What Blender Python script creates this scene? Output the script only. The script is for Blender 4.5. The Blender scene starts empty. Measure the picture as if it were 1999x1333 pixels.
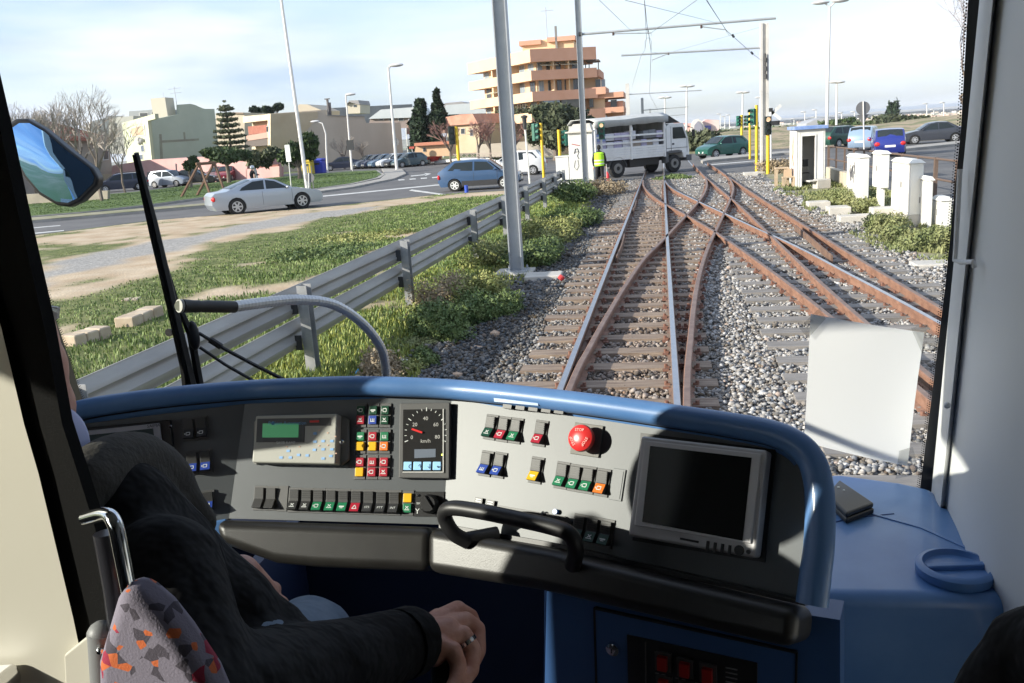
import bpy, bmesh, math, random
import numpy as np
from mathutils import Vector, Matrix, geometry
random.seed(7); rng=np.random.default_rng(7)
SC=bpy.context.scene; COL=SC.collection
# ---------------- camera, sky, sun, exposure ----------------
RM=np.array([[0.9840272963,0.0254614554,0.1761873844],[0.1652908081,0.2368135768,-0.9573913926],[-0.066100143,0.9712214187,0.2288224792]])
CAM=np.array([0.,0.,2.4]); FPX=1700.
cd=bpy.data.cameras.new('camera'); cam=bpy.data.objects.new('camera',cd); COL.objects.link(cam)
M4=Matrix([[*RM[0],CAM[0]],[*RM[1],CAM[1]],[*RM[2],CAM[2]],[0,0,0,1]])
cam.matrix_world=M4
cd.sensor_width=36; cd.lens=36*FPX/1999.; cd.clip_start=.05; cd.clip_end=20000
SC.camera=cam
AZ=math.radians(60); EL=math.radians(21)       # sun stands behind on the left
SUN=Vector((-math.sin(AZ)*math.cos(EL),-math.cos(AZ)*math.cos(EL),math.sin(EL)))
W=bpy.data.worlds.new('World'); SC.world=W; W.use_nodes=True
nt=W.node_tree; nt.nodes.clear()
def wn(t): return nt.nodes.new(t)
sky=wn('ShaderNodeTexSky'); sky.sky_type='NISHITA'; sky.sun_disc=False; sky.sun_elevation=EL
sky.sun_rotation=math.atan2(SUN.x,SUN.y); sky.altitude=50; sky.air_density=1.0; sky.dust_density=1.4; sky.ozone_density=1.6
bgn=wn('ShaderNodeBackground'); bgn.inputs[1].default_value=.13
tcn=wn('ShaderNodeTexCoord'); mp=wn('ShaderNodeMapping'); mp.inputs['Scale'].default_value=(1.0,1.0,5.5)
mp.inputs['Rotation'].default_value=(.1,-.12,.5)
nz=wn('ShaderNodeTexNoise'); nz.inputs['Scale'].default_value=2.0; nz.inputs['Detail'].default_value=7; nz.inputs['Roughness'].default_value=.52; nz.inputs['Distortion'].default_value=.3
cr=wn('ShaderNodeValToRGB'); cr.color_ramp.elements[0].position=.42; cr.color_ramp.elements[1].position=.58
cr.color_ramp.elements[0].color=(.35,.35,.35,1); cr.color_ramp.elements[1].color=(.96,.96,.96,1)
mx=wn('ShaderNodeMix'); mx.data_type='RGBA'
nz2=wn('ShaderNodeTexNoise'); nz2.inputs['Scale'].default_value=1.7; nz2.inputs['Detail'].default_value=5
cr2=wn('ShaderNodeValToRGB'); cr2.color_ramp.elements[0].position=.43; cr2.color_ramp.elements[1].position=.57
cr2.color_ramp.elements[0].color=(2.3,2.95,4.3,1); cr2.color_ramp.elements[1].color=(4.15,4.4,4.95,1)
L=nt.links.new
L(tcn.outputs['Generated'],mp.inputs[0]); L(mp.outputs[0],nz.inputs[0]); L(nz.outputs[0],cr.inputs[0])
L(mp.outputs[0],nz2.inputs[0]); L(nz2.outputs[0],cr2.inputs[0])
L(cr.outputs[0],mx.inputs[0]); L(sky.outputs[0],mx.inputs[6]); L(cr2.outputs[0],mx.inputs[7])
L(mx.outputs[2],bgn.inputs[0]); ow=wn('ShaderNodeOutputWorld'); L(bgn.outputs[0],ow.inputs[0])
sl=bpy.data.lights.new('sun','SUN'); sl.energy=4.2; sl.angle=math.radians(.55); sl.color=(1,.93,.82)
so=bpy.data.objects.new('sun',sl); COL.objects.link(so); so.rotation_euler=(-SUN).to_track_quat('-Z','Y').to_euler()
SC.view_settings.view_transform='Standard'; SC.view_settings.look='None'; SC.view_settings.exposure=1.0; SC.view_settings.gamma=1
SC.cycles.max_bounces=7; SC.cycles.transparent_max_bounces=24; SC.cycles.sample_clamp_indirect=6
SC.cycles.use_denoising=True
# ---------------- picking points of the world through the lens ----------------
def ray(x,y):
    v=np.array([(x-999.5)/FPX,-(y-666.5)/FPX,-1.]); v/=np.linalg.norm(v); return RM@v
def G(x,y,z=0.):
    d=ray(x,y); return Vector(CAM+d*((z-2.4)/d[2]))
def DY(x,y,Y):
    d=ray(x,y); return Vector(CAM+d*(Y/d[1]))
def RD(x,y,r): return Vector(CAM+ray(x,y)*r)
def RP(x,y,p,n):
    d=ray(x,y); p=np.array(p);n=np.array(n); return Vector(CAM+d*(np.dot(p-CAM,n)/np.dot(d,n)))
def proj(p):
    c=RM.T@(np.array(p)-CAM); return 999.5+FPX*c[0]/-c[2], 666.5-FPX*c[1]/-c[2]
def ZT(xy,py):                                     # height above the point xy that is seen at row py
    a,b=-5.,120.
    for _ in range(40):
        m=(a+b)/2
        if proj((xy[0],xy[1],m))[1]>py: a=m
        else: b=m
    return a
V=Vector
# ---------------- materials ----------------
MATS={}
def mat(name,c,r=.6,metal=0,c2=None,ns=8.,bump=0,bs=None,spec=.5,coat=0,trans=0,emit=None,detail=6,stretch=None,lo=.35,hi=.65,world=False,bd=.02):
    if name in MATS: return MATS[name]
    m=bpy.data.materials.new(name); m.use_nodes=True; t=m.node_tree; b=t.nodes['Principled BSDF']
    b.inputs['Base Color'].default_value=(*c,1); b.inputs['Roughness'].default_value=r; b.inputs['Metallic'].default_value=metal
    b.inputs['Specular IOR Level'].default_value=spec; b.inputs['Coat Weight'].default_value=coat; b.inputs['Coat Roughness'].default_value=.08
    if emit: b.inputs['Emission Color'].default_value=(*emit[0],1); b.inputs['Emission Strength'].default_value=emit[1]
    if c2 is not None or bump:
        tc=t.nodes.new('ShaderNodeTexCoord'); src=tc.outputs['Object']
        if world: src=t.nodes.new('ShaderNodeNewGeometry').outputs['Position']
        if stretch:
            q=t.nodes.new('ShaderNodeMapping'); q.inputs['Scale'].default_value=stretch; t.links.new(src,q.inputs[0]); src=q.outputs[0]
    if c2 is not None:
        n=t.nodes.new('ShaderNodeTexNoise'); n.inputs['Scale'].default_value=ns; n.inputs['Detail'].default_value=detail; n.inputs['Roughness'].default_value=.6
        k=t.nodes.new('ShaderNodeValToRGB'); k.color_ramp.elements[0].position=lo; k.color_ramp.elements[1].position=hi
        k.color_ramp.elements[0].color=(*c,1); k.color_ramp.elements[1].color=(*c2,1)
        t.links.new(src,n.inputs[0]); t.links.new(n.outputs[0],k.inputs[0]); t.links.new(k.outputs[0],b.inputs['Base Color'])
    if bump:
        n2=t.nodes.new('ShaderNodeTexNoise'); n2.inputs['Scale'].default_value=bs or ns; n2.inputs['Detail'].default_value=4
        u=t.nodes.new('ShaderNodeBump'); u.inputs['Strength'].default_value=bump; u.inputs['Distance'].default_value=bd
        t.links.new(src,n2.inputs[0]); t.links.new(n2.outputs[0],u.inputs['Height']); t.links.new(u.outputs[0],b.inputs['Normal'])
    MATS[name]=m; return m
def glassmat(name,tint=(1,1,1),gl=.07,rough=.0):
    if name in MATS: return MATS[name]
    m=bpy.data.materials.new(name); m.use_nodes=True; t=m.node_tree; t.nodes.clear()
    a=t.nodes.new('ShaderNodeBsdfTransparent'); a.inputs[0].default_value=(*tint,1)
    g=t.nodes.new('ShaderNodeBsdfGlossy'); g.inputs['Roughness'].default_value=rough
    x=t.nodes.new('ShaderNodeMixShader'); x.inputs[0].default_value=gl
    o=t.nodes.new('ShaderNodeOutputMaterial'); t.links.new(a.outputs[0],x.inputs[1]); t.links.new(g.outputs[0],x.inputs[2]); t.links.new(x.outputs[0],o.inputs[0])
    MATS[name]=m; return m
# ---------------- mesh builder ----------------
class MB:
    def __init__(s): s.v=[]; s.f=[]
    def add(s,vs,fs):
        o=len(s.v); s.v+= [tuple(q) for q in vs]; s.f+=[tuple(i+o for i in f) for f in fs]; return s
    def box(s,c,sz,rot=0,M=None):
        c=V(c); h=[q/2 for q in sz]; vs=[V((x*h[0],y*h[1],z*h[2])) for x in(-1,1) for y in(-1,1) for z in(-1,1)]
        R=M if M is not None else Matrix.Rotation(rot,3,'Z')
        return s.add([c+R@q for q in vs],[(0,1,3,2),(4,6,7,5),(0,4,5,1),(2,3,7,6),(0,2,6,4),(1,5,7,3)])
    def bx(s,x0,x1,y0,y1,z0,z1): return s.box(((x0+x1)/2,(y0+y1)/2,(z0+z1)/2),(x1-x0,y1-y0,z1-z0))
    def prism(s,pts,z0,z1):
        n=len(pts); 
        if geometry.area_tri is None: pass
        ar=sum(pts[i][0]*pts[(i+1)%n][1]-pts[(i+1)%n][0]*pts[i][1] for i in range(n))
        if ar<0: pts=pts[::-1]
        z1s=z1 if isinstance(z1,(list,tuple)) else [z1]*n
        if ar<0 and isinstance(z1,(list,tuple)): z1s=list(z1)[::-1]
        vs=[(p[0],p[1],z0) for p in pts]+[(p[0],p[1],z) for p,z in zip(pts,z1s)]
        return s.add(vs,[tuple(range(n-1,-1,-1)),tuple(range(n,2*n))]+[(i,(i+1)%n,n+(i+1)%n,n+i) for i in range(n)])
    def slab(s,quad,nrm,h0,h1):                   # polygon pushed along nrm from h0 to h1
        n=len(quad); nrm=V(nrm); vs=[V(q)+nrm*h0 for q in quad]+[V(q)+nrm*h1 for q in quad]
        a=V((0,0,0))
        for i in range(n): a+=(V(quad[i])-V(quad[0])).cross(V(quad[(i+1)%n])-V(quad[0]))
        k=a.dot(nrm)*(h1-h0)>0
        fs=[tuple(range(n-1,-1,-1)),tuple(range(n,2*n))]+[(i,(i+1)%n,n+(i+1)%n,n+i) for i in range(n)]
        if not k: fs=[f[::-1] for f in fs]
        return s.add(vs,fs)
    def tube(s,path,r,seg=10,cap=True,flat=1.,up=None):
        path=[V(p) for p in path]; n=len(path); rs=r if isinstance(r,(list,tuple)) else [r]*n
        rings=[]; pr=None
        for i,p in enumerate(path):
            t=(path[min(i+1,n-1)]-path[max(i-1,0)]).normalized()
            if pr is None:
                a=V(up) if up is not None else (V((0,0,1)) if abs(t.z)<.9 else V((1,0,0)))
                u=(a-t*a.dot(t)).normalized()
            else: u=(pr-t*pr.dot(t)).normalized()
            pr=u; w=t.cross(u)
            rings.append([p+(u*math.cos(q)*flat+w*math.sin(q))*rs[i] for q in [2*math.pi*k/seg for k in range(seg)]])
        vs=[q for R in rings for q in R]; fs=[]
        for i in range(n-1):
            for k in range(seg):
                a=i*seg+k;b=i*seg+(k+1)%seg; fs.append((a,b,b+seg,a+seg))
        if cap: fs.append(tuple(range(seg-1,-1,-1))); fs.append(tuple((n-1)*seg+k for k in range(seg)))
        return s.add(vs,fs)
    def cyl(s,a,b,r,seg=12): return s.tube([a,b],r,seg)
    def lathe(s,prof,c=(0,0,0),seg=16,M=None,cap=True):
        c=V(c); M=M or Matrix.Identity(3); vs=[];fs=[]
        for (r,z) in prof:
            for k in range(seg):
                q=2*math.pi*k/seg; vs.append(c+M@V((r*math.cos(q),r*math.sin(q),z)))
        for i in range(len(prof)-1):
            for k in range(seg):
                a=i*seg+k;b=i*seg+(k+1)%seg; fs.append((a,b,b+seg,a+seg))
        if cap: fs.append(tuple(range(seg-1,-1,-1))); fs.append(tuple((len(prof)-1)*seg+k for k in range(seg)))
        return s.add(vs,fs)
    def ball(s,c,r,seg=10,rings=7,M=None):
        rr=r if isinstance(r,(tuple,list)) else (r,r,r); M=M or Matrix.Identity(3); c=V(c); vs=[];fs=[]
        for i in range(rings+1):
            th=math.pi*i/rings
            for k in range(seg):
                q=2*math.pi*k/seg; vs.append(c+M@V((rr[0]*math.sin(th)*math.cos(q),rr[1]*math.sin(th)*math.sin(q),rr[2]*math.cos(th))))
        for i in range(rings):
            for k in range(seg):
                a=i*seg+k;b=i*seg+(k+1)%seg; fs.append((a,a+seg,b+seg,b))
        return s.add(vs,fs)
    def build(s,name,m,parent=None,smooth=False,bevel=0,seg=2,label=None,tri=False):
        me=bpy.data.meshes.new(name); me.from_pydata(s.v,[],s.f); me.validate(); me.update()
        o=bpy.data.objects.new(name,me); COL.objects.link(o)
        if m is not None: me.materials.append(m)
        if smooth:
            me.polygons.foreach_set('use_smooth',[True]*len(me.polygons))
            try: me.set_sharp_from_angle(angle=math.radians(38 if smooth is True else smooth))
            except Exception: pass
        if bevel:
            b=o.modifiers.new('bevel','BEVEL'); b.width=bevel; b.segments=seg; b.limit_method='ANGLE'; b.angle_limit=math.radians(35)
            if not smooth: me.polygons.foreach_set('use_smooth',[True]*len(me.polygons)); b.harden_normals=True
        if parent is not None:
            off=V((0,0,0)); q=parent
            while q is not None: off+=q.location; q=q.parent
            if off.length>0: me.transform(Matrix.Translation(-off))
            o.parent=parent
        if label: o['label']=label
        return o
def npmesh(name,vs,fs,m,smooth=False):
    me=bpy.data.meshes.new(name); me.vertices.add(len(vs)); me.vertices.foreach_set('co',np.asarray(vs,dtype=np.float32).ravel())
    fs=np.asarray(fs,dtype=np.int32); k=fs.shape[1]; me.loops.add(fs.size); me.loops.foreach_set('vertex_index',fs.ravel())
    me.polygons.add(len(fs)); me.polygons.foreach_set('loop_start',np.arange(0,fs.size,k,dtype=np.int32))
    try: me.polygons.foreach_set('loop_total',np.full(len(fs),k,dtype=np.int32))
    except Exception: pass
    me.update(calc_edges=True)
    if smooth: me.polygons.foreach_set('use_smooth',[True]*len(fs))
    me.materials.append(m); o=bpy.data.objects.new(name,me); COL.objects.link(o); return o
def tag(o,label,cat,group=None):
    o['label']=label; o['category']=cat
    if group: o['group']=group
    return o
def thing(name,label,cat,loc=(0,0,0),group=None,rotz=0):
    o=bpy.data.objects.new(name,None); COL.objects.link(o); o.location=loc; o.rotation_euler=(0,0,rotz); o.empty_display_size=.1
    tag(o,label,cat,group); return o
def struct(o): o['kind']='structure'; return o
def stuff(o,label,cat):
    o['kind']='stuff'; return tag(o,label,cat)
def dup(root,loc,rotz=0,label=None,scale=None,group=None,swap=None):
    r=root.copy(); COL.objects.link(r); r.location=loc; r.rotation_euler=(0,0,rotz)
    if label: r['label']=label
    if group: r['group']=group
    if scale: r.scale=(scale,)*3 if not isinstance(scale,tuple) else scale
    def rec(src,dst):
        for ch in list(src.children):
            c=ch.copy(); COL.objects.link(c); c.parent=dst
            if swap and c.data and c.data.materials and c.data.materials[0] and c.data.materials[0].name in swap:
                c.data=c.data.copy(); c.data.materials[0]=swap[ch.data.materials[0].name]
            rec(ch,c)
    rec(root,r)
    return r
# ================= setting: ground, roads, ballast =================
def hsh(x,y,s=0):                                   # smooth value noise for laying out patches
    xi,yi=np.floor(x),np.floor(y); fx,fy=x-xi,y-yi; fx=fx*fx*(3-2*fx); fy=fy*fy*(3-2*fy)
    r=lambda a,b: np.modf(np.abs(np.sin(a*127.1+b*311.7+s*74.7)*43758.5453))[0]
    return (r(xi,yi)*(1-fx)+r(xi+1,yi)*fx)*(1-fy)+(r(xi,yi+1)*(1-fx)+r(xi+1,yi+1)*fx)*fy
def fbm(x,y,s=0): return (hsh(x,y,s)+.5*hsh(2.1*x,2.1*y,s+1)+.25*hsh(4.3*x,4.3*y,s+2)+.125*hsh(8.7*x,8.7*y,s+3))/1.875
g_mat=mat('dry_field',(.30,.235,.14),.95,c2=(.10,.14,.04),ns=.06,world=True,bump=.3,bs=3,detail=10,lo=.3,hi=.55)
gm=MB(); gm.add([(-5000,-500,0),(5000,-500,0),(5000,230,0),(-5000,230,0),(5000,420,-20),(-5000,420,-20),(5000,9000,-20),(-5000,9000,-20)],[(0,1,2,3),(3,2,4,5),(5,4,6,7)])
struct(gm.build('ground',g_mat))
def sheet(name,px,z,m,h=None,xy=False):
    P=[(p if xy else tuple(G(*p)[:2])) for p in px]
    b=MB(); b.prism(P,-.05,z); o=b.build(name,m); struct(o); return o
asph=mat('asphalt',(.085,.083,.085),.85,c2=(.13,.127,.125),ns=.5,world=True,bump=.25,bs=60,detail=12,bd=.004)
road_px=[(-260,515),(50,461),(300,430),(620,405),(850,380),(985,372),(1060,364),(1140,360),(1194,353),(1260,352),(1360,343),(1430,340),(1530,333),(1606,336)]
R_=[tuple(G(*p)[:2]) for p in road_px]+[(6.6,36),(7.2,22),(7.6,-4),(40,-4),(140,92)]
far=[(1900,263),(1780,267),(1600,282),(1500,289),(1340,298),(1230,300),(1090,306),(960,312),(840,315),(640,330),(430,354),(220,368),(-200,400)]
R_+=[tuple(G(*p)[:2]) for p in far]
sheet('road',R_,.006,asph,xy=True)
pave=mat('pavement_concrete',(.36,.34,.31),.9,c2=(.27,.26,.24),ns=1.5,world=True,bump=.2,bs=20)
grassg=mat('lawn_soil',(.055,.10,.02),.95,c2=(.09,.14,.03),ns=.7,world=True,bump=.5,bs=30)
def isl(px,kerb=.13,name='grass_island',m=grassg,inset=.35):
    P=[V(G(*p)[:2]+(0,)) if False else V((G(*p).x,G(*p).y)) for p in px]
    c=sum(P,V((0,0)))/len(P)
    o=sheet('kerb',[tuple(p) for p in P],kerb,pave,xy=True)
    Q=[p+(c-p).normalized()*inset for p in P]
    sheet(name,[tuple(p) for p in Q],kerb+.02,m,xy=True)
isl([(-200,455),(42,429),(160,419),(300,403),(414,387),(520,381),(600,375),(690,362),(742,350),(752,343),(738,335),(680,337),(600,344),(480,353),(430,358),(250,379),(20,398),(-200,420)])
sheet('pavement',[(600,380),(690,368),(770,351),(793,341),(785,332),(745,331),(752,343),(742,352),(690,363),(604,375)],.11,pave)
isl([(-200,468),(20,440),(300,415),(520,395),(530,392),(300,410),(20,434),(-200,458)],.13,'median',mat('median_soil',(.3,.27,.2),.95,c2=(.16,.17,.07),ns=1.2,world=True),.12)
isl([(1372,320),(1380,318),(1530,303),(1600,298),(1605,295),(1530,299),(1380,312),(1368,317)],.14,'median',pave,.05)
isl([(1760,296),(1880,284),(1960,278),(1960,275),(1865,280),(1765,291)],.14,'median',pave,.05)
sheet('crossing_slab',[(1180,366),(1196,352),(1256,349),(1360,339),(1366,345),(1256,357)],.03,pave)
white=mat('road_paint',(.62,.62,.60),.8,c2=(.4,.4,.39),ns=3,world=True)
def mark(*px,name='road_marking'): sheet(name,px,.012,white)
mark((613,386),(852,362.5),(1000,352),(1000,350),(852,360.5),(613,384))
mark((799,372),(868,381.5),(870,379.5),(804,370))
mark((60,457.5),(125,451),(125,449.5),(60,455.5)); mark((40,448),(118,441),(118,439.8),(40,446.5))
for a in range(5): mark((778+a*22,352.5-a*1.6),(790+a*22,351.6-a*1.6),(789+a*22,349.8-a*1.6),(777+a*22,350.7-a*1.6))
mark((802,344.5),(832,341.5),(832,340),(802,343)); mark((830,343.5),(842,339),(829,338.2))
mark((1380,323),(1530,310),(1610,304),(1610,303),(1530,309),(1380,321.6))
# ---- verge between road and barrier: bare earth, a gravel track and weeds, as one fine sheet
def inpoly(x,y,P):
    c=np.zeros(x.shape,bool); n=len(P)
    for i in range(n):
        x1,y1=P[i];x2,y2=P[(i+1)%n]; k=((y1>y)!=(y2>y))&(x<(x2-x1)*(y-y1)/(y2-y1+1e-12)+x1); c^=k
    return c
def gp(px): return [tuple(G(*p)[:2]) for p in px]
verge_poly=gp([(-260,520),(50,464),(300,432),(620,407),(850,382),(985,374),(1090,368),(1150,364)])+[(-3.0,34),(-3.1,3),(-25,3)]
green_px=gp([(-150,700),(60,610),(130,592),(300,548),(350,505),(470,470),(560,455),(620,432),(740,412),(850,392),(985,380),(1090,372),(1150,368)])+[(-2.9,34),(-2.2,28),(-2.3,16),(-2.9,12),(-2.9,9),(-2.7,3),(-14,3)]
green2=gp([(30,500),(75,478),(180,478),(250,475),(200,492),(80,515),(0,530)])
path_px=gp([(0,600),(90,520),(260,480),(420,452),(560,425),(760,402),(700,418),(560,440),(420,468),(300,500),(160,535),(60,580)])
def masks(x,y):
    wx=x+1.6*(fbm(x*.7,y*.7,5)-.5)+.5*(fbm(x*3,y*3,9)-.5); wy=y+3.2*(fbm(x*.6,y*.6,6)-.5)
    g=inpoly(wx,wy,green_px)|inpoly(wx,wy,green2); p=inpoly(wx,wy,path_px)&~g
    n=fbm(x*.9,y*.9,3); g=g&(n>.33); g=g|(~p&(fbm(x*1.1,y*.7,11)>.66))
    return g,p
st=.16; xs=np.arange(-34,-2.6,st); ys=np.arange(3,44.5,st); XX,YY=np.meshgrid(xs,ys)
g_,p_=masks(XX,YY); ins=inpoly(XX,YY,verge_poly)
bank=np.clip((XX+14)/9,0,1)*np.clip((-2.9-XX)/1.2,0,1)*np.clip((34-YY)/10,0,1)
ZZ=.012+.05*fbm(XX*1.2,YY*1.2,2)*np.clip(1,0,1)+.10*bank*fbm(XX*.8,YY*.8,8)
idx=-np.ones(XX.shape,int); vv=[];cc=[]
q=ins[:-1,:-1]&ins[1:,:-1]&ins[:-1,1:]&ins[1:,1:]
use=np.zeros(XX.shape,bool); use[:-1,:-1]|=q;use[1:,:-1]|=q;use[:-1,1:]|=q;use[1:,1:]|=q
idx[use]=np.arange(use.sum()); vs=np.stack([XX[use],YY[use],ZZ[use]],1)
I,J=np.nonzero(q); fs=np.stack([idx[I,J],idx[I,J+1],idx[I+1,J+1],idx[I+1,J]],1)
vm=bpy.data.materials.new('verge_soil'); vm.use_nodes=True; t=vm.node_tree; B=t.nodes['Principled BSDF']; B.inputs['Roughness'].default_value=.95; B.inputs['Specular IOR Level'].default_value=.2
at=t.nodes.new('ShaderNodeVertexColor'); at.layer_name='cover'; ge=t.nodes.new('ShaderNodeNewGeometry')
def tn(sc,d=8):
    n=t.nodes.new('ShaderNodeTexNoise'); n.inputs['Scale'].default_value=sc; n.inputs['Detail'].default_value=d; t.links.new(ge.outputs[0],n.inputs[0]); return n
def tr(n,a,b,c1,c2):
    k=t.nodes.new('ShaderNodeValToRGB'); k.color_ramp.elements[0].position=a; k.color_ramp.elements[1].position=b; k.color_ramp.elements[0].color=(*c1,1);k.color_ramp.elements[1].color=(*c2,1); t.links.new(n,k.inputs[0]); return k
def tmix(f,a,b):
    x=t.nodes.new('ShaderNodeMix'); x.data_type='RGBA'; t.links.new(f,x.inputs[0]); t.links.new(a,x.inputs[6]); t.links.new(b,x.inputs[7]); return x.outputs[2]
sand=tr(tn(1.1).outputs[0],.35,.65,(.40,.30,.20),(.50,.41,.30)); grv=tr(tn(14).outputs[0],.35,.65,(.24,.23,.215),(.38,.365,.34)); grn=tr(tn(2.5).outputs[0],.35,.65,(.075,.1,.03),(.19,.2,.08))
sp=t.nodes.new('ShaderNodeSeparateColor'); t.links.new(at.outputs[0],sp.inputs[0])
r=tmix(sp.outputs[1],sand.outputs[0],grv.outputs[0]); r=tmix(sp.outputs[0],r,grn.outputs[0]); t.links.new(r,B.inputs['Base Color'])
bu=t.nodes.new('ShaderNodeBump'); bu.inputs['Strength'].default_value=.6; bu.inputs['Distance'].default_value=.03; t.links.new(tn(18,5).outputs[0],bu.inputs['Height']); t.links.new(bu.outputs[0],B.inputs['Normal'])
vo=npmesh('verge',vs,fs,vm,True); struct(vo)
ca=vo.data.color_attributes.new('cover','FLOAT_COLOR','POINT'); gg=g_.astype(float); pp=p_.astype(float)
def blur(a):
    for _ in range(2): a=(a+np.roll(a,1,0)+np.roll(a,-1,0)+np.roll(a,1,1)+np.roll(a,-1,1))/5
    return a
cc=np.stack([blur(gg)[use],blur(pp)[use],np.zeros(use.sum()),np.ones(use.sum())],1).astype(np.float32); ca.data.foreach_set('color',cc.ravel())
def zg(x,y):
    b=np.clip((x+14)/9,0,1)*np.clip((-2.9-x)/1.2,0,1)*np.clip((34-y)/10,0,1)
    return .012+.05*fbm(x*1.2,y*1.2,2)+.10*b*fbm(x*.8,y*.8,8)
# ---- weeds and grass blades
gr_mat=mat('weed_leaf',(.06,.115,.028),.6,c2=(.23,.29,.09),ns=1.6,world=True,detail=9,lo=.3,hi=.7,spec=.3)
def blades(N,xr,yr,test,h,w,name,m,lab,cat,flat=False,zf=zg,ypow=1.6):
    x=rng.uniform(*xr,N); y=yr[0]+(yr[1]-yr[0])*rng.uniform(0,1,N)**ypow
    k=test(x,y); x=x[k];y=y[k]; n=len(x); z=zf(x,y)-.01
    a=rng.uniform(0,2*np.pi,n); hh=h*rng.uniform(.4,1.3,n)*(.45+fbm(x*1.1,y*1.1,4))*(1. if x.min()>-6 or x.max()<-17 else (.25+.75*np.clip((x+13)/8,0,1))); ww=w*rng.uniform(.6,1.4,n)*(1+.03*y); ln=rng.uniform(.1,.9,n)*hh*(1.6 if flat else .7)
    dx,dy=np.cos(a),np.sin(a); b=np.stack([x,y,z],1); s=np.stack([-dy*ww,dx*ww,np.zeros(n)],1)
    mid=b+np.stack([dx*ln*.45,dy*ln*.45,hh*.65],1); tip=b+np.stack([dx*ln,dy*ln,hh],1)
    vs=np.stack([b-s*.6,b+s*.6,mid+s,tip,mid-s],1).reshape(-1,3); o=np.arange(n)[:,None]*5
    f=np.concatenate([o+np.array([[0,1,2]]),o+np.array([[0,2,4]]),o+np.array([[4,2,3]])])
    return stuff(npmesh(name,vs,f,m),lab,cat)
blades(330000,(-26,-2.6),(4,40),lambda x,y: masks(x,y)[0]&inpoly(x,y,verge_poly)&(rng.uniform(0,1,len(x))<.35+.65*np.clip((x+12)/7,0,1)),.085,.0065,'grass',gr_mat,'low green weeds and grass growing over the earth verge beside the barrier','grass',ypow=1.25)
fl_mat=mat('flower_yellow',(.34,.34,.06),.6,c2=(.16,.22,.05),ns=9,world=True)
yel=lambda x,y: masks(x,y)[0]&(x>-4.6)&(fbm(x*.8,y*.8,21)>.47)
blades(26000,(-4.6,-2.3),(8,34),yel,.085,.005,'wild_flowers',fl_mat,'yellow flowering weeds along the foot of the metal barrier','flowers')
blades(60000,(-42,-18),(38,80),lambda x,y: (rng.uniform(0,1,len(x))<1)&inpoly(x,y,gp([(42,427),(160,417),(414,386),(600,374),(690,361),(738,349),(735,337),(600,346),(430,360),(250,381),(20,400)])),.045,.012,'lawn_grass',grassg,'short green lawn grass on the road island behind the silver car','grass',zf=lambda x,y:.14+0*x)
# right-hand weeds
rt=lambda x,y:(x>3.75+.25*np.sin(y))&(x<6.6)&(fbm(x*.9,y*.6,31)>.49+.2*(y>34))
rg=mat('weed_leaf_light',(.10,.135,.045),.65,c2=(.29,.29,.13),ns=1.4,world=True,detail=9,lo=.3,hi=.7,spec=.3)
blades(60000,(3.6,6.6),(9,40),rt,.13,.008,'verge_weeds',rg,'pale green weeds round the white cabinets beside the right track','weeds',zf=lambda x,y:0*x+.01,ypow=1.2)
vr=MB(); vr.prism([(3.9,8),(7.1,8),(6.9,30),(6.2,41),(4.2,42),(4.0,30)],-.05,.012)
struct(vr.build('verge',mat('right_soil',(.33,.28,.2),.95,c2=(.13,.15,.06),ns=.9,world=True,bump=.5,bs=20,detail=10)))
# ---- ballast bed and stones
bal=mat('ballast_bed',(.12,.11,.10),.95,c2=(.34,.33,.31),ns=22,world=True,bump=1,bs=26,detail=5,lo=.4,hi=.6,bd=.05)
bb=MB(); bb.prism([(-2.9,-8),(4.2,-8),(4.2,20),(4.3,43),(-2.2,43.5),(-2.3,28),(-2.2,20),(-2.6,14)],-.05,.02); struct(bb.build('ballast_bed',bal))
rust_zone=lambda x,y: np.clip(1-np.abs(x+.45)/1.0,0,1)
sm=bpy.data.materials.new('ballast_stone'); sm.use_nodes=True; t=sm.node_tree; B=t.nodes['Principled BSDF']; B.inputs['Roughness'].default_value=.9
at=t.nodes.new('ShaderNodeVertexColor'); at.layer_name='tone'; ge=t.nodes.new('ShaderNodeNewGeometry')
nn=tn(60,4); kk=tr(nn.outputs[0],.3,.7,(.72,.72,.72),(1.15,1.15,1.15)); mm=t.nodes.new('ShaderNodeMix'); mm.data_type='RGBA'; mm.blend_type='MULTIPLY'; mm.inputs[0].default_value=1
t.links.new(at.outputs[0],mm.inputs[6]); t.links.new(kk.outputs[0],mm.inputs[7]); t.links.new(mm.outputs[2],B.inputs['Base Color'])
bmx=bmesh.new(); bmesh.ops.create_icosphere(bmx,subdivisions=1,radius=1); IV=np.array([v.co[:] for v in bmx.verts]); IF=np.array([[v.index for v in f.verts] for f in bmx.faces]); bmx.free()
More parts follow.
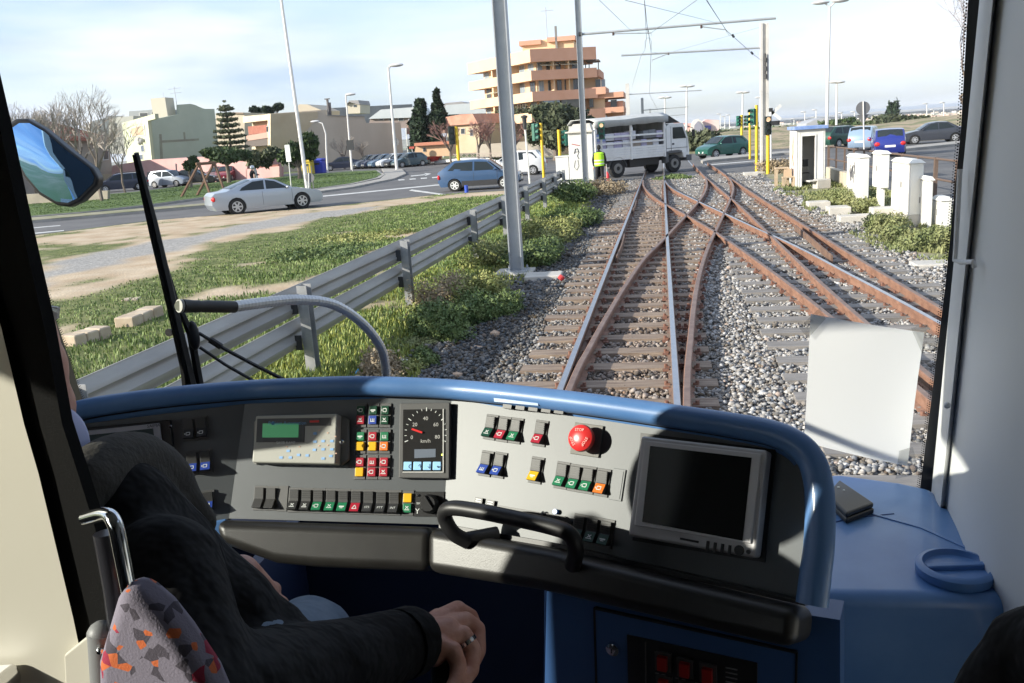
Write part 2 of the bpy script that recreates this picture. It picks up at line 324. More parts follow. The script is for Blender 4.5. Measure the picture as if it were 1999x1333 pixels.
def stones(N,xr,yr,size,test=None,ypow=1.):
    x=rng.uniform(*xr,N); y=yr[0]+(yr[1]-yr[0])*rng.uniform(0,1,N)**ypow
    if test is not None: k=test(x,y); x=x[k]; y=y[k]
    n=len(x); s=size*rng.uniform(.5,1.35,n); sc=s[:,None]*rng.uniform(.65,1.25,(n,3)); sc[:,2]*=.75
    Vn=IV[None]*(1+rng.uniform(-.36,.30,(n,12 if len(IV)==12 else len(IV),1)))
    vs=Vn*sc[:,None,:]; a=rng.uniform(0,6.28,n); b=rng.uniform(-.7,.7,n)
    ca,sa,cb,sb=np.cos(a),np.sin(a),np.cos(b),np.sin(b)
    y1=vs[...,1]*cb[:,None]-vs[...,2]*sb[:,None]; z1=vs[...,1]*sb[:,None]+vs[...,2]*cb[:,None]; x1=vs[...,0]
    vs=np.stack([x1*ca[:,None]-y1*sa[:,None]+x[:,None],x1*sa[:,None]+y1*ca[:,None]+y[:,None],z1+(rng.uniform(.0,.062,n)+.25*s)[:,None]],2)
    g=(.09+.29*rng.uniform(0,1,n)**1.25)*np.where(x<-1.55,.55+.1*np.sin(y),1)*np.where(x<.5,.95,1.18); w=np.where(x<-1.55,-.008,.0)+rng.uniform(-.005,.03,n); ru=rust_zone(x,y)*.85*(.4+.6*rng.uniform(0,1,n))+ (rng.uniform(0,1,n)<.05)*.6  # left of the track darker and cooler: barrier shade put into the colour
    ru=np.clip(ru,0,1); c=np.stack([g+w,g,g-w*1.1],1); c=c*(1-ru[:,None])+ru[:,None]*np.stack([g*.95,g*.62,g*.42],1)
    return vs.reshape(-1,3),(np.arange(n)[:,None,None]*len(IV)+IF[None]).reshape(-1,3),np.repeat(c,len(IV),0)
def addstones(name,sets,lab,cat):
    o=0;VS=[];FS=[];CS=[]
    for v,f,c in sets: VS.append(v);FS.append(f+o);CS.append(c);o+=len(v)
    m=npmesh(name,np.concatenate(VS),np.concatenate(FS),sm); ca=m.data.color_attributes.new('tone','FLOAT_COLOR','POINT')
    c=np.concatenate(CS); ca.data.foreach_set('color',np.concatenate([c,np.ones((len(c),1))],1).astype(np.float32).ravel()); return stuff(m,lab,cat)
edge=lambda x,y:(x>-2.75+.25*np.sin(y*1.3))&(x<4.05+.2*np.sin(y))
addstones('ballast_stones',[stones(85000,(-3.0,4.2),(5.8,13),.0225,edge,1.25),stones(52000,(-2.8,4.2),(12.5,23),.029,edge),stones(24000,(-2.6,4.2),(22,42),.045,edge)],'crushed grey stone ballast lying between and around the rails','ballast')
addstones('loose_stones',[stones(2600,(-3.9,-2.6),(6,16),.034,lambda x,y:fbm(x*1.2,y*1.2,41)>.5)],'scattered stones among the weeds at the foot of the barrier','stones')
# ---- sleepers
wood=mat('sleeper_wood',(.15,.105,.078),.9,c2=(.29,.225,.17),ns=2.2,world=True,stretch=(1,9,9),bump=.5,bs=5)
slg=mat('sleeper_grey',(.15,.14,.13),.9,c2=(.26,.24,.22),ns=2.0,world=True,stretch=(1,9,9),bump=.4,bs=5)
y=5.4;k=0; protoA={}
def sleeper(x0,x1,y,m,lab,grp):
    key=(round(x1-x0,1),m.name)
    if key not in protoA:
        b=MB(); b.box((0,0,.005),((key[0]),.235,.1)); o=b.build('sleeper',m); protoA[key]=o
    else:
        o=protoA[key].copy(); COL.objects.link(o)
    o.location=((x0+x1)/2,y,.034+random.uniform(-.004,.006)); o.rotation_euler=(0,0,random.uniform(-.012,.012)); tag(o,lab,'sleeper',grp)
while y<41.5:
    xr=.42 if y<14 else (.42+(y-14)*.12 if y<20 else 3.3)
    if y<19: sleeper(-1.5+random.uniform(-.05,.05),xr,y,wood,'brown wooden sleeper under the near left-hand track','brown sleepers under the near left track')
    elif y<36: sleeper(-1.55,3.4,y,slg if y>27 else wood,'long wooden sleeper spanning both tracks at the rail crossing','long sleepers at the rail crossing')
    else: sleeper(-1.5,.5,y,slg,'short sleeper of the left track close to the road','sleepers of the left track near the road')
    if y<19: sleeper(1.05,3.6+random.uniform(-.05,.05),y+.12,slg,'weathered grey sleeper under the near right-hand track','grey sleepers under the near right track')
    elif y>=36: sleeper(1.2,3.3,y,slg,'short sleeper of the right track close to the road','sleepers of the right track near the road')
    y+=.62
# ---- rails
railst=mat('rail_rust',(.155,.078,.05),.75,c2=(.26,.14,.092),ns=5,world=True,bump=.3,bs=30)
raildk=mat('rail_dark',(.12,.075,.055),.7,c2=(.2,.12,.08),ns=5,world=True)
polish=mat('rail_polished',(.42,.42,.44),.28,.9,c2=(.5,.48,.48),ns=10,world=True)
dull=mat('rail_top_rust',(.17,.105,.08),.5,.3,c2=(.25,.17,.13),ns=6,world=True)
def spl(P,n=8):                                     # Catmull-Rom
    P=[V((*p[:2],0)) for p in P]; Q=[P[0]*2-P[1]]+P+[P[-1]*2-P[-2]]; out=[]
    for i in range(1,len(Q)-2):
        a,b,c,d=Q[i-1:i+3]
        for k in range(n):
            s=k/n; out.append(.5*((2*b)+(c-a)*s+(2*a-5*b+4*c-d)*s*s+(3*b-a-3*c+d)*s**3))
    out.append(P[-1]); return out
PROF=[(-.062,.0),(.062,.0),(.062,.012),(.012,.025),(.009,.095),(.034,.105),(.034,.132),(.026,.138),(-.026,.138),(-.034,.132),(-.034,.105),(-.009,.095),(-.012,.025),(-.062,.012)]
def sweep(path,prof,z0):
    b=MB(); n=len(prof); vs=[]
    for i,p in enumerate(path):
        t=(path[min(i+1,len(path)-1)]-path[max(i-1,0)]).normalized(); s=V((t.y,-t.x,0))
        vs+=[p+s*a+V((0,0,z0+h)) for a,h in prof]
    fs=[]
    for i in range(len(path)-1):
        for k in range(n): fs.append((i*n+k,(i+1)*n+k,(i+1)*n+(k+1)%n,i*n+(k+1)%n))
    fs+= [tuple(range(n)),tuple(range((len(path)-1)*n+n-1,(len(path)-1)*n-1,-1))]
    return b.add(vs,fs)
def rail(P,shiny,lab,clips=True,body=None,n=8,z0=.062):
    path=spl(P,n); m=body or railst
    T=thing('rail',lab,'rail',(path[0].x,path[0].y,0),'steel rails')
    sweep(path,PROF,z0).build('rail_body',m,T)
    sweep(path,[(-.027,.1385),(.027,.1385),(.024,.1405),(-.024,.1405)],z0).build('rail_head',polish if shiny else dull,T)
    if clips:
        b=MB(); d=0; L_=0
        for i in range(len(path)-1):
            seg=(path[i+1]-path[i]); L_+=seg.length
            while d<L_:
                f=1-(L_-d)/seg.length; p=path[i]+seg*f; t_=seg.normalized(); s=V((t_.y,-t_.x,0))
                if p.y<36:
                    for sg in(-1,1):
                        c=p+s*sg*.085; R=Matrix([[s.x,t_.x,0],[s.y,t_.y,0],[0,0,1]])
                        b.box(c+V((0,0,z0+.012)),(.06,.11,.024),M=R); b.cyl(c+V((0,0,z0+.02)),c+V((0,0,z0+.065)),.018,7); b.box(c-s*sg*.015+V((0,0,z0+.034)),(.045,.035,.02),M=R)
                d+=.6
        o=b.build('rail_clips',mat('clip_rust',(.14,.065,.045),.8,c2=(.22,.11,.075),ns=12,world=True),T); o['kind']='stuff'; o['label']='rusty bolts and clips holding the rail'
    return T
rail([(-.95,3),(-.95,12),(-.93,25),(-.93,44.5),(-.93,52)],True,'left polished rail of the near left track running straight to the truck',body=raildk)
rail([(.07,3),(.05,12),(.03,25),(.02,44.5),(.02,52)],True,'right polished rail of the near left track, straight ahead of the desk',body=raildk)
rail([(-.9,3),(-.87,7.4),(-.81,8.9),(-.72,10.5),(-.58,12.6),(-.36,15.2),(-.02,17.8),(.54,22.4),(1.02,26.5),(1.4,30.7),(1.62,34.5),(1.7,37.5)],False,'rusty curved rail leaving the left polished rail and crossing to the right track')
rail([(.1,3),(.14,6.9),(.25,9.4),(.38,11.7),(.58,14.3),(.88,17.3),(1.28,20.8),(1.93,26.7),(2.35,31.2),(2.56,35.5),(2.62,38.5)],False,'rusty curved rail just right of the straight polished rail, curving to the far right track')
rail([(-.88,38.5),(-.72,33.6),(-.2,27.7),(.5,22.6),(.94,19.2),(1.16,17.2),(1.42,14.6),(1.67,11.8),(1.83,9.6),(2.03,6.4),(2.1,3)],False,'rusty rail coming from the far left track that passes behind the sheet of paper')
rail([(-.0,38.5),(.27,32.6),(.98,26.1),(1.45,22.3),(1.9,18.6),(2.14,16.8),(2.36,14.8),(2.52,13),(2.66,11.5),(2.8,9.8),(2.95,7.5),(3.1,4)],True,'part polished rail from the far left track joining the near right track')
rail([(1.69,52),(1.70,44),(1.72,39),(1.86,31),(1.98,24),(2.02,18),(2.05,13),(2.1,10),(2.18,7.5),(2.3,4)],False,'left rail of the right-hand track, straight and rusty')
rail([(2.5,52),(2.58,44),(2.62,38),(2.68,31),(2.75,25),(2.84,20),(2.91,16),(2.97,13),(3.04,10.4),(3.12,7.5),(3.2,4)],False,'outermost rusty rail on the right beside the weeds')
def grd(pts,lab): 
    p=spl(pts,4); b=sweep(p,[(-.012,.03),(.012,.03),(.012,.15),(-.012,.15)],.062); tag(b.build('check_rail',raildk),lab,'check rail','check rails')
grd([(-.86,15.5),(-.84,17),(-.86,18.8)],'short check rail beside the left polished rail, the nearer one'); grd([(-.86,24.5),(-.84,26),(-.86,27.6)],'short check rail beside the left polished rail, the farther one')
grd([(2.62,14.5),(2.66,16.5),(2.68,19)],'short check rail inside the outermost right rail')
# concrete slab lumps among the tracks
# groove rails flush in the road, further on
for x0,x1 in((-.93,-.93),(.02,.02),(1.69,1.66),(2.5,2.44)):
    b=MB(); b.prism([(x0-.03,52),(x0+.03,52),(x1+.03,62),(x1-.03,62)],-.01,.02); tag(b.build('groove_rail',polish),'steel groove rail let into the asphalt of the road crossing','rail','groove rails in the road crossing')
for px,lab in(((1100,768),'a'),):
    pass
# rocks and bits lying by the track
def rock(px,py,s,m,name,lab,cat,z=.04,seed=0):
    c=G(px,py); b=MB(); r=np.random.default_rng(seed); vs=IV*(1+r.uniform(-.2,.2,(len(IV),1)))*np.array(s)
    b.add([V(v)+V((c.x,c.y,z+s[2]*.3)) for v in vs],[tuple(f) for f in IF]); return tag(b.build(name,m),lab,cat)
rk=mat('rock_tan',(.42,.28,.19),.9,c2=(.5,.38,.28),ns=9,bump=.4)
rock(966,662,(.07,.06,.06),rk,'rock','tan rock on the dark ballast right of the leafy bush','rock',seed=1)
rock(930,688,(.10,.04,.04),rk,'rock','flat reddish rock lying on the ballast below the tan one','rock',seed=2)
rock(900,662,(.04,.03,.03),rk,'rock','small pinkish rock at the edge of the leafy bush','rock',seed=3)
rock(893,742,(.06,.04,.04),rk,'rock','small orange brown stone just beyond the blue desk rim','rock',seed=4)
rock(786,732,(.13,.12,.12),mat('rock_white',(.62,.58,.52),.9,c2=(.4,.36,.3),ns=7,bump=.5),'rock','crumbly white lump of rubble beside the flexible lamp base','rubble',seed=5)
bg=mat('blue_plastic',(.05,.35,.62),.4); rock(702,744,(.06,.05,.07),bg,'plastic_scrap','bright blue scrap of plastic on the ground beyond the desk rim','litter',seed=6)
# kerb stones lying in the grass on the left
def stoneblock(pxs,h,lab,parts=3):
    A,Bp=G(*pxs[0]),G(*pxs[1]); d=(Bp-A); u=d.normalized(); n=V((-u.y,u.x,0)); T=thing('stone_block',lab,'stone block',A,'stone blocks in the grass'); L_=d.length/parts
    for k in range(parts):
        c=A+u*L_*(k+.5)+n*.14; b=MB(); R=Matrix([[u.x,n.x,0],[u.y,n.y,0],[0,0,1]])
        b.box(c+V((0,0,h/2)),(L_*.94,.3,h*(1-.05*(k%2))),M=R); b.build('block',mat('tuff_block',(.40,.31,.22),.9,c2=(.5,.42,.32),ns=4,bump=.5),T,bevel=.025)
stoneblock([(150,690),(222,668)],.24,'large pale stone block nearest the black pillar, lying in the grass')
stoneblock([(262,648),(322,622)],.22,'pale stone blocks in the grass left of the wiper blade')
stoneblock([(236,595),(270,592)],.08,'thin broken slab in the grass behind the pale blocks',2)
# ================= barrier, masts, wires, lamps, signals, cabinets =================
galv=mat('galvanised_steel',(.30,.31,.31),.5,.55,c2=(.42,.42,.42),ns=6,world=True)
galvd=mat('galvanised_dull',(.26,.25,.235),.55,.3,c2=(.36,.35,.325),ns=1.5,world=True,stretch=(1,.5,3))
greyp=mat('mast_grey',(.34,.36,.38),.5,.2,c2=(.40,.42,.44),ns=3)
concr=mat('concrete',(.42,.40,.36),.9,c2=(.54,.51,.46),ns=3,bump=.2,bs=20)
dark=mat('dark_metal',(.03,.03,.032),.5)
whitep=mat('white_lacquer',(.72,.72,.70),.45,c2=(.62,.61,.58),ns=2)
T=thing('crash_barrier','long double galvanised crash barrier running beside the left track','crash barrier',(-3.78,8.5,0))
posts=[1.0,4.79,8.54,12.29,17.1,20.6,24.1,27.9,31.0,33.6]
def wbeam(z0,x):                                    # two-ribbed beam in section
    h=.31; P=[(0,0),(.0,.02),(.055,.06),(.06,.10),(.0,.14),(.0,.17),(.06,.21),(.055,.25),(0,.29),(0,h)]
    P2=P+[(a-.012,b) for a,b in P[::-1]]
    b=MB(); n=len(P2); ys=[2.0+i*1.0 for i in range(33)]; vs=[(x+a,y,z0+c) for y in ys for a,c in P2]
    fs=[]
    for i in range(len(ys)-1):
        for k in range(n): fs.append((i*n+k,i*n+(k+1)%n,(i+1)*n+(k+1)%n,(i+1)*n+k))
    b.add(vs,fs); return b
wbeam(.69,-3.92).build('rail_beam',galvd,T,smooth=60,label='upper corrugated beam'); wbeam(.345,-3.92).build('rail_beam',galvd,T,smooth=60,label='lower corrugated beam')
for y in posts:
    b=MB(); x=-3.80; b.bx(x-.01,x,y-.06,y+.06,-.05,1.03); b.bx(x-.01,x+.10,y-.066,y-.06,-.05,1.03); b.bx(x-.01,x+.10,y+.06,y+.066,-.05,1.03)
    b.cyl((x-.02,y,.85),(x+.02,y,.85),.018,8); b.cyl((x-.02,y,.47),(x+.02,y,.47),.018,8)
    b.build('post',galv,T)
    c=MB()
    for z in(.80,.41):
        c.bx(-3.875,-3.80,y-.11,y-.104,z-.06,z+.10)
    c.build('spacer',dark,T)
b=MB(); b.bx(-3.9,-3.0,33.9,33.93,.60,.64)
b.tube([(-3.8,33.6,.62),(-3.4,35.5,.5),(-3.1,37.5,.35)],.04); b.build('end_rail',galv,T)
# --- H-section masts
def hmast(loc,h,w,lab,lean=(0,0),foot=True):
    T=thing('catenary_mast',lab,'catenary mast',(loc[0],loc[1],0),'catenary masts beside the tracks')
    b=MB(); x,y=loc[0],loc[1]; t=.018
    def bar(x0,x1,y0,y1):
        vs=[]
        for z in(0.,h):
            ox,oy=lean[0]*z/h,lean[1]*z/h; vs+=[(x+x0+ox,y+y0+oy,z),(x+x1+ox,y+y0+oy,z),(x+x1+ox,y+y1+oy,z),(x+x0+ox,y+y1+oy,z)]
        b.add(vs,[(3,2,1,0),(4,5,6,7),(0,1,5,4),(1,2,6,5),(2,3,7,6),(3,0,4,7)])
    bar(-w/2,-w/2+t,-w/2,w/2); bar(w/2-t,w/2,-w/2,w/2); bar(-w/2+t,w/2-t,-t/2,t/2)
    b.build('pole',greyp,T)
    if foot:
        f=MB(); f.bx(x-.38,x+.28,y-.28,y+.4,-.05,.10); f.build('footing',concr,T,bevel=.02)
        f=MB(); f.bx(x-.2,x+.2,y-.2,y+.2,.1,.125)
        for sx in(-1,1):
            for sy in(-1,1): f.cyl((x+sx*.16,y+sy*.16,.1),(x+sx*.16,y+sy*.16,.18),.018,6)
        f.build('base_plate',greyp,T)
    return T
p=G(1010,540); hmast(p,9.5,.22,'thick grey steel mast nearest the tram, standing on a concrete footing',(0,0))
f=MB(); q=G(1062,548); f.box((q.x,q.y,.05),(.62,.5,.14),.05); tag(f.build('concrete_slab',concr,bevel=.02),'concrete slab on the ballast right of the nearest mast','slab')
f=MB(); q=G(1094,556); f.lathe([(.05,0),(.055,.03),(.045,.075),(.015,.08)],(q.x,q.y,.09),12,Matrix.Rotation(.7,3,'Y')); tag(f.build('red_cap',mat('red_plastic',(.45,.03,.03),.4)),'small red plastic cap lying on the slab edge by the near mast','cap')
p2=G(1145,386); m2=hmast(p2,9.6,.2,'second grey steel mast carrying the long tube bracket above the truck')
# arm of mast 2 runs across both tracks
def arm(T,pts,r,name='bracket_arm',m=None): 
    b=MB(); b.tube(pts,r,8); return b.build(name,m or greyp,T)
a0=DY(1130,67,p2.y); a1=DY(1515,35,p2.y)
arm(m2,[(p2.x,p2.y,a0.z),a1],.045)
b=MB(); b.cyl(a0,a0+V((.12,0,0)),.075,10); b.build('arm_socket',dark,m2)
def steady(T,px0,px1,Y,drop):                       # the little registration arm under the tube
    p=DY(*px0,Y); q=DY(*px1,Y); b=MB(); b.cyl(p,p-V((0,0,drop)),.025,6); b.tube([p-V((0,0,drop)),q],.02,6); b.cyl(q,q-V((0,0,.12)),.012,5)
    b.build('steady_arm',greyp,T)
    c=MB(); c.lathe([(.03,0),(.05,.02),(.03,.04),(.05,.06),(.03,.08),(.05,.10),(.03,.12)],p-V((0,0,drop+.06)),8); c.build('insulator',mat('insulator_brown',(.12,.08,.07),.3),T)
steady(m2,(1197,61),(1271,64),p2.y,.08); steady(m2,(1369,47),(1417,58),p2.y,.08)
# concrete mast right with its arm reaching left
p3=G(1492,338)
T3=thing('catenary_mast','pale concrete mast on the right beyond the sentry hut signals','catenary mast',(p3.x,p3.y,0),'catenary masts beside the tracks')
hz=ZT(p3,45); b=MB(); x,y=p3.x,p3.y
for s in(-1,1): b.box((x+s*.13,y,hz/2),(.1,.3,hz))
b.box((x,y,hz/2),(.17,.12,hz)); b.build('pole',mat('mast_concrete',(.50,.49,.46),.85,c2=(.6,.58,.55),ns=2),T3)
b=MB()
b.bx(x-.3,x+.3,y-.3,y+.3,-.05,.1); b.build('footing',concr,T3)
b=MB(); 
for z in(ZT(p3,118),ZT(p3,135),ZT(p3,150)): b.cyl((x+.05,y-.22,z-.1),(x+.05,y-.22,z+.1),.06,8)
b.tube([(x+.02,y-.2,ZT(p3,105)),(x+.02,y-.22,ZT(p3,155))],.03,6); b.build('wire_tensioner',dark,T3)
q0=DY(1485,93,p3.y); q1=DY(1213,108,p3.y); arm(T3,[(x-.1,y,q0.z),q1],.045); steady(T3,(1305,102),(1273,117),p3.y,.05)
# further masts
def farmast(bpx,topy,w,Y,arms,lab,m=greyp):
    p=DY(*bpx,Y); T=thing('catenary_mast',lab,'catenary mast',(p.x,Y,0),'catenary masts beside the tracks'); z1=ZT(p,topy)
    b=MB(); b.box((p.x,Y,z1/2),(w,w,z1)); b.build('pole',m,T)
    for a,c in arms: arm(T,[DY(*a,Y),DY(*c,Y)],.05)
    return T
farmast((1227,240),163,.35,88,[((1228,184),(1370,176))],'whitish mast rising just above the truck canopy',mat('mast_concrete',(.5,.5,.5)))
farmast((1255,240),191,.3,108,[((1256,215),(1345,208))],'dark slim mast above the truck load')
farmast((1270,245),212,.3,130,[((1271,229),(1340,223))],'farther thin mast above the truck, right of the dark one')
farmast((1279,245),221,.25,150,[],'farthest short mast above the truck cab')
# wires
wm=mat('wire',(.25,.25,.27),.5,.3)
def wire(P,lab,r=.008):
    b=MB(); b.tube(P,r*.7,5); tag(b.build('overhead_wire',wm),lab,'overhead wire','overhead wires above the tracks')
Y2,Y3=p2.y,p3.y
wire([DY(1258,0,25),DY(1265,66,Y2)],'contact wire coming down the sky from the top centre to the long tube',.014)
wire([DY(1265,55,Y2),DY(1271,100,Y3),DY(1268,184,88),DY(1284,215,110)],'contact wire continuing below the tube towards the far masts',.018)
wire([DY(1258,0,25),DY(1262,74,36),DY(1259,97,40),DY(1251,110,Y3),DY(1233,172,88)],'thin wire leaning left from the hoop towards the far mast',.012)
wire([DY(1259,97,37),DY(1259,80,37),DY(1263,74,37),DY(1269,74,37),DY(1272,82,37),DY(1272,97,37)],'small hoop of wire hanging below the long tube',.014)
wire([DY(1379,0,24),DY(1417,58,Y2),DY(1429,69,35),DY(1468,104,39),DY(1484,116,Y3)],'wire slanting down right to the concrete mast, with insulators',.014)
wire([DY(1380,0,24),DY(1424,70,34)],'thin wire just left of the slanting one',.008)
wire([DY(1360,0,22),DY(1349,8,24),DY(1271,64,Y2)],'wire slanting down left from the top to the long tube',.012)
wire([DY(1170,0,20),DY(1229,57,Y2)],'thin wire above the left end of the long tube',.008)
wire([DY(1220,0,18),DY(1390,42,Y2)],'thin wire crossing the sky left to right above the long tube',.008)
wire([DY(1313,101,Y3),DY(1400,76,Y3),DY(1484,53,Y3)],'thin stay wire above the lower tube bracket',.008)
for a,c in(((1429,67,35),(1433,73,35)),((1466,101,39),(1470,106,39))):
    b=MB(); b.tube([DY(*a),DY(*c)],.045,7); tag(b.build('wire_insulator',dark),'small dark insulator on the slanting overhead wire','insulator','insulators on the slanting wire')
# --- street lamps
lampw=mat('lamp_pole_white',(.66,.65,.62),.5)
def lamp(base,topxy,heads,lab,r=.09,curved=False,m=None,Y=None):
    p=G(*base) if Y is None else DY(*base,Y); p.z=0 if Y is None else p.z; T=thing('street_lamp',lab,'street lamp',(p.x,p.y,0),'street lamps')
    zt=ZT(p,topxy[1]); top=DY(*topxy,p.y); b=MB(); pts=[(p.x,p.y,0),((p.x*.5+top.x*.5),p.y,zt*.5),top]
    if curved:
        h=DY(*heads[0],p.y); pts=[(p.x,p.y,0),((p.x+top.x)/2,p.y,zt*.5),top-V((0,0,.9)),top+ (h-top)*.25+V((0,0,.05)),h]
        b.tube(pts,[r,r*.8,r*.7,r*.6,r*.5],8)
    else: b.tube(pts,[r,r*.8,r*.6],8)
    b.build('pole',m or lampw,T,smooth=True)
    for hx in heads:
        h=DY(*hx,p.y); b=MB()
        if not curved: b.tube([top-V((0,0,.1)),(top+h)/2+V((0,0,.08)),h],r*.45,6)
        d=(h-top); d.z=0; d=d.normalized() if d.length>.01 else V((1,0,0)); s=r*3.2
        a=math.atan2(d.y,d.x); b.ball(h,(s*1.5,s*.6,s*.35),8,6,Matrix.Rotation(a,3,'Z')); b.build('lamp_head',mat('lamp_grey',(.55,.55,.55),.4),T,smooth=True)
    return T
lamp((601,373),(545,-30),[(560,-38)],'tall white lamp post rising out of the picture in front of the grass island',.13)
lamp((640,337),(634,243),[(615,237)],'curved white street lamp in front of the beige wall',.11,True)
lamp((687,331),(675,186),[(684,184)],'white street lamp with the dark square sign on its pole',.13)
lamp((775,333),(758,131),[(773,127)],'tall white street lamp beside the parked row of cars',.15)
lamp((797,303),(790,219),[(783,217)],'short lamp in front of the cypresses',.12)
lamp((866,307),(856,200),[(852,197)],'lamp post just right of the cypresses',.12)
lamp((455,292),(448,247),[(444,244)],'small lamp in front of the norfolk pine',.12)
lamp((517,305),(513,256),[(506,253)],'small lamp before the balcony',.12)
lamp((1613,286),(1620,12),[(1602,5),(1640,1)],'tall right-hand lamp with two arms behind the white hut',.14)
lamp((1633,240),(1634,161),[(1629,160),(1638,160)],'distant twin-headed lamp right of the tall one',.16,Y=120)
lamp((1449,240),(1450,181),[(1446,180),(1454,180)],'distant lamp above the paired green signals',.16,Y=140)
lamp((1483,240),(1484,191),[(1481,190)],'distant lamp half hidden by the concrete mast',.12,Y=150)
lamp((1339,245),(1341,169),[(1336,168),(1346,168)],'distant lamp standing between the masts over the truck cab',.16,Y=130)
lamp((1298,245),(1298,191),[(1294,190),(1302,190)],'distant lamp left of the one over the truck cab',.18,Y=160)
for i,(x,t,y_) in enumerate([(1406,222,300),(1424,224,300),(1571,218,260),(1593,214,260),(1643,220,230),(1715,225,260),(1752,220,280),(1809,202,260),(1842,200,240),(1822,214,330),(1668,218,260),(1590,228,320),(1415,227,330),(1550,232,300)]):
    lamp((x,238),(x+.3,t),[(x-3,t)],'far pale lamp post on the skyline of the distant town',.16,Y=y_)
# --- traffic signals
yel=mat('signal_yellow',(.78,.52,.02),.45,c2=(.7,.45,.03),ns=3); sgreen=mat('signal_green',(.02,.13,.09),.4); sdark=mat('signal_black',(.012,.02,.018),.4)
lens=mat('lens_off',(.05,.06,.06),.15); lit=mat('lens_lit',(.9,.75,.6),.3,emit=((1,.6,.3),.5))
def sighead(T,c,h,yaw,mt,litk=None,w=None):
    w=w or h*.36; R=Matrix.Rotation(yaw,3,'Z'); b=MB(); b.box(c,(w,w*.55,h),M=R); o=b.build('signal_head',mt,T,bevel=w*.08)
    for k in range(3):
        z=h/3*(1-k); q=V(c)+R@V((0,-w*.28,z)); b=MB()
        b.tube([q,q+R@V((0,-w*.06,0))],w*.34,12); o2=b.build('lens',lit if litk==k else lens,o)
        b=MB(); seg=9; vs=[]; fs=[]                    # visor
        for i in range(seg):
            a=math.pi*(i/(seg-1))*1.2-.1*math.pi
            for dd in(0,w*.55): vs.append(q+R@V((math.cos(a)*w*.4,-dd,math.sin(a)*w*.4)))
        for i in range(seg-1): fs.append((2*i,2*i+1,2*i+3,2*i+2))
        b.add(vs,fs); b.build('visor',mt,o)
def signal(base,topy,heads,lab,r=.055,pm=yel,Y=None):
    p=G(*base) if Y is None else DY(*base,Y); p.z=0
    T=thing('traffic_light',lab,'traffic light',(p.x,p.y,0),'traffic lights at the crossing'); zt=ZT(p,topy)
    b=MB(); b.cyl((p.x,p.y,0),(p.x,p.y,zt),r,10); b.build('pole',pm,T,smooth=True)
    for (x0,y0,x1,y1,yaw,mt,lk,dy) in heads:
        a=DY((x0+x1)/2,y0,p.y+dy); c=DY((x0+x1)/2,y1,p.y+dy); sighead(T,(a+c)/2,abs(a.z-c.z),yaw,mt,lk,)
    return T
signal((898,345),247,[(873,247,890,282,.35,sdark,None,-.1)],'signal on a yellow pole behind the blue hatchback',.09,Y=46)
signal((1062,352),240,[(1036,241,1051,275,1.2,sgreen,None,0)],'green signal head on the yellow pole right of the thick mast',.075)
signal((1093,300),253,[(1101,254,1108,284,-1.2,sgreen,None,0)],'broad yellow signal seen side on beside the round bush',.14,Y=75)
signal((1177,352),262,[(1168,239,1181,272,.0,sgreen,0,0)],'signal with its top lamp lit, in front of the truck load',.05,whitep,Y=41.2)
signal((1448,276),224,[(1437,226,1445,246,.5,sgreen,None,-.1),(1453,225,1461,246,-.5,sgreen,None,-.1)],'paired green signals left of the yellow poles',.09,Y=66)
signal((1464,306),219,[],'bare yellow signal pole left of the taller one',.07,Y=58)
signal((1477,336),205,[(1465,212,1474,244,-.9,sgreen,None,0.0)],'tallest yellow signal pole with a green head at its left',.07)
signal((1499,340),262,[(1493,227,1505,263,.1,sdark,0,-.05)],'dark signal with its top lamp lit in front of the concrete mast',.075)
p=DY(1177,214,41.5) if False else None
# crossing sign
T=thing('crossing_sign','white crossed-arms railway crossing sign beside the concrete mast','crossing sign',(G(1506,335).x,44,0)); q=G(1506,335); Y=44
b=MB(); b.cyl((DY(1505,300,Y).x,Y,0),(DY(1505,212,Y)),.04,8); b.build('pole',lampw,T)
b=MB(); c=DY(1508,220,Y)
for s in(-1,1): b.box(c,(1.0,.03,.14),M=Matrix.Rotation(s*.7,3,'Y'))
b.build('crossed_arms',whitep,T); b=MB(); b.box(DY(1512,240,Y),(.45,.2,.2)); b.box(DY(1504,214,Y),(.2,.15,.15)); b.build('lamp_hood',dark,T)
# lamp-topped slender post
T=thing('signal_post','slender pale post with a dark lantern top beside the thick mast','post',(G(1035,366).x,G(1035,366).y,0)); p=G(1035,366)
b=MB(); b.tube([p,DY(1025,250,p.y)],.045,8); b.build('pole',lampw,T); q=DY(1024,240,p.y)
b=MB(); b.lathe([(.05,-.3),(.08,-.28),(.11,.22),(.16,.24),(.16,.32),(.04,.36)],q,10); b.build('lantern',dark,T)
# signs
def rsign(base,cpx,r,mt,lab,back=True,tri=None,shape='round',half=None,top=None,Y=None):
    p=G(*base) if Y is None else DY(*base,Y); p.z=0; T=thing('road_sign',lab,'road sign',(p.x,p.y,0)); c=DY(*cpx,p.y)
    b=MB(); b.cyl((p.x,p.y,0),(c.x,p.y,c.z+(r or half[1])*1.0),.035,8); b.build('pole',lampw,T); b=MB()
    if shape=='round': b.lathe([(r,0),(r,.03)],c+V((0,.06,0)),24,Matrix.Rotation(math.pi/2,3,'X'))
    else: b.box(c-V((0,.07,0)),(half[0]*2,.05,half[1]*2))
    o=b.build('sign_plate',mt,T)
    if tri: b=MB(); t_=DY(*tri,p.y+.09); b.add([t_+V((-.3,0,.2)),t_+V((.3,0,.2)),t_+V((0,0,-.32)),t_+V((-.3,.03,.2)),t_+V((.3,.03,.2)),t_+V((0,.03,-.32))],[(0,2,1),(3,4,5),(0,1,4,3),(1,2,5,4),(2,0,3,5)]); b.build('triangle_plate',mt,T)
    return T
sgr=mat('sign_back_grey',(.16,.16,.165),.5,.3)
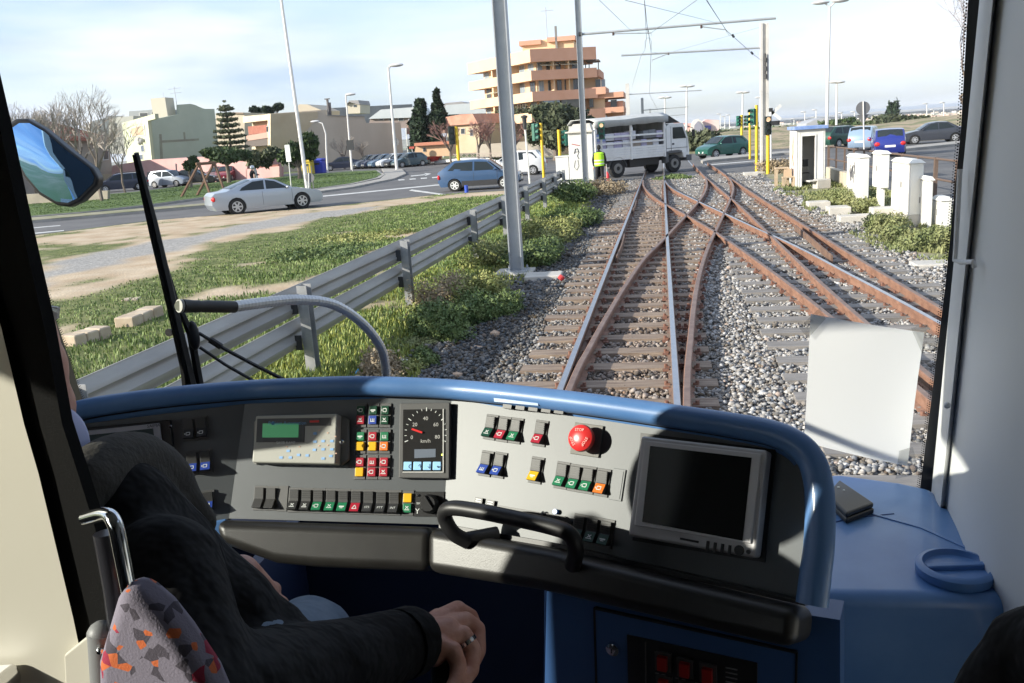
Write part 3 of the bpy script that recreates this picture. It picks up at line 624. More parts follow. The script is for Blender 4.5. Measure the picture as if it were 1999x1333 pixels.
rsign((1687,308),(1685,211),.36,sgr,'grey back of a round road sign with a triangle below, behind the cabinets',tri=(1685,231))
rsign((603,375),(604,347),.27,sgr,'round sign back beside the foot of the tall lamp post',Y=47)
rsign((569,371),(563,299),None,mat('sign_white',(.75,.75,.73),.5),'tall narrow white panel sign behind the silver coupe',shape='rect',half=(.16,.52))
rsign((688,331),(684,283),None,mat('sign_black',(.025,.028,.03),.5),'dark square sign halfway up a lamp post',shape='rect',half=(.38,.5),Y=87)
rsign((775,331),(772,277),.38,sgr,'small round grey sign back on the lamp by the parked row',Y=90)
rsign((808,318),(804,288),None,mat('sign_red',(.4,.08,.05),.5),'little red and white sign by the parked silver car',shape='rect',half=(.3,.12),Y=98)
for px,lab in(((596,372),'thin sign post left of the round sign back'),((607,373),'thin sign post right of the tall lamp'),((613,374),'thinner post at the kerb right of the tall lamp')):
    p=G(*px); b=MB(); b.cyl((p.x,p.y,0),(p.x,p.y,1.5),.03,6); tag(b.build('sign_post',sgr),lab,'post')
p=G(911,376); b=MB(); b.tube([p,p+V((0,0,.34))],[.09,.085],10); tag(b.build('bollard',mat('bollard_blue',(.03,.08,.45),.5)),'short bright blue post at the kerb in front of the blue hatchback','bollard')
# kiosk shelter left of crossing
p=G(1145,362); q=G(1110,353)
T=thing('electrical_kiosk','tall white kiosk with graffiti and a gabled top beside the second mast','kiosk',(p.x,p.y,0))
x1=p.x; x0=DY(1113,350,p.y).x; x2=DY(1160,358,p.y).x; zt=ZT(p,258); dp=1.2
b=MB(); b.bx(x0,x2,p.y,p.y+dp,0,zt); b.build('body',whitep,T,bevel=.02)
b=MB(); e=.12; b.bx(x0-e,x2+.02,p.y-e,p.y+dp+e,zt,zt+.07)
zr=ZT(p,241); b.add([(x0+.02,p.y-.05,zt+.07),(x2-.02,p.y-.05,zt+.07),(x2-.02,p.y+dp,zt+.07),(x0+.02,p.y+dp,zt+.07),(x0+.25,p.y,zr),(x2-.1,p.y,zr),(x2-.1,p.y+dp-.2,zr),(x0+.25,p.y+dp-.2,zr)],[(3,2,1,0),(4,5,6,7),(0,1,5,4),(1,2,6,5),(2,3,7,6),(3,0,4,7)])
b.build('roof',mat('kiosk_roof',(.58,.55,.5),.8),T)
gs=mat('graffiti_black',(.06,.06,.07),.7)
b=MB(); yy=p.y-.006
def scr(b,pts,r,Y): b.tube([DY(*a,Y) for a in pts],r,4)
scr(b,[(1121,300),(1123,291),(1127,290),(1130,297)],.02,yy); scr(b,[(1122,297),(1130,296),(1127,304),(1130,310)],.016,yy); scr(b,[(1123,313),(1121,326),(1126,332),(1130,324),(1128,312)],.01,yy); b.build('graffiti',gs,T)
b=MB(); scr(b,[(1116,281),(1131,284)],.025,yy); b.build('sticker',mat('sticker_red',(.5,.2,.2),.7),T)
p=G(1106,362); b=MB(); x0=DY(1087,360,p.y).x; x1=DY(1112,360,p.y).x
T=thing('utility_box','low pale grey box left of the graffiti kiosk','utility box',(p.x,p.y,0)); b.bx(x0,x1,p.y,p.y+.5,0,ZT(p,306)); b.build('body',mat('box_grey',(.52,.53,.54),.6),T,bevel=.02)
b=MB(); b.bx(x0-.03,x1+.03,p.y-.03,p.y+.53,ZT(p,306),ZT(p,306)+.05); b.build('lid',mat('box_grey',(.5,.5,.5)),T)
# hut
c=G(1553,369); wy=1.5; xw=DY(1609.5,362,c.y).x
T=thing('crossing_hut','narrow white sentry hut with a blue roof edge and an open door','hut',(c.x,c.y,0)); h=ZT(c,254)
x0,x1=c.x,xw; y0=c.y; t=.06; d0,d1=DY(1565,362,y0).x,DY(1590,362,y0).x; dz=ZT((d0,y0),266)
hw=mat('hut_white',(.70,.69,.66),.6,c2=(.6,.58,.54),ns=2,bump=.1)
b=MB(); b.bx(x0,d0,y0,y0+t,0,h); b.bx(d1,x1,y0,y0+t,0,h); b.bx(d0,d1,y0,y0+t,dz,h); b.bx(x0,x0+t,y0+t,y0+wy,0,h); b.bx(x1-t,x1,y0+t,y0+wy,0,h); b.bx(x0+t,x1-t,y0+wy-t,y0+wy,0,h); b.bx(x0+t,x1-t,y0+t,y0+wy-t,.0,.06)
b.build('wall',hw,T)
b=MB()
for xx in (d0-.04,d1): b.bx(xx,xx+.04,y0-.025,y0+.09,0,dz+.04)
b.bx(d0,d1,y0-.025,y0+.09,dz,dz+.04)
for xx in(x0+.02,x0+.1,x1-.08): b.bx(xx,xx+.025,y0-.012,y0,0.02,h)
b.build('door_frame',whitep,T)
b=MB(); b.bx(x0-.08,x1+.08,y0-.12,y0+wy+.1,h,h+.11); b.build('roof',mat('hut_roof_blue',(.12,.22,.50),.5,c2=(.3,.38,.55),ns=4),T,bevel=.01)
b=MB(); X=x0-.004
for k,(yy,zz,ww) in enumerate([(.5,1.5,.16),(.75,1.25,.2),(.6,1.0,.22),(.9,.85,.14),(.45,.75,.1),(.7,1.7,.1)]): b.tube([(X,y0+yy,zz-.25),(X,y0+yy+.1,zz),(X,y0+yy-.05,zz+.25)],ww*.3,6,flat=.05)
b.build('graffiti',mat('graffiti_red',(.5,.12,.06),.8,c2=(.6,.35,.2),ns=5),T)
# chair inside, bench outside
T=thing('metal_chair','folding chair standing inside the doorway of the white hut','chair',((d0+d1)/2,y0+.6,.06)); cx,cy=(d0+d1)/2-.03,y0+.5
b=MB(); b.bx(cx-.16,cx+.16,cy,cy+.3,.48,.5); b.build('seat',dark,T); b=MB(); b.bx(cx-.16,cx+.16,cy+.3,cy+.32,.7,.95); b.build('backrest',dark,T)
for sx in(-.15,.15):
    b=MB(); b.cyl((cx+sx,cy,.06),(cx+sx,cy+.32,.95),.012,5); b.cyl((cx+sx,cy+.3,.06),(cx+sx,cy,.5),.012,5); b.build('leg',galv,T)
tw=mat('rough_wood',(.40,.30,.2),.85,c2=(.5,.4,.28),ns=5)
T=thing('wooden_bench','rough little wooden table and stool left of the hut','table',(G(1530,370).x,G(1530,370).y,0)); p=G(1530,368)
for (xx,yy,w,d,hh) in((-.05,.2,.45,.5,.72),(.12,-.2,.4,.35,.42)):
    b=MB(); b.bx(p.x+xx-w/2,p.x+xx+w/2,p.y+yy-d/2,p.y+yy+d/2,hh-.04,hh); b.build('top',tw,T)
    for sx in(-1,1):
        for sy in(-1,1): b=MB(); b.bx(p.x+xx+sx*(w/2-.04)-.03,p.x+xx+sx*(w/2-.04)+.03,p.y+yy+sy*(d/2-.04)-.03,p.y+yy+sy*(d/2-.04)+.03,0,hh-.04); b.build('leg',tw,T)
b=MB(); b.bx(p.x+.0,p.x+.25,p.y-.1,p.y+.15,.42,.66); tag(b.build('cardboard_box',mat('cardboard',(.45,.33,.22),.8)),'brown box on the stool left of the hut','box')
p=G(1604,368); b=MB(); b.box((p.x,p.y,.16),(.5,.35,.32),.3); b.box((p.x-.25,p.y-.1,.28),(.5,.3,.06),.3); tag(b.build('stone_block',concr,bevel=.03),'pale broken block lying before the hut doorway','stone block')
# white switch cabinets
def cabinet(near,top,left,right,plinth,lab,name='switch_cabinet',graf=False,door=True,neck=None,yaw=0):
    p=G(*near); h=ZT(p,top); 
    # depth of the left face from its far edge, width of the front face
    a=1
    for a_ in np.arange(.2,2.4,.02):
        if proj((p.x,p.y+a_,0))[0]<=left: a=a_; break
    else: a=2.2
    w=DY(right,near[1],p.y).x-p.x; zp=ZT(p,plinth) if plinth else 0
    T=thing(name,lab,'cabinet',(p.x,p.y,0),'white switch cabinets'); m=mat('cabinet_white',(.74,.73,.69),.5,c2=(.66,.64,.58),ns=1.5)
    b=MB(); b.bx(p.x,p.x+w,p.y,p.y+a,max(zp,.0),h); b.build('body',m,T,bevel=.015)
    b=MB(); b.add([(p.x-.03,p.y-.03,h),(p.x+w+.03,p.y-.03,h),(p.x+w+.03,p.y+a+.03,h),(p.x-.03,p.y+a+.03,h),(p.x+w*.2,p.y+.05,h+.07),(p.x+w*.8,p.y+.05,h+.07),(p.x+w*.8,p.y+a-.05,h+.07),(p.x+w*.2,p.y+a-.05,h+.07)],[(3,2,1,0),(4,5,6,7),(0,1,5,4),(1,2,6,5),(2,3,7,6),(3,0,4,7)]); b.build('lid',m,T)
    if neck: b=MB(); b.bx(p.x+.08,p.x+w-.06,p.y+.12,p.y+a-.12,0,zp); b.build('pedestal',m,T)
    elif zp: b=MB(); b.bx(p.x-.02,p.x+w+.02,p.y-.02,p.y+a+.02,0,zp); b.build('plinth',concr,T)
    b=MB(); X=p.x-.004
    for yy in([p.y+a*.5] if a>.7 else []): b.bx(X-.002,X+.003,yy-.006,yy+.006,zp+.05,h-.04)
    for z in(zp+.04,h-.03): b.bx(X-.002,X+.003,p.y+.04,p.y+a-.04,z-.005,z+.005)
    b.bx(X-.02,X,p.y+a*.45-.02,p.y+a*.45,(zp+h)/2,(zp+h)/2+.12); b.build('door_seam',mat('seam_grey',(.22,.22,.21),.6),T)
    if graf:
        b=MB(); r=random.Random(5)
        for k in range(9):
            yy=p.y+a*(.25+.055*k); z=zp+(h-zp)*(.35+.25*r.random()); b.tube([(X,yy,z),(X,yy+.05,z+.12+.1*r.random()),(X,yy+.1*(r.random()-.3),z+.3)],.011,4)
        b.build('graffiti',gs,T)
    return T
cabinet((1674.5,411),308,1652,1695,389,'first white cabinet with dark graffiti, just right of the hut',graf=True)
cabinet((1717,424),301,1701,1733.5,368,'narrow white cabinet raised on a pedestal, second from the hut',neck=True)
cabinet((1773.7,444),319,1738.5,1799,420,'largest and tallest white cabinet, third from the hut')
cabinet((1812,450),352,1774,1818,None,'lower white double cabinet in front of the largest one')
cabinet((1835,452),392,1818,1856,None,'low grey concrete box at the right end of the cabinets','cable_box')
def conc(px,sz,lab,rot=0): p=G(*px); b=MB(); b.box((p.x,p.y,sz[2]/2),sz,rot); tag(b.build('concrete_block',concr,bevel=.02),lab,'concrete block','concrete blocks by the right track')
conc((1597,409),(.55,.5,.22),'pale concrete block on the ballast edge below the hut'); conc((1636,422),(.5,.55,.24),'concrete block below the graffiti cabinet'); conc((1668,437),(.7,.45,.2),'low wide concrete block with weeds round it'); conc((1722,430),(.5,.4,.3),'concrete base under the pedestal cabinet'); conc((1818,524),(.55,.45,.1),'flat concrete slab at the ballast edge near the windscreen frame'); conc((1465,345),(.6,.6,.2),'low block at the foot of the yellow signal poles'); conc((1490,366),(1.4,.5,.08),'flat concrete kerb piece left of the wooden table')
# fence
pa,pb=G(1617,336),G(1824,391)
T=thing('pipe_fence','brown pipe railing fence running along the road behind the cabinets','fence',(pa.x,pa.y,0)); fm=mat('fence_brown',(.16,.11,.085),.7,.3)
hh=[0,.52,1.04]; n=9
d=(pb-pa)
for k in range(-0,n+3):
    p=pa+d*k/n*1.0; b=MB(); r=.045 if k in(0,n) else .03; b.box((p.x,p.y,.55),(r*2,r*2,1.15)); b.build('post',fm,T)
for z in hh[1:]:
    b=MB(); e=pa+d*(n+2)/n; b.tube([(pa.x,pa.y,z+.05),(e.x,e.y,z+.05)],.03,6); b.build('rail',fm,T)
q=DY(1600,345,pa.y-2); T=thing('low_wall','low cream wall between hut and cabinets below the fence','wall',(5.6,33,0))
b=MB(); pa2,pb2=G(1612,352),G(1660,372); b.prism([(pa2.x,pa2.y),(pb2.x,pb2.y),(pb2.x+.2,pb2.y+.1),(pa2.x+.2,pa2.y+.1)],0,.5); b.build('wall',mat('cream_wall',(.55,.49,.38),.9,c2=(.42,.36,.27),ns=2,bump=.3),T)
# ================= vehicles and people outdoors =================
tyre=mat('tyre',(.02,.02,.02),.85); rim=mat('wheel_rim',(.55,.55,.56),.35,.6); carglass=mat('car_glass',(.02,.027,.03),.12,spec=.35)
trim=mat('black_trim',(.03,.03,.032),.6); chrome=mat('chrome',(.75,.75,.76),.15,1)
redl=mat('tail_lamp',(.5,.02,.02),.25); clr=mat('head_lamp',(.75,.77,.78),.15,.3); plate=mat('number_plate',(.7,.7,.66),.5)
def paint(n,c,met=.35): return mat(n,c,.32,met,coat=.6,spec=.5)
from mathutils.geometry import delaunay_2d_cdt
def offs(P,d):
    out=[];n=len(P)
    for i in range(n):
        a,b,c=V(P[i-1]),V(P[i]),V(P[(i+1)%n]); e=(b-a).normalized(); f=(c-b).normalized(); nn=V((-(e.y+f.y),e.x+f.x)); nn=nn.normalized() if nn.length>1e-6 else V((-e.y,e.x)); out.append(b+nn*d)
    return out
def make_car(name,lab,cat,L,Wd,H,prof,belt,glass_side,wb,wr,pm,group=None,rimm=None,wind=None,rear=None,lower=None,doors=(.0,),grey_low=None,tumble=.17):
    """prof: top outline front(+x) to rear, x in -L/2..L/2 ; car points +X"""
    T=thing(name,lab,cat,(0,0,0),group); w=Wd/2
    def yw(x,z):
        f=1-.16*abs(x/(L/2))**5-.02*abs(x/(L/2))**2
        if z>belt: f*=1-tumble*((z-belt)/(H-belt))
        if z<.35: f*=.96+.04*z/.35
        return w*f
    zb=.22; ar=wr*1.14
    def arch(cx,rev=False):
        a0=math.asin(min(1,max(-1,(zb-wr)/ar))); A=[(cx+ar*math.cos(t),wr+ar*math.sin(t)) for t in np.linspace(math.pi-a0,a0,9)]
        return A
    bottom=[(-L/2+.12,zb)]+arch(wb[0])+arch(wb[1])+[(L/2-.12,zb)]
    out=bottom+list(prof)                            # counter-clockwise: bottom rear->front, then top front->rear
    pts=[];n=len(out)
    for i in range(n):
        a,b=V(out[i]),V(out[(i+1)%n]); k=max(1,int((b-a).length/.22)); pts+=[a+(b-a)*j/k for j in range(k)]
    no=len(pts); inn=[]
    for x in np.arange(-L/2+.15,L/2,.22):
        for z in np.arange(.32,H,.16): inn.append((x,z))
    P=np.array([p[:] for p in pts]); ix=np.array([q[0] for q in inn]);iz=np.array([q[1] for q in inn]); okm=inpoly(ix,iz,[tuple(p) for p in P])
    inn=[V(q) for q,o in zip(inn,okm) if o and min((V(q)-p).length for p in pts)>.07]
    vs,es,fs,*_=delaunay_2d_cdt([V(p) for p in pts]+inn,[(i,(i+1)%no) for i in range(no)],[],1,1e-5)
    b=MB(); N=len(vs)
    for s in(-1,1): b.v+=[(v.x,s*yw(v.x,v.y),v.y) for v in vs]
    for f in fs: b.f.append(tuple(f)); b.f.append(tuple(i+N for i in reversed(f)))
    rows=[-1,-.6,0,.6,1]; base=len(b.v)
    for i,p in enumerate(pts):
        for r in rows: 
            top=.035*(1-r*r) if p.y>.5 else 0; nose=.05*(1-r*r)*(abs(p.x)/(L/2))**6*(1 if p.x>0 else -1)
            b.v.append((p.x+nose,yw(p.x,p.y)*r,p.y+top*(p.y>.6)))
    for i in range(no):
        for k in range(4): a=base+i*5+k; c=base+((i+1)%no)*5+k; b.f.append((a,c,c+1,a+1))
    b.build('body',pm,T,smooth=32)
    if grey_low:                                     # lower sill cladding
        b=MB()
        for s in(-1,1):
            vv=[]; xs=np.linspace(wb[0]+ar,wb[1]-ar,6)
            for x in xs: vv+=[(x,s*(yw(x,.3)+.012),.21),(x,s*(yw(x,.45)+.012),.46)]
            b.add(vv,[(2*i,2*i+2,2*i+3,2*i+1) if s<0 else (2*i,2*i+1,2*i+3,2*i+2) for i in range(5)])
        b.build('sill',trim,T)
    # windows
    for s in(-1,1):
        for gi,poly in enumerate(glass_side):
            b=MB(); vv=[(x,s*(yw(x,z)+.010),z) for x,z in poly]; k=len(vv); b.add(vv,[tuple(range(k)) if s<0 else tuple(range(k-1,-1,-1))]); b.build('side_window',carglass,T)
    def topglass(seg,nm):
        (x0,z0),(x1,z1)=seg; b=MB(); d=V((x1-x0,z1-z0)); nn=V((-d.y,d.x)).normalized(); 
        if nn.y<0: nn=-nn
        vv=[]
        for (x,z) in((x0,z0),((x0+x1)/2,(z0+z1)/2),(x1,z1)):
            for r in(-.88,-.45,0,.45,.88): vv.append((x+nn.x*.014,yw(x,z)*r,z+nn.y*.014+.035*(1-r*r)))
        b.add(vv,[(i*5+k,i*5+k+1,(i+1)*5+k+1,(i+1)*5+k) for i in range(2) for k in range(4)]); b.build(nm,carglass,T)
    if wind: topglass(wind,'windscreen')
    if rear: topglass(rear,'rear_window')
    for cx in wb:
        for s in(-1,1):
            yo=s*(yw(cx,wr)-.02); R=Matrix.Rotation(math.pi/2,3,'X')
            b=MB(); b.lathe([(wr*.6,-.1),(wr*.93,-.1),(wr,-.07),(wr,.07),(wr*.93,.1),(wr*.6,.1)],(cx,yo-s*.09,wr),20,R); o=b.build('wheel',tyre,T,smooth=True)
            b=MB(); c=V((cx,yo+s*.012,wr)); 
            b.lathe([(wr*.16,-.006),(wr*.16,.012)],c,10,R); seg=6
            for k in range(seg):
                a=k*2*math.pi/seg; M=Matrix.Rotation(a,3,'Y'); b.box(c+M@V((wr*.36,0,0)),(wr*.46,.02,wr*.2),M=M)
            b.lathe([(wr*.57,-.01),(wr*.66,-.01),(wr*.66,.015),(wr*.57,.015),(wr*.57,-.01)],c,20,R,cap=False); b.build('rim',rimm or rim,o)
            b=MB(); b.lathe([(wr*.6,-.005),(wr*.6,.0)],(cx,yo-s*.02,wr),16,R); b.build('brake_disc',trim,o)
            b=MB(); b.lathe([(ar*.98,-.06),(ar*.98,.06)],(cx,yo-s*.12,wr),16,R); b.build('wheel_well',trim,T)
    xf=L/2; bz=belt*.68
    for s in(-1,1):
        b=MB(); b.ball((xf-.15,s*w*.66,bz),(.13,.16,.085),8,6); b.build('headlight',clr,T,smooth=True)
        b=MB(); b.ball((-xf+.06,s*w*.74,bz+.08),(.09,.16,.13),8,6); b.build('tail_light',redl,T,smooth=True)
        b=MB(); b.ball((glass_side[0][0][0]-.05,s*(w+.07),belt+.06),(.07,.08,.06),6,5); b.build('wing_mirror',pm,T,smooth=True)
    b=MB(); b.bx(xf-.02,xf+.035,-.26,.26,.38,.49); b.build('number_plate',plate,T)
    b=MB(); b.bx(-xf-.035,-xf+.02,-.26,.26,.52,.63); b.build('number_plate',plate,T)
    b=MB(); b.bx(xf-.14,xf+.025,-w*.55,w*.55,bz-.06,bz+.03); b.bx(xf-.12,xf+.03,-w*.6,w*.6,.27,.35); b.build('grille',trim,T)
    b=MB()
    for x in doors:
        for s in(-1,1):
            for z0,z1 in((.32,belt-.02),): 
                zz=np.linspace(z0,z1,4)
                for a,c in zip(zz[:-1],zz[1:]): b.add([(x-.006,s*(yw(x,a)+.004),a),(x+.006,s*(yw(x,a)+.004),a),(x+.006,s*(yw(x,c)+.004),c),(x-.006,s*(yw(x,c)+.004),c)],[(0,1,2,3)])
    b.build('door_seam',trim,T)
    return T
def place(T,px0,px1,face=1,adv=0):
    """px0: ground pixel of left wheel, px1: of the right one; face=+1 nose to the right"""
    a,c=G(*px0),G(*px1); d=(c-a); m=(a+c)/2; T.rotation_euler=(0,0,math.atan2(d.y,d.x)+(0 if face>0 else math.pi)); n=V((-d.y,d.x,0)).normalized()
    T.location=(m.x+n.x*.8,m.y+n.y*.8,.006); return d.length
silver=paint('silver_paint',(.40,.44,.50),.45)
c=make_car('coupe_car','silver coupe driving right on the near road, spoked alloy wheels','car',4.65,1.75,1.38,
 [(2.32,.36),(2.33,.55),(2.22,.68),(1.5,.84),(1.02,.90),(.35,1.28),(-.15,1.37),(-.6,1.36),(-1.25,1.15),(-1.75,.96),(-2.2,.92),(-2.33,.80),(-2.34,.45)],.90,
 [[(.82,.93),(.28,1.24),(-.1,1.315),(-.12,.95)],[(-.2,.95),(-.17,1.315),(-.62,1.29),(-1.1,1.08),(-1.22,.96)]],(-1.38,1.36),.33,silver,wind=((1.0,.92),(.38,1.26)),rear=((-.68,1.33),(-1.55,1.04)),doors=(.95,-.3))
place(c,(470,419),(588,407),1); print('coupe wb',(G(588,407)-G(470,419)).length)
blu=paint('blue_paint',(.04,.09,.185),.2)
hatch=[(1.78,.35),(1.79,.55),(1.72,.70),(.95,.86),(.42,1.32),(.1,1.38),(-1.05,1.36),(-1.55,1.02),(-1.78,.88),(-1.8,.45)]
hs=[[(.82,.90),(.42,1.26),(-.12,1.30),(-.14,.90)],[(-.22,.90),(-.2,1.30),(-.98,1.28),(-1.32,.95)]]
c=make_car('hatchback_car','old blue hatchback with a grey sill stopped on the near road','car',3.6,1.56,1.38,hatch,.86,hs,(-1.05,1.15),.28,blu,wind=((.98,.88),(.45,1.30)),rear=((-1.08,1.34),(-1.58,1.03)),doors=(.85,-.18),rimm=plate,grey_low=True)
place(c,(893,374),(977,369),1); c.scale=(1.1,1.08,1.04)
whitec=paint('white_paint',(.68,.69,.70),.1)
c=make_car('hatchback_car','white rounded hatchback behind the thick mast, facing left','car',3.6,1.65,1.5,[(1.78,.35),(1.8,.6),(1.6,.78),(1.1,.95),(.35,1.42),(-.1,1.5),(-1.3,1.46),(-1.66,1.05),(-1.76,.8),(-1.78,.45)],.92,[[(1.0,.97),(.4,1.38),(-.15,1.42),(-.17,.95)],[(-.25,.95),(-.22,1.42),(-1.1,1.38),(-1.4,1.02)]],(-1.1,1.15),.29,whitec,wind=((1.12,.97),(.4,1.42)),rear=((-1.32,1.45),(-1.6,1.08)),doors=(.9,-.2))
place(c,(965,346),(1049,341),-1); whitehatch=c
grn=paint('green_paint',(.015,.10,.075),.2)
c=make_car('hatchback_car','dark green hatchback on the far carriageway, facing left','car',3.7,1.66,1.45,[(1.84,.35),(1.85,.6),(1.65,.76),(1.0,.93),(.35,1.38),(-.1,1.45),(-1.2,1.40),(-1.72,1.0),(-1.82,.8),(-1.84,.45)],.90,[[(.9,.95),(.36,1.34),(-.2,1.38),(-.22,.93)],[(-.3,.93),(-.27,1.38),(-1.1,1.33),(-1.45,1.0)]],(-1.15,1.2),.30,grn,wind=((1.02,.95),(.38,1.37)),rear=((-1.22,1.38),(-1.65,1.05)),doors=(.85,-.25))
place(c,(1397,309),(1453,304),-1); ghatch=c
# sedan at far right
gry=paint('dark_grey_paint',(.05,.055,.07),.3)
sed=[(2.1,.35),(2.12,.55),(2.0,.72),(1.3,.88),(.95,.92),(.3,1.36),(-.1,1.43),(-.8,1.40),(-1.5,1.02),(-2.05,.98),(-2.14,.8),(-2.15,.45)]
ss=[[(.85,.95),(.28,1.30),(-.15,1.36),(-.17,.93)],[(-.24,.93),(-.22,1.36),(-.78,1.33),(-1.25,1.0)]]
sedan=make_car('sedan_car','dark grey saloon on the far right road facing left','car',4.3,1.7,1.43,sed,.90,ss,(-1.3,1.3),.31,gry,wind=((.97,.94),(.33,1.34)),rear=((-.84,1.38),(-1.45,1.05)),doors=(.85,-.2))
place(sedan,(1800,281),(1850,278),-1)
# cars queueing on the right, seen from behind
def placeyaw(T,px,yaw): p=G(*px); T.location=(p.x,p.y,.006); T.rotation_euler=(0,0,yaw)
c=dup(ghatch,(0,0,0),0,'bright blue hatchback seen from behind, right of the round sign back',swap={'green_paint':paint('bright_blue_paint',(.02,.035,.24),.2)}); placeyaw(c,(1733,304),math.radians(80))
c=dup(whitehatch,(0,0,0),0,'pale blue small hatchback behind the round sign pole',swap={'white_paint':paint('pale_blue_paint',(.24,.33,.46),.2)}); placeyaw(c,(1687,292),math.radians(68))
wag=[(2.2,.35),(2.22,.6),(2.05,.78),(1.2,.95),(.5,1.42),(.1,1.5),(-1.6,1.5),(-2.1,1.05),(-2.2,.85),(-2.22,.45)]
wagon=make_car('estate_car','dark green estate car with roof rails behind the hut','car',4.45,1.72,1.52,wag,.95,[[(1.05,.98),(.5,1.37),(-.1,1.42),(-.12,.97)],[(-.2,.97),(-.18,1.42),(-.9,1.43),(-.9,.98)],[(-1.0,.98),(-1.0,1.43),(-1.5,1.42),(-1.8,1.05)]],(-1.35,1.35),.31,paint('forest_green_paint',(.02,.07,.05),.2),wind=((1.15,.99),(.52,1.40)),rear=((-1.63,1.47),(-2.05,1.12)),doors=(.95,-.15,-.95))
b=MB()
for s in(-.6,.6): b.tube([(.2,s,1.53),(.1,s,1.58),(-1.5,s,1.58),(-1.6,s,1.54)],.02,6)
b.build('roof_rail',trim,wagon); placeyaw(wagon,(1644,286),math.radians(40))
# parked cars, left and middle distance
pk='cars parked on the far side of the road'
navy=paint('navy_paint',(.02,.028,.06),.3)
def park(src,l,r,face,lab,m=None,sw=None,sc=1):
    c=dup(src,(0,0,0),0,lab,group=pk,swap={sw:m} if m else None,scale=sc); place(c,l,r,face); return c
park(wagon,(222,375),(258,372),-1,'dark estate car parked in front of the pink wall garage',navy,'forest_green_paint')
park(whitehatch,(306,367),(340,365),1,'silver hatchback parked before the pink wall',silver,'white_paint')
park(sedan,(359,363),(389,361),1,'black saloon parked at the left of the wooden swing frame',paint('black_paint',(.015,.015,.018),.2),'dark_grey_paint')
park(ghatch,(437,354),(455,352),-1,'dark hatchback parked behind the silver coupe roof, left one',navy,'green_paint'); park(ghatch,(457,353),(471,351),-1,'dark red hatchback parked behind the silver coupe roof, right one',paint('wine_paint',(.2,.02,.035),.2),'green_paint')
park(sedan,(655,333),(682,331),-1,'dark blue car under the graffiti at the foot of the beige wall',navy,'dark_grey_paint')
for i,(x,m_,lab) in enumerate([(716,paint('slate_paint',(.12,.15,.2),.3),'slate grey car, leftmost of the slanted parked row'),(731,navy,'navy car, second of the slanted parked row'),(745,paint('steel_blue_paint',(.10,.16,.24),.3),'steel blue car, third of the slanted parked row'),(762,whitec,'white car, fourth of the slanted parked row'),(778,paint('black_paint',(.015,.015,.018)),'black car, fifth of the slanted parked row'),(792,paint('teal_paint',(.05,.09,.11),.2),'dark teal car, sixth of the slanted parked row')]):
    c=dup(ghatch,(0,0,0),0,lab,group=pk,swap={'green_paint':m_}); placeyaw(c,(x+8,328-.3*(x-716)/10),math.radians(222))
park(sedan,(795,323),(834,320),-1,'silver saloon at the right end of the slanted parked row',silver,'dark_grey_paint')
park(ghatch,(840,320),(858,318),-1,'red car half hidden behind the white road barrier',paint('red_paint',(.45,.02,.03),.1),'green_paint')
# ---- truck
tw_=mat('truck_white',(.82,.82,.80),.5,c2=(.72,.71,.68),ns=1.5); under=mat('truck_under',(.035,.033,.03),.8); tarp=mat('tarpaulin',(.42,.43,.42),.75,c2=(.52,.53,.52),ns=2,bump=.3,bs=3)
T=thing('delivery_truck','white flatbed truck with raised tarpaulin roof and open slatted side crossing the tracks','truck',(0,0,0)); TR=T
# truck along +X, near side at y=0, origin at rear wheel
Lw=(G(1318,336)-G(1208,347)).length; wbx=Lw
b=MB(); b.bx(-1.2,wbx-.75,.35,.55,.62,.85); b.bx(-1.2,wbx+.8,1.5,1.7,.62,.85); b.bx(.8,1.7,.1,.5,.45,.85); b.bx(1.75,wbx-.9,.2,.5,.5,.85); b.build('chassis',under,T)
b=MB(); b.bx(-1.35,wbx-.62,0,2.3,.88,1.02); b.build('load_bed',tw_,T)
z0,z1=1.02,1.5; x0,x1=-1.35,wbx-.62
b=MB()
for (a,c) in((x0,x0+(x1-x0)*.5-.06),(x0+(x1-x0)*.5+.06,x1-.06)):
    for k in range(4): b.bx(a,c,-.03,0,z0+k*.12,z0+k*.12+.112)
b.build('side_board',tw_,T)
b=MB()
for z in(1.66,2.0): b.bx(x0,x1,-.02,.02,z,z+.09)
b.build('side_slat',tw_,T)
for xx in(x0,x0+(x1-x0)*.5,x1-.05):
    b=MB(); b.bx(xx-.04,xx+.06,-.05,.05,.85,2.75); b.box((xx+.01,-.05,2.35),(.14,.05,.2)); b.build('stake',tw_,T)
b=MB(); b.bx(x0,x1,2.27,2.3,1.02,2.7); b.bx(x0-.03,x0,0,2.3,1.02,2.7); b.bx(x1,x1+.03,.0,2.3,1.02,2.7); b.build('rear_tarpaulin',mat('tarpaulin_dark',(.20,.21,.20),.85,c2=(.34,.34,.33),ns=1.2,stretch=(4,1,1)),T)
b=MB(); n=12; vs=[]
for i in range(n+1):
    x=x0-.1+(x1-x0+.25)*i/n; sag=.04*math.sin(i*2.1)
    vs+=[(x,-.12,2.62+sag*.5+.12*i/n-.12),(x,-.14,2.82+.02*math.sin(i)+.12*i/n),(x,.3,2.96+.12*i/n),(x,1.15,2.99+.12*i/n),(x,2.0,2.98+.1*i/n),(x,2.33,2.75+.1*i/n)]
b.add(vs,[(i*6+k,(i+1)*6+k,(i+1)*6+k+1,i*6+k+1) for i in range(n) for k in range(5)]); o=b.build('roof_tarpaulin',tarp,T,smooth=50); sdm=o.modifiers.new('s','SOLIDIFY'); sdm.thickness=.03
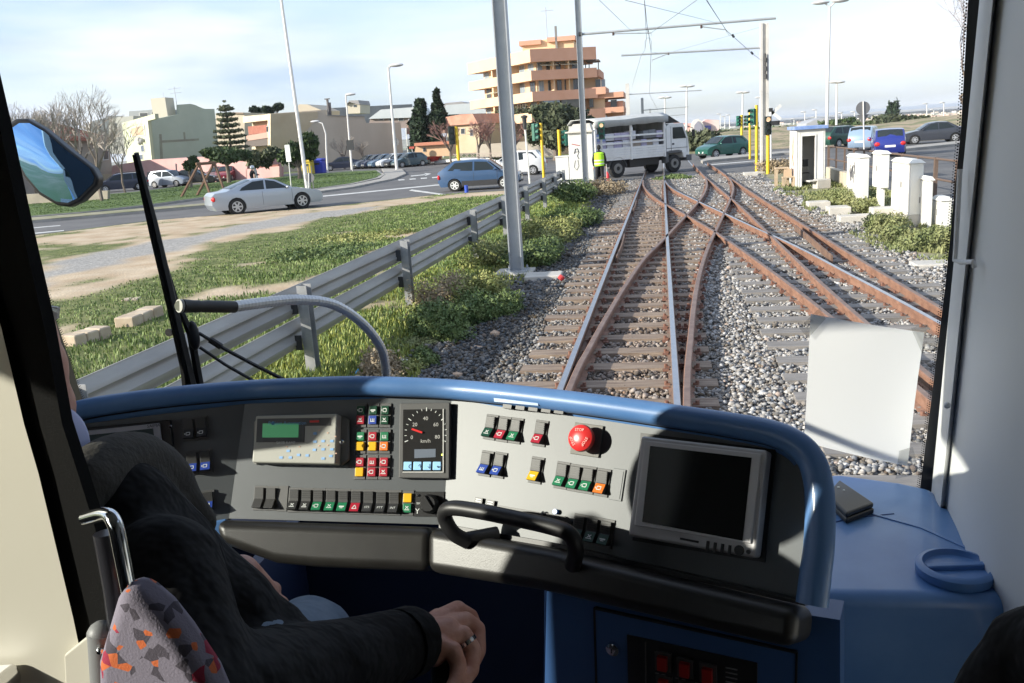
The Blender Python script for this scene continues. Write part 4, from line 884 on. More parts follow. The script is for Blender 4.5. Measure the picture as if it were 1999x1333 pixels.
# cab
cx0=wbx-.52; cf=wbx+.98
b=MB(); pr=[(cx0,.95),(cx0,2.35),(cx0+.25,2.5),(cf-.35,2.5),(cf-.05,1.75),(cf+.03,1.2),(cf+.03,.72),(wbx+.62,.72),(wbx+.55,.95),(wbx+.35,1.12),(wbx-.35,1.12)]
b.add([(x,0.02,z) for x,z in pr]+[(x,2.05,z) for x,z in pr],[tuple(range(len(pr)-1,-1,-1)),tuple(range(len(pr),2*len(pr)))]+[(i,(i+1)%len(pr),len(pr)+(i+1)%len(pr),len(pr)+i) for i in range(len(pr))]); b.build('cab',tw_,T,bevel=.03)
b=MB(); b.add([(cx0+.42,.005,1.72),(cf-.18,.005,1.72),(cf-.42,.005,2.3),(cx0+.42,.005,2.3)],[(0,1,2,3)]); b.build('side_window',carglass,T)
b=MB(); b.add([(cf-.01,.15,1.78),(cf-.01,1.9,1.78),(cf-.29,1.9,2.38),(cf-.29,.15,2.38)],[(0,1,2,3)]); b.build('windscreen',carglass,T)
b=MB(); b.bx(cx0+.3,cx0+.315,.008,.02,1.0,2.35); b.bx(cf-.14,cf-.125,.008,.02,1.0,1.75); b.bx(cx0,cf-.1,.004,.02,1.24,1.26); b.bx(cx0+.38,cx0+.5,-.01,.02,1.42,1.5); b.build('door_seam',trim,T)
b=MB(); b.bx(wbx-.5,wbx+.5,-.01,.03,1.0,1.1); b.bx(cf-.2,cf+.14,-.03,2.1,.55,.85); b.bx(cx0-.05,cx0+.02,-.0,.4,.5,1.1); b.bx(cx0,wbx-.42,-.02,.2,.55,1.1); b.build('bumper',mat('truck_grey',(.10,.105,.11),.6),T,bevel=.02)
b=MB(); b.tube([(cf-.1,-.05,2.3),(cf+.1,-.22,2.2),(cf+.1,-.22,1.8)],.02,6); b.box((cf+.1,-.24,1.95),(.06,.16,.36)); b.build('wing_mirror',trim,T)
b=MB(); vs=[]; b.add([(cx0+.1,.1,2.52),(cf-.5,.1,2.52),(cx0+.1,1.9,2.52),(cf-.5,1.9,2.52),(cx0+.1,.1,3.0),(cx0+.1,1.9,3.0)],[(0,2,3,1),(0,1,4),(2,5,3),(0,4,5,2),(1,3,5,4)]); b.build('wind_deflector',under,T)
for wx in(0,wbx):
    for s,yy in((-1,.16),(1,2.0)):
        R=Matrix.Rotation(math.pi/2,3,'X'); b=MB(); b.lathe([(.26,-.13),(.42,-.13),(.46,-.09),(.46,.09),(.42,.13),(.26,.13)],(wx,yy,.46),22,R); o=b.build('wheel',tyre,T,smooth=True)
        b=MB(); b.lathe([(.27,-.02),(.24,.06),(.12,.06),(.10,-.0)],(wx,yy-.12 if s<0 else yy+.12,.46),16,R); b.build('rim',mat('truck_rim',(.20,.195,.18),.6),o)
        if wx==0: b=MB(); b.lathe([(.56,-.16),(.56,.16)],(wx,yy,.46),16,R)
b=MB(); R=Matrix.Rotation(math.pi/2,3,'X'); A=[math.pi*(.02+.96*i/10) for i in range(11)]
b.add([(.56*math.cos(a),yy,.46+.56*math.sin(a)) for a in A for yy in(0,.35)],[(2*i,2*i+1,2*i+3,2*i+2) for i in range(10)]); o=b.build('mudguard',mat('truck_grey',(.2,.2,.2)),T); o.modifiers.new('s','SOLIDIFY').thickness=.02
TRL=G(1208,347); d=G(1318,336)-TRL; yaw=math.atan2(d.y,d.x)
T.location=(TRL.x,TRL.y,0); T.rotation_euler=(0,0,yaw)
Rz=Matrix.Rotation(yaw,3,'Z')
cm=[mat('crate_white',(.66,.66,.7),.6),mat('crate_blue',(.25,.33,.6),.6),mat('crate_grey',(.22,.23,.25),.6),mat('crate_lilac',(.45,.42,.58),.6),mat('crate_red',(.5,.06,.05),.6),mat('crate_green',(.10,.22,.12),.6),mat('carton_tan',(.42,.36,.3),.8)]
rr=random.Random(11); nm=['white','blue','dark grey','lilac','red','dark green','tan']
for row in range(3):
    x=x0+.15
    while x<x1-.45:
        w=rr.uniform(.36,.6); zz=1.02+row*.42; hgt=rr.uniform(.33,.41)
        if row==2 and rr.random()<.12: x+=w; continue
        k=rr.choices(range(7),[8,4,3,6,.5,.8,1.5])[0]; b=MB(); b.box((0,0,hgt/2),(w-.03,.5,hgt)); b.box((0,-.255,hgt*.5),(w*.4,.02,hgt*.35)); o=b.build('crate',cm[k],None,bevel=.02)
        o.location=TRL+Rz@V((x+w/2,.33+rr.uniform(0,.05),zz)); o.rotation_euler=(0,0,yaw); lev=['bottom','middle','top'][row]; half='rear' if x<(x0+x1)/2 else 'front'
        tag(o,f'{nm[k]} crate in the {lev} layer of the {half} half of the truck load','crate','crates on the truck'); x+=w
# ---- man in vest
def skinbody(name,m,verts,edges,root=0,parent=None,sub=2,loc=None):
    me=bpy.data.meshes.new(name); me.from_pydata([v[:3] for v in verts],edges,[]); o=bpy.data.objects.new(name,me); COL.objects.link(o)
    k=o.modifiers.new('skin','SKIN'); k.use_smooth_shade=True
    for i,v in enumerate(verts):
        sv=me.skin_vertices[0].data[i]; r=v[3]; sv.radius=(r if not isinstance(r,tuple) else r[0],r if not isinstance(r,tuple) else r[1]); sv.use_root=(i==root)
    s=o.modifiers.new('sub','SUBSURF'); s.levels=s.render_levels=sub; me.materials.append(m)
    if parent is not None: o.parent=parent
    return o
skin=mat('skin',(.47,.215,.15),.5,c2=(.60,.33,.25),ns=38,bump=.35,bs=260,bd=.0012,detail=8); black=mat('black_cloth',(.010,.010,.012),.9,c2=(.02,.02,.022),ns=6,bump=.3,bs=200,bd=.001)
p=G(1172,363)
T=thing('person','person in black with a bright yellow-green safety vest standing beside the truck','person',(0,0,0)); T_man=T; p_man=p
vs=[(0,0,.95,.15),(0,.0,1.15,.15),(0,0,1.38,.17),(0,.0,1.50,.07),(0,0,1.58,.055),
 (.10,0,.90,.10),(.11,.02,.5,.075),(.12,0,.1,.055),(.13,.12,.04,.05),(-.10,0,.90,.10),(-.13,-.03,.5,.075),(-.15,-.02,.1,.055),(-.16,.1,.04,.05),
 (.21,0,1.40,.07),(.27,.02,1.12,.055),(.27,-.02,.85,.045),(-.21,0,1.40,.07),(-.28,.02,1.12,.055),(-.25,.06,.88,.045)]
es=[(0,1),(1,2),(2,3),(3,4),(0,5),(5,6),(6,7),(7,8),(0,9),(9,10),(10,11),(11,12),(2,13),(13,14),(14,15),(2,16),(16,17),(17,18)]
skinbody('body',black,vs,es,0,T)
b=MB(); b.ball((0,0,1.68),(.085,.10,.12),12,9); b.build('head',black,T,smooth=True,label='head in a black cap')
b=MB(); b.ball((0,.05,1.67),(.07,.08,.09),10,8); b.build('face',skin,T,smooth=True)
hv=mat('vest_yellow',(.45,.85,.03),.7,emit=None); b=MB()
b.tube([(0,0,.88),(0,0,1.0),(0,0,1.25),(0,0,1.42),(0,0,1.47)],[.215,.215,.225,.235,.12],14,flat=.8,up=(0,1,0)); b.build('safety_vest',hv,T,smooth=True)
b=MB(); 
for z in(.98,1.12): b.tube([(0,0,z-.022),(0,0,z+.022)],.229,14,cap=False,flat=.81,up=(0,1,0))
b.build('reflective_band',mat('reflect',(.7,.72,.7),.3),T,smooth=True)
for s in(-1,1):
    b=MB(); b.ball((s*.265,.0,.80),(.035,.04,.06),8,6); b.build('hand',skin,T,smooth=True)
T_man.location=(p.x,p.y,0)
b=MB(); b.cyl((p.x+.3,p.y-.05,.1),(p.x+.3,p.y-.05,.95),.012,6); o=thing('signal_flag','rolled red flag held by the person in the safety vest','flag',(p.x+.3,p.y-.05,.1)); b.build('stick',whitep,o)
b=MB(); b.tube([(p.x+.36,p.y-.05,.12),(p.x+.35,p.y-.05,.5),(p.x+.31,p.y-.05,.62)],[.07,.06,.02],8); b.build('cloth',mat('flag_red',(.55,.03,.04),.7),o)
# scooter rider behind the coupe
p=G(492,372); T=thing('person','rider with a silver helmet and dark jacket passing behind the silver coupe','person',(0,0,0))
vs=[(0,0,.75,.15),(.06,0,1.0,.15),(.14,0,1.25,.16),(.17,0,1.38,.06),(.3,.1,.72,.09),(.45,.1,.45,.06),(.3,-.1,.72,.09),(.45,-.1,.45,.06),(.2,.18,1.25,.06),(.4,.2,1.05,.045),(.6,.2,1.0,.04),(.2,-.18,1.25,.06),(.4,-.2,1.05,.045),(.6,-.2,1.0,.04)]
skinbody('body',black,vs,[(0,1),(1,2),(2,3),(0,4),(4,5),(0,6),(6,7),(2,8),(8,9),(9,10),(2,11),(11,12),(12,13)],0,T)
b=MB(); b.ball((.2,0,1.52),(.16,.14,.15),12,8); b.build('helmet',mat('helmet_silver',(.6,.62,.65),.2,.4),T,smooth=True)
b=MB(); b.ball((.27,0,1.48),(.1,.1,.1),10,8); b.build('face',skin,T,smooth=True)
T.rotation_euler=(0,0,math.radians(35)); T.location=(p.x,p.y,0)
S=thing('motor_scooter','scooter with a white windshield mostly hidden by the silver coupe','scooter',(p.x,p.y,0)); S.rotation_euler=(0,0,0)
b=MB()
for xx in(-.55,.65): b.lathe([(.16,-.05),(.24,-.05),(.24,.05),(.16,.05)],(p.x+xx,p.y,.24),14,Matrix.Rotation(math.pi/2,3,'X'))
b.build('wheel',tyre,S); b=MB(); b.tube([(p.x-.7,p.y,.6),(p.x-.2,p.y,.62),(p.x,p.y,.35),(p.x+.4,p.y,.35),(p.x+.5,p.y,.95)],[.14,.15,.1,.1,.06],8); b.build('body',whitec,S,smooth=True)
b=MB(); b.add([(p.x+.5,p.y-.2,.95),(p.x+.5,p.y+.2,.95),(p.x+.4,p.y+.18,1.45),(p.x+.4,p.y-.18,1.45)],[(0,1,2,3)]); b.build('windshield',glassmat('visor_glass',(.8,.85,.9),.2),S)
# ================= buildings, trees, hills =================
def wallplane(pl,pr):
    a,c=V((pl[0],pl[1],0)),V((pr[0],pr[1],0)); u=(c-a).normalized(); n=V((u.y,-u.x,0))   # n towards the viewer
    if n.dot(-a)<0: n=-n
    return a,n
def gpt(x,y,Y=None): return G(x,y) if Y is None else DY(x,y,Y)
class Fac:                                          # a vertical plane picked by two feet; outlines on it are pushed to real depth
    def __init__(s,pl,pr): s.a,s.n=wallplane(pl,pr)
    def P(s,x,y): return RP(x,y,s.a,s.n)
    def slab(s,b,px,h0,h1,ground=False):
        q=[s.P(*p) for p in px]
        if ground:
            for k in ground: q[k].z=0
        return b.slab(q,s.n,h0,h1)
def wall(F,px,depth,m,parent,name='wall',ground=(),front=0,**k):
    b=MB(); F.slab(b,px,-depth,front,ground); return b.build(name,m,parent,**k)
def win(F,px,m,parent,frame=None,name='window',h=.05,out=.06):
    b=MB(); F.slab(b,px,-.05,out); o=b.build(name,frame or mat('window_frame',(.5,.5,.48),.5),parent)
    c=V((sum(p[0] for p in px)/len(px),sum(p[1] for p in px)/len(px))); q=[(c.x+(p[0]-c.x)*.84,c.y+(p[1]-c.y)*.84) for p in px]
    b=MB(); F.slab(b,q,out-.02,out+.02); b.build('pane',m,o); return o
wg=mat('window_dark',(.05,.06,.07),.15,spec=.8); wl=mat('window_pale',(.25,.30,.34),.2); shut=mat('shutter_brown',(.22,.13,.08),.7)
frw=mat('window_frame',(.5,.5,.48),.5)
# beige wall building
beige=mat('beige_plaster',(.47,.40,.32),.95,c2=(.54,.47,.385),ns=.35,stretch=(1,1,.25),bump=.1,bs=4,detail=10)
F=Fac(DY(523,300,100),DY(789,300,108))
T=thing('beige_building','long windowless beige building wall behind the lawn and parked cars','building',(F.a.x,F.a.y,0))
wall(F,[(528,348),(523,222),(637,214),(639,226),(711,228),(715,240),(782,239),(789,322)],9,beige,T,ground=(0,7))
wall(F,[(637,214),(639,226),(711,228),(712,226.3),(641,224.2),(639,212.5)],.6,mat('parapet_grey',(.25,.24,.22)),T,'coping',front=.1)
b=MB(); 
for a,c in(((647,224),(643,190)),((650,224),(648,198))): b.tube([F.P(*a)-F.n*2,F.P(*c)-F.n*2],.15,6)
b.box(F.P(643,191)-F.n*2,(.6,.3,.12)); b.build('chimney',mat('chimney_dark',(.12,.11,.11)),T)
gr=mat('wall_graffiti',(.16,.12,.13),.9,c2=(.35,.12,.12),ns=.9); b=MB()
r=random.Random(3)
for k in range(38):
    x=622+r.random()*140; y=325-(x-622)*.06+r.uniform(-9,0)
    F.slab(b,[(x,y),(x+r.uniform(1,3),y+r.uniform(-.5,.5)),(x+r.uniform(1,3),y+2),(x+.4,y+r.uniform(1,4))],-.05,.03+.002*k)
b.build('graffiti',gr,T)
# side of it with balconies
FB=Fac(DY(472,300,106),DY(528,300,99.5))
T=thing('balcony_house','two-storey house end with brick-red balconies left of the beige wall','house',(FB.a.x,FB.a.y,0))
cr_=mat('cream_plaster',(.56,.47,.33),.9,c2=(.62,.54,.4),ns=.5)
wall(FB,[(474,345),(474,226),(527,222),(529,346)],6,cr_,T,ground=(0,3),front=-1.2)
brick=mat('brick_red',(.28,.10,.07),.9,c2=(.34,.14,.1),ns=2)
wall(FB,[(482,247),(522,243),(523,258),(484,263)],.1,brick,T,'balcony_back',front=-1.1)
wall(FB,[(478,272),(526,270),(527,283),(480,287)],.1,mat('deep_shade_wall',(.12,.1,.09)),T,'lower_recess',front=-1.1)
for q in([(474,227),(527,222.5),(527,234),(474,240)],[(480,265),(527,257),(528,268),(482,275)]): wall(FB,q,1.2,cr_ if q[0][1]<240 else mat('pink_parapet',(.42,.27,.22),.9),T,'parapet')
wall(FB,[(523,222),(529,222),(530,346),(525,346)],1.3,cr_,T,'corner_pier',ground=(2,3),front=.05)
win(FB,[(521,246),(525,245.6),(525,258),(521,258)],wg,T)
# cream building
F=Fac(DY(422,300,118),DY(478,300,118)); T=thing('cream_building','pale cream house block between the green building and the norfolk pine','building',(F.a.x,F.a.y,0))
wall(F,[(421,330),(421,221),(455,219),(477,219.5),(478,330)],8,mat('cream_block',(.62,.54,.42),.9,c2=(.55,.47,.36),ns=.4),T,ground=(0,4))
win(F,[(429.5,237),(433,237),(433,252),(429.5,252)],wg,T); wall(F,[(455,219),(477,219.5),(477,222),(455,221.5)],1,mat('roof_edge_brown',(.3,.22,.16)),T,'roof',front=.3)
# green building
gn=mat('green_plaster',(.37,.405,.33),.95,c2=(.41,.445,.365),ns=.4,bump=.05)
c0=DY(288,300,100); F=Fac(c0,DY(427,300,112)); T=thing('green_building','large dull green blank building with a curved roofline behind the pink wall','building',(c0.x,c0.y,0))
wall(F,[(297,330),(288,235.5),(349.5,222.5),(349,204),(372,202.5),(382,205),(390,209),(399,212.3),(418.5,212.5),(428,300),(430,328)],.4,gn,T,ground=(0,10))
FL=Fac(DY(240,300,112),c0)
gl=mat('green_plaster_sunlit',(.50,.52,.38),.9,c2=(.44,.47,.34),ns=.6)  # same plaster, sunlight on this face put into a paler colour
wall(FL,[(249,332),(238,240),(302,222),(303,232),(288,236),(297,332)],.4,gl,T,ground=(0,5))
wall(FL,[(286,236),(290,235),(299,330),(295,331)],.2,mat('pilaster',(.55,.56,.42)),T,'pilaster',front=.1,ground=(2,3))
win(FL,[(254,250),(282,243),(284,264),(257,268)],mat('shutter_tan',(.38,.27,.16),.7,c2=(.5,.4,.28),ns=3,stretch=(6,6,.2)),T)
win(FL,[(275,284),(281,283),(283,296),(277,297)],wg,T); win(FL,[(272,302),(279,301),(280,311),(273,312)],wg,T)
b=MB(); 
for x,y in((277,272),(282,274),(278,278)): b.ball(FL.P(x,y)+FL.n*.3,(.3,.3,.3),8,6)
b.build('satellite_dish',mat('dish_grey',(.3,.3,.3)),T)
b=MB(); q=F.P(349,204)-F.n*1
b.box(F.P(343,213)-F.n*2,(2.0,2.0,3.0)); b.build('stair_tower',mat('stair_cream',(.5,.47,.38)),T)
b=MB(); q=F.P(345,204); 
b.cyl(q,q+V((0,0,2.2)),.035,5); b.cyl(q+V((-.9,0,1.9)),q+V((.9,0,2.0)),.025,5); b.cyl(q+V((-.7,0,1.4)),q+V((.9,0,1.45)),.025,5); b.cyl(q+V((-1.6,0,.2)),q+V((-1.6,0,1.6)),.025,5); b.build('aerial',mat('aerial',(.35,.36,.4)),T)
b=MB(); F.slab(b,[(316,274),(388,270),(388,274),(316,278.5)],0,.03); F.slab(b,[(311,262),(315,261.6),(318,310),(313,310)],0,.035); F.slab(b,[(358,258),(361,258),(362,272),(359,272)],0,.03); b.build('wall_stain',mat('stain_brown',(.235,.215,.175),.95,c2=(.28,.29,.22),ns=.9),T)
# pink wall
F=Fac(G(222,364),G(470,352)); pk_=mat('pink_plaster',(.50,.28,.26),.9,c2=(.58,.36,.33),ns=.4,bump=.1,detail=9)
T=thing('pink_building','long low pink building with garage doors behind the lawn','building',(F.a.x,F.a.y,0))
wall(F,[(217,366),(219,323),(288,312),(399,307),(482,303),(482,350)],5,pk_,T,ground=(0,5))
wall(F,[(480,350),(480,330),(545,324),(545,345)],.3,pk_,T,'low_wall',ground=(0,3)); wall(F,[(470,340),(470,326),(540,321),(540,330)],.2,mat('brown_panel',(.20,.08,.06),.8),T,'panel',front=-.4)
wall(F,[(255,362),(255,339),(271,338),(271,361.5)],.1,mat('garage_dark',(.12,.13,.15),.6),T,'garage_door',front=.04)
win(F,[(288,361),(288,336),(321,334),(323,359.5)],mat('garage_tan',(.42,.34,.25),.8,c2=(.5,.42,.32),ns=2,stretch=(3,3,.3)),T,mat('garage_frame',(.2,.2,.2)),'garage_door')
for x in(384,429): win(F,[(x,345),(x,331),(x+11,330.4),(x+11,344.5)],wl,T)
b=MB(); F.slab(b,[(343,319),(344,319),(346,352),(345,352)],0,.1); b.build('drain_pipe',mat('pipe_grey',(.3,.25,.25)),T)
# red tiled house far left
tile=mat('roof_tile',(.26,.10,.065),.9,c2=(.36,.17,.11),ns=1.5,stretch=(1,1,1),bump=.6,bs=6)
F=Fac(DY(20,350,72),DY(226,350,88)); T=thing('tiled_house','grey-beige house with a red tiled roof behind the bare trees','house',(F.a.x,F.a.y,0))
wall(F,[(-30,400),(10,262),(150,262),(212,272),(224,366)],8,mat('old_plaster',(.34,.29,.23),.95,c2=(.26,.23,.19),ns=.5),T,ground=(0,4))
A=[F.P(-20,272)+F.n*.6,F.P(214,277)+F.n*.6,F.P(158,236)-F.n*4,F.P(20,244)-F.n*4]
b=MB(); b.slab(A,(0,0,1),0,.2)
for k in range(34):
    f=k/33; a=A[0].lerp(A[1],f); c=A[3].lerp(A[2],f); b.tube([a+V((0,0,.22)),c+V((0,0,.22))],.12,5)
b.build('roof',tile,T)
for x in(120,201): win(F,[(x,313),(x,292),(x+10,291),(x+10,312)],wg,T)
wall(F,[(200,364),(200,340),(222,339),(222,364)],.1,mat('gate_tan',(.35,.3,.2)),T,'gate',front=.1)
F=Fac(G(30,404),G(210,393)); T=thing('garden_wall','low pale garden wall under the bare trees at the far left','wall',(F.a.x,F.a.y,0)); wall(F,[(-60,410),(-60,385),(30,380),(210,372),(210,394),(30,405)],.3,mat('garden_plaster',(.36,.32,.25),.9,c2=(.28,.25,.2),ns=1),T,ground=(0,4,5))
def boxb(px,Y,m,lab,depth=8,cat='building',name='house_block',wins=(),roof=None,grp=None,wm_=None):
    F=Fac(DY(px[0][0],300,Y if not isinstance(Y,tuple) else Y[0]),DY(px[-1][0] if px[-1][0]>px[0][0]+1 else px[1][0],300,Y if not isinstance(Y,tuple) else Y[1])); T=thing(name,lab,cat,(F.a.x,F.a.y,0),grp)
    wall(F,px,depth,m,T)
    for w in wins: x,y,a,c=w[:4]; win(F,[(x,y+c),(x+a,y+c-a*.03),(x+a,y-a*.03),(x,y)],wm_ or wg,T)
    if roof: wall(F,roof[0],depth,roof[1],T,'roof',front=.5)
    return T,F
wh=mat('white_plaster',(.60,.59,.56),.9,c2=(.5,.49,.46),ns=.4)
boxb([(178,290),(177,237),(206,230),(212,226),(240,226),(246,290)],(125,128),wh,'white stepped house block behind the tiled roof',wins=[(193,242,5,8),(218,240,5,8)])
boxb([(252,240),(252,217),(312,213),(313,240)],(150,150),mat('grey_plaster',(.30,.32,.33),.9),'grey rooftop storey above the green building',wins=[(272,220,18,8),(296,218,10,6)])
boxb([(214,300),(212,232),(232,228),(260,226),(262,300)],(118,118),mat('pale_grey_plaster',(.42,.42,.38),.9),'pale grey house between the tiled roof and the green building',wins=[(222,240,5,9)])
groof=mat('grey_roof',(.26,.25,.25),.8,c2=(.32,.31,.31),ns=.5)
boxb([(579,240),(579,209),(584,203.5),(600,203.5),(628,215),(628,240)],(135,135),mat('gable_cream',(.52,.45,.35),.9),'cream gable rising behind the beige wall')
boxb([(633,240),(636,211),(678,209),(805,203),(805,240)],(150,165),groof,'long grey roof behind the beige wall',name='grey_building')
boxb([(677,222),(677,204),(684,196.5),(701,196),(703,204),(703,221)],(140,140),mat('dormer_cream',(.55,.5,.4),.9),'small cream dormer with a square window on the grey roof',depth=5,wins=[(690,204,6,5)],roof=([(676,205),(684,196),(701,195.5),(704,204),(701,204),(684,199)],groof))
br=mat('blue_grey_roof',(.42,.46,.48),.6,c2=(.48,.51,.53),ns=.5)
boxb([(718,250),(723,231),(815,228),(815,250)],(128,128),mat('far_wall_mix',(.34,.27,.24),.9,c2=(.24,.2,.19),ns=.5),'low building with a pale metal roof behind the beige wall',wins=[(740,230,9,5),(760,231,8,5),(778,230,10,6),(800,229,8,6)],roof=([(721,232),(745,214),(810,209),(818,229)],br))
boxb([(866,250),(868,225),(948,220),(950,250)],(135,135),mat('far_wall_pale',(.42,.37,.34),.9),'building with a long pale blue roof right of the cypresses',wins=[(873,223,7,5),(890,222,7,5),(908,222,7,5),(928,221,7,5)],roof=([(862,224),(872,205),(928,201),(952,216),(951,221)],br))
boxb([(866,210),(868,201),(900,198),(912,202),(912,212)],(150,150),groof,'dark far roof above the pale blue roof')
oc=mat('ochre_plaster',(.46,.37,.24),.9,c2=(.52,.43,.3),ns=.5)
boxb([(872,300),(874,244),(935,240),(936,298)],(100,98),oc,'ochre yellow house with an orange tile roof left of the thick mast',wins=[(900,250,8,12),(918,252,6,14)],roof=([(868,246),(876,228),(905,223),(928,222),(938,241)],mat('orange_tile',(.42,.20,.14),.85,c2=(.5,.28,.2),ns=1.5)))
boxb([(794,262),(794,238),(868,232),(868,260)],(112,112),mat('brown_red_wall',(.30,.14,.1),.9,c2=(.4,.3,.25),ns=.8),'reddish low house behind the cypresses',wins=[(797,232,12,8),(846,240,8,9)])
boxb([(808,306),(812,283),(880,279),(880,304)],(92,92),mat('peach_plaster',(.62,.42,.26),.9),'small peach flat-roofed kiosk building beside the parked cars',depth=4,cat='kiosk',name='kiosk_building',wins=[(826,288,5,8)],roof=([(811,285),(811,279),(880,275),(880,281)],mat('kiosk_roof_red',(.5,.2,.12))))
boxb([(930,306),(930,282),(1092,272),(1092,305)],(88,88),mat('yellow_wall',(.48,.42,.33),.9,c2=(.56,.5,.41),ns=.6),'low yellowish garden wall below the orange apartment building',depth=.4,cat='wall',name='garden_wall')
# ---- orange apartment block
pe=mat('peach_wall',(.66,.47,.29),.9,c2=(.70,.51,.33),ns=.4); terra=mat('terracotta_parapet',(.56,.30,.20),.9,c2=(.61,.34,.24),ns=.5); peP=mat('peach_parapet',(.68,.46,.29),.9,c2=(.72,.50,.33),ns=.5)
Yc=100.; cc=DY(1046,300,Yc); cc.z=0; lft=DY(925,300,Yc*167/150); lft.z=0; rgt=DY(1172,300,Yc*1.035); rgt.z=0
T=thing('apartment_block','five-storey orange and peach apartment block with wrap-around balconies','apartment building',(cc.x,cc.y,0))
FLf,FRf=Fac(lft,cc),Fac(cc,rgt); nl,nr=FLf.n,FRf.n
back=(lft-cc)+(rgt-cc)+cc
def ring(e):                                        # footprint grown by e
    ul=(lft-cc).normalized(); ur=(rgt-cc).normalized(); den=ul.cross(ur).z
    cor=cc+(-(ur)*e-(ul)*e)/abs(den) if abs(den)>.2 else cc-ur*e-ul*e
    return [tuple((lft+ -ur*e/abs(den)+ul*e)[:2]),tuple(cor[:2]),tuple((rgt-ul*e/abs(den)+ur*e)[:2]),tuple((back+ul*e+ur*e)[:2])]
zt=ZT(cc,96); sp_=(zt-.3)/5.0
zs=[zt-sp_*k for k in range(6)]
inner=ring(-1.3)
b=MB(); b.prism(inner,0,zt); b.build('wall',pe,T)
outer=ring(.0); 
def band(z0,z1,m,e0=0,clip=None):
    O=ring(e0); 
    for k,(a,c,mm) in enumerate(((O[0],O[1],peP),(O[1],O[2],terra))):
        b=MB(); a,c=V((*a,0)),V((*c,0)); n=(FLf,FRf)[k].n; q=[a,c,c-n*.25,a-n*.25]; b.prism([tuple(p[:2]) for p in q],z0,z1); b.build('parapet',mm,T)
    b=MB(); b.prism(ring(e0-.26),z0,z0+.22); b.build('balcony_floor',pe,T)
for k,z in enumerate(zs[:5]):
    hgt=1.35 if k==0 else 1.05
    band(z-hgt,z,None,0 if k!=3 else .5)
# windows, doors, dividers on both fronts, one part each
def onf(F,pa,pb,f0,f1,z0,z1,h0,h1,b):
    a=pa.lerp(pb,f0); c=pa.lerp(pb,f1); n=F.n
    q=[V((a.x,a.y,z0)),V((c.x,c.y,z0)),V((c.x,c.y,z1)),V((a.x,a.y,z1))]; return b.slab(q,n,h0,h1)
il,ic,ir=[V((*p,0)) for p in inner[:3]]
r=random.Random(4)
awn=mat('awning_cream',(.6,.55,.42),.8)
for k in range(4):
    z=zs[k+1]
    for F,pa,pb,n in((FLf,il,ic,6),(FRf,ic,ir,5)):
        for j in range(n):
            f=(j+.5)/n+r.uniform(-.02,.02); w=.05 if F is FLf else .06; kind=r.random()
            b=MB(); onf(F,pa,pb,f-w,f+w,z-.1,z+1.35,-.05,.05,b); o=b.build('window',[frw,wl,shut][int(kind*3)],T)
            b=MB(); onf(F,pa,pb,f-w*.8,f-w*.05,z,z+1.25,.05,.07,b); onf(F,pa,pb,f+w*.05,f+w*.8,z,z+1.25,.05,.07,b); b.build('pane',wg if kind>.35 else wl,o)
        for f in(.33,.68): b=MB(); onf(F,pa,pb,f-.012,f+.012,z-.2,z+sp_-1.0,0,1.1,b); b.build('balcony_divider',pe,T)
for F,pa,pb,f0,f1,k in((FRf,ic,ir,.05,.45,0),(FRf,ic,ir,.5,.95,0),(FLf,il,ic,.15,.4,1)):
    z=zs[k+1]+sp_-1.45; b=MB(); a=pa.lerp(pb,f0);c=pa.lerp(pb,f1); n=F.n
    b.add([a+V((0,0,z)),c+V((0,0,z)),c+n*1.25+V((0,0,z-.35)),a+n*1.25+V((0,0,z-.35))],[(0,1,2,3)]); b.build('awning',awn,T)
# enclosed veranda and planting on the third floor
z=zs[3]
for f0,f1,F,pa,pb in((.05,.42,FRf,ic,ir),(.46,.95,FRf,ic,ir)):
    b=MB(); onf(F,pa,pb,f0,f1,z,z+1.5,1.15,1.25,b); o=b.build('veranda_glazing',mat('veranda_glass',(.10,.10,.09),.2) if f0>.3 else wl,T)
def leaves(name,N,cen,rad,size,m,parent=None,shell=.35,seed=0,fn=None,flat=.0):
    g=np.random.default_rng(seed); cs=np.array([c for c in cen],dtype=float); rs=np.array([r if isinstance(r,(tuple,list)) else (r,r,r) for r in rad],dtype=float)
    vol=rs.prod(1)**.66; pick=g.choice(len(cs),N,p=vol/vol.sum()); d=g.normal(size=(N,3)); d/=np.linalg.norm(d,axis=1)[:,None]
    rad_=g.uniform(shell,1,N)**.6; P=cs[pick]+d*rs[pick]*rad_[:,None]*(1+.18*np.sin(d[:,[0]]*7+d[:,[2]]*5+pick[:,None]))
    a=g.normal(size=(N,3)); a/=np.linalg.norm(a,axis=1)[:,None]; b_=np.cross(a,d+.3*g.normal(size=(N,3))); b_/=np.linalg.norm(b_,axis=1)[:,None]+1e-9
    s=size*g.uniform(.5,1.4,N)[:,None]
    vs=np.stack([P-a*s,P+b_*s*.5,P+a*s,P-b_*s*.5],1).reshape(-1,3); fs=np.arange(N*4).reshape(-1,4)
    if fn is not None: vs=fn(vs)
    off=V((0,0,0)); q=parent
    while q is not None: off+=q.location; q=q.parent
    o=npmesh(name,vs-np.array(off[:]),fs,m); 
    if parent is not None: o.parent=parent
    return o
lf=mat('tree_leaf',(.022,.045,.014),.6,c2=(.07,.105,.035),ns=.9,world=True,detail=8,spec=.3); lfd=mat('conifer_leaf',(.012,.026,.014),.7,c2=(.035,.055,.028),ns=.8,world=True,spec=.2)
lfo=mat('olive_leaf',(.04,.055,.03),.7,c2=(.12,.13,.075),ns=.7,world=True,detail=8,spec=.2); bark=mat('bark',(.12,.095,.075),.9,c2=(.2,.165,.135),ns=6,bump=.4)
c_=ic.lerp(il,.25); 
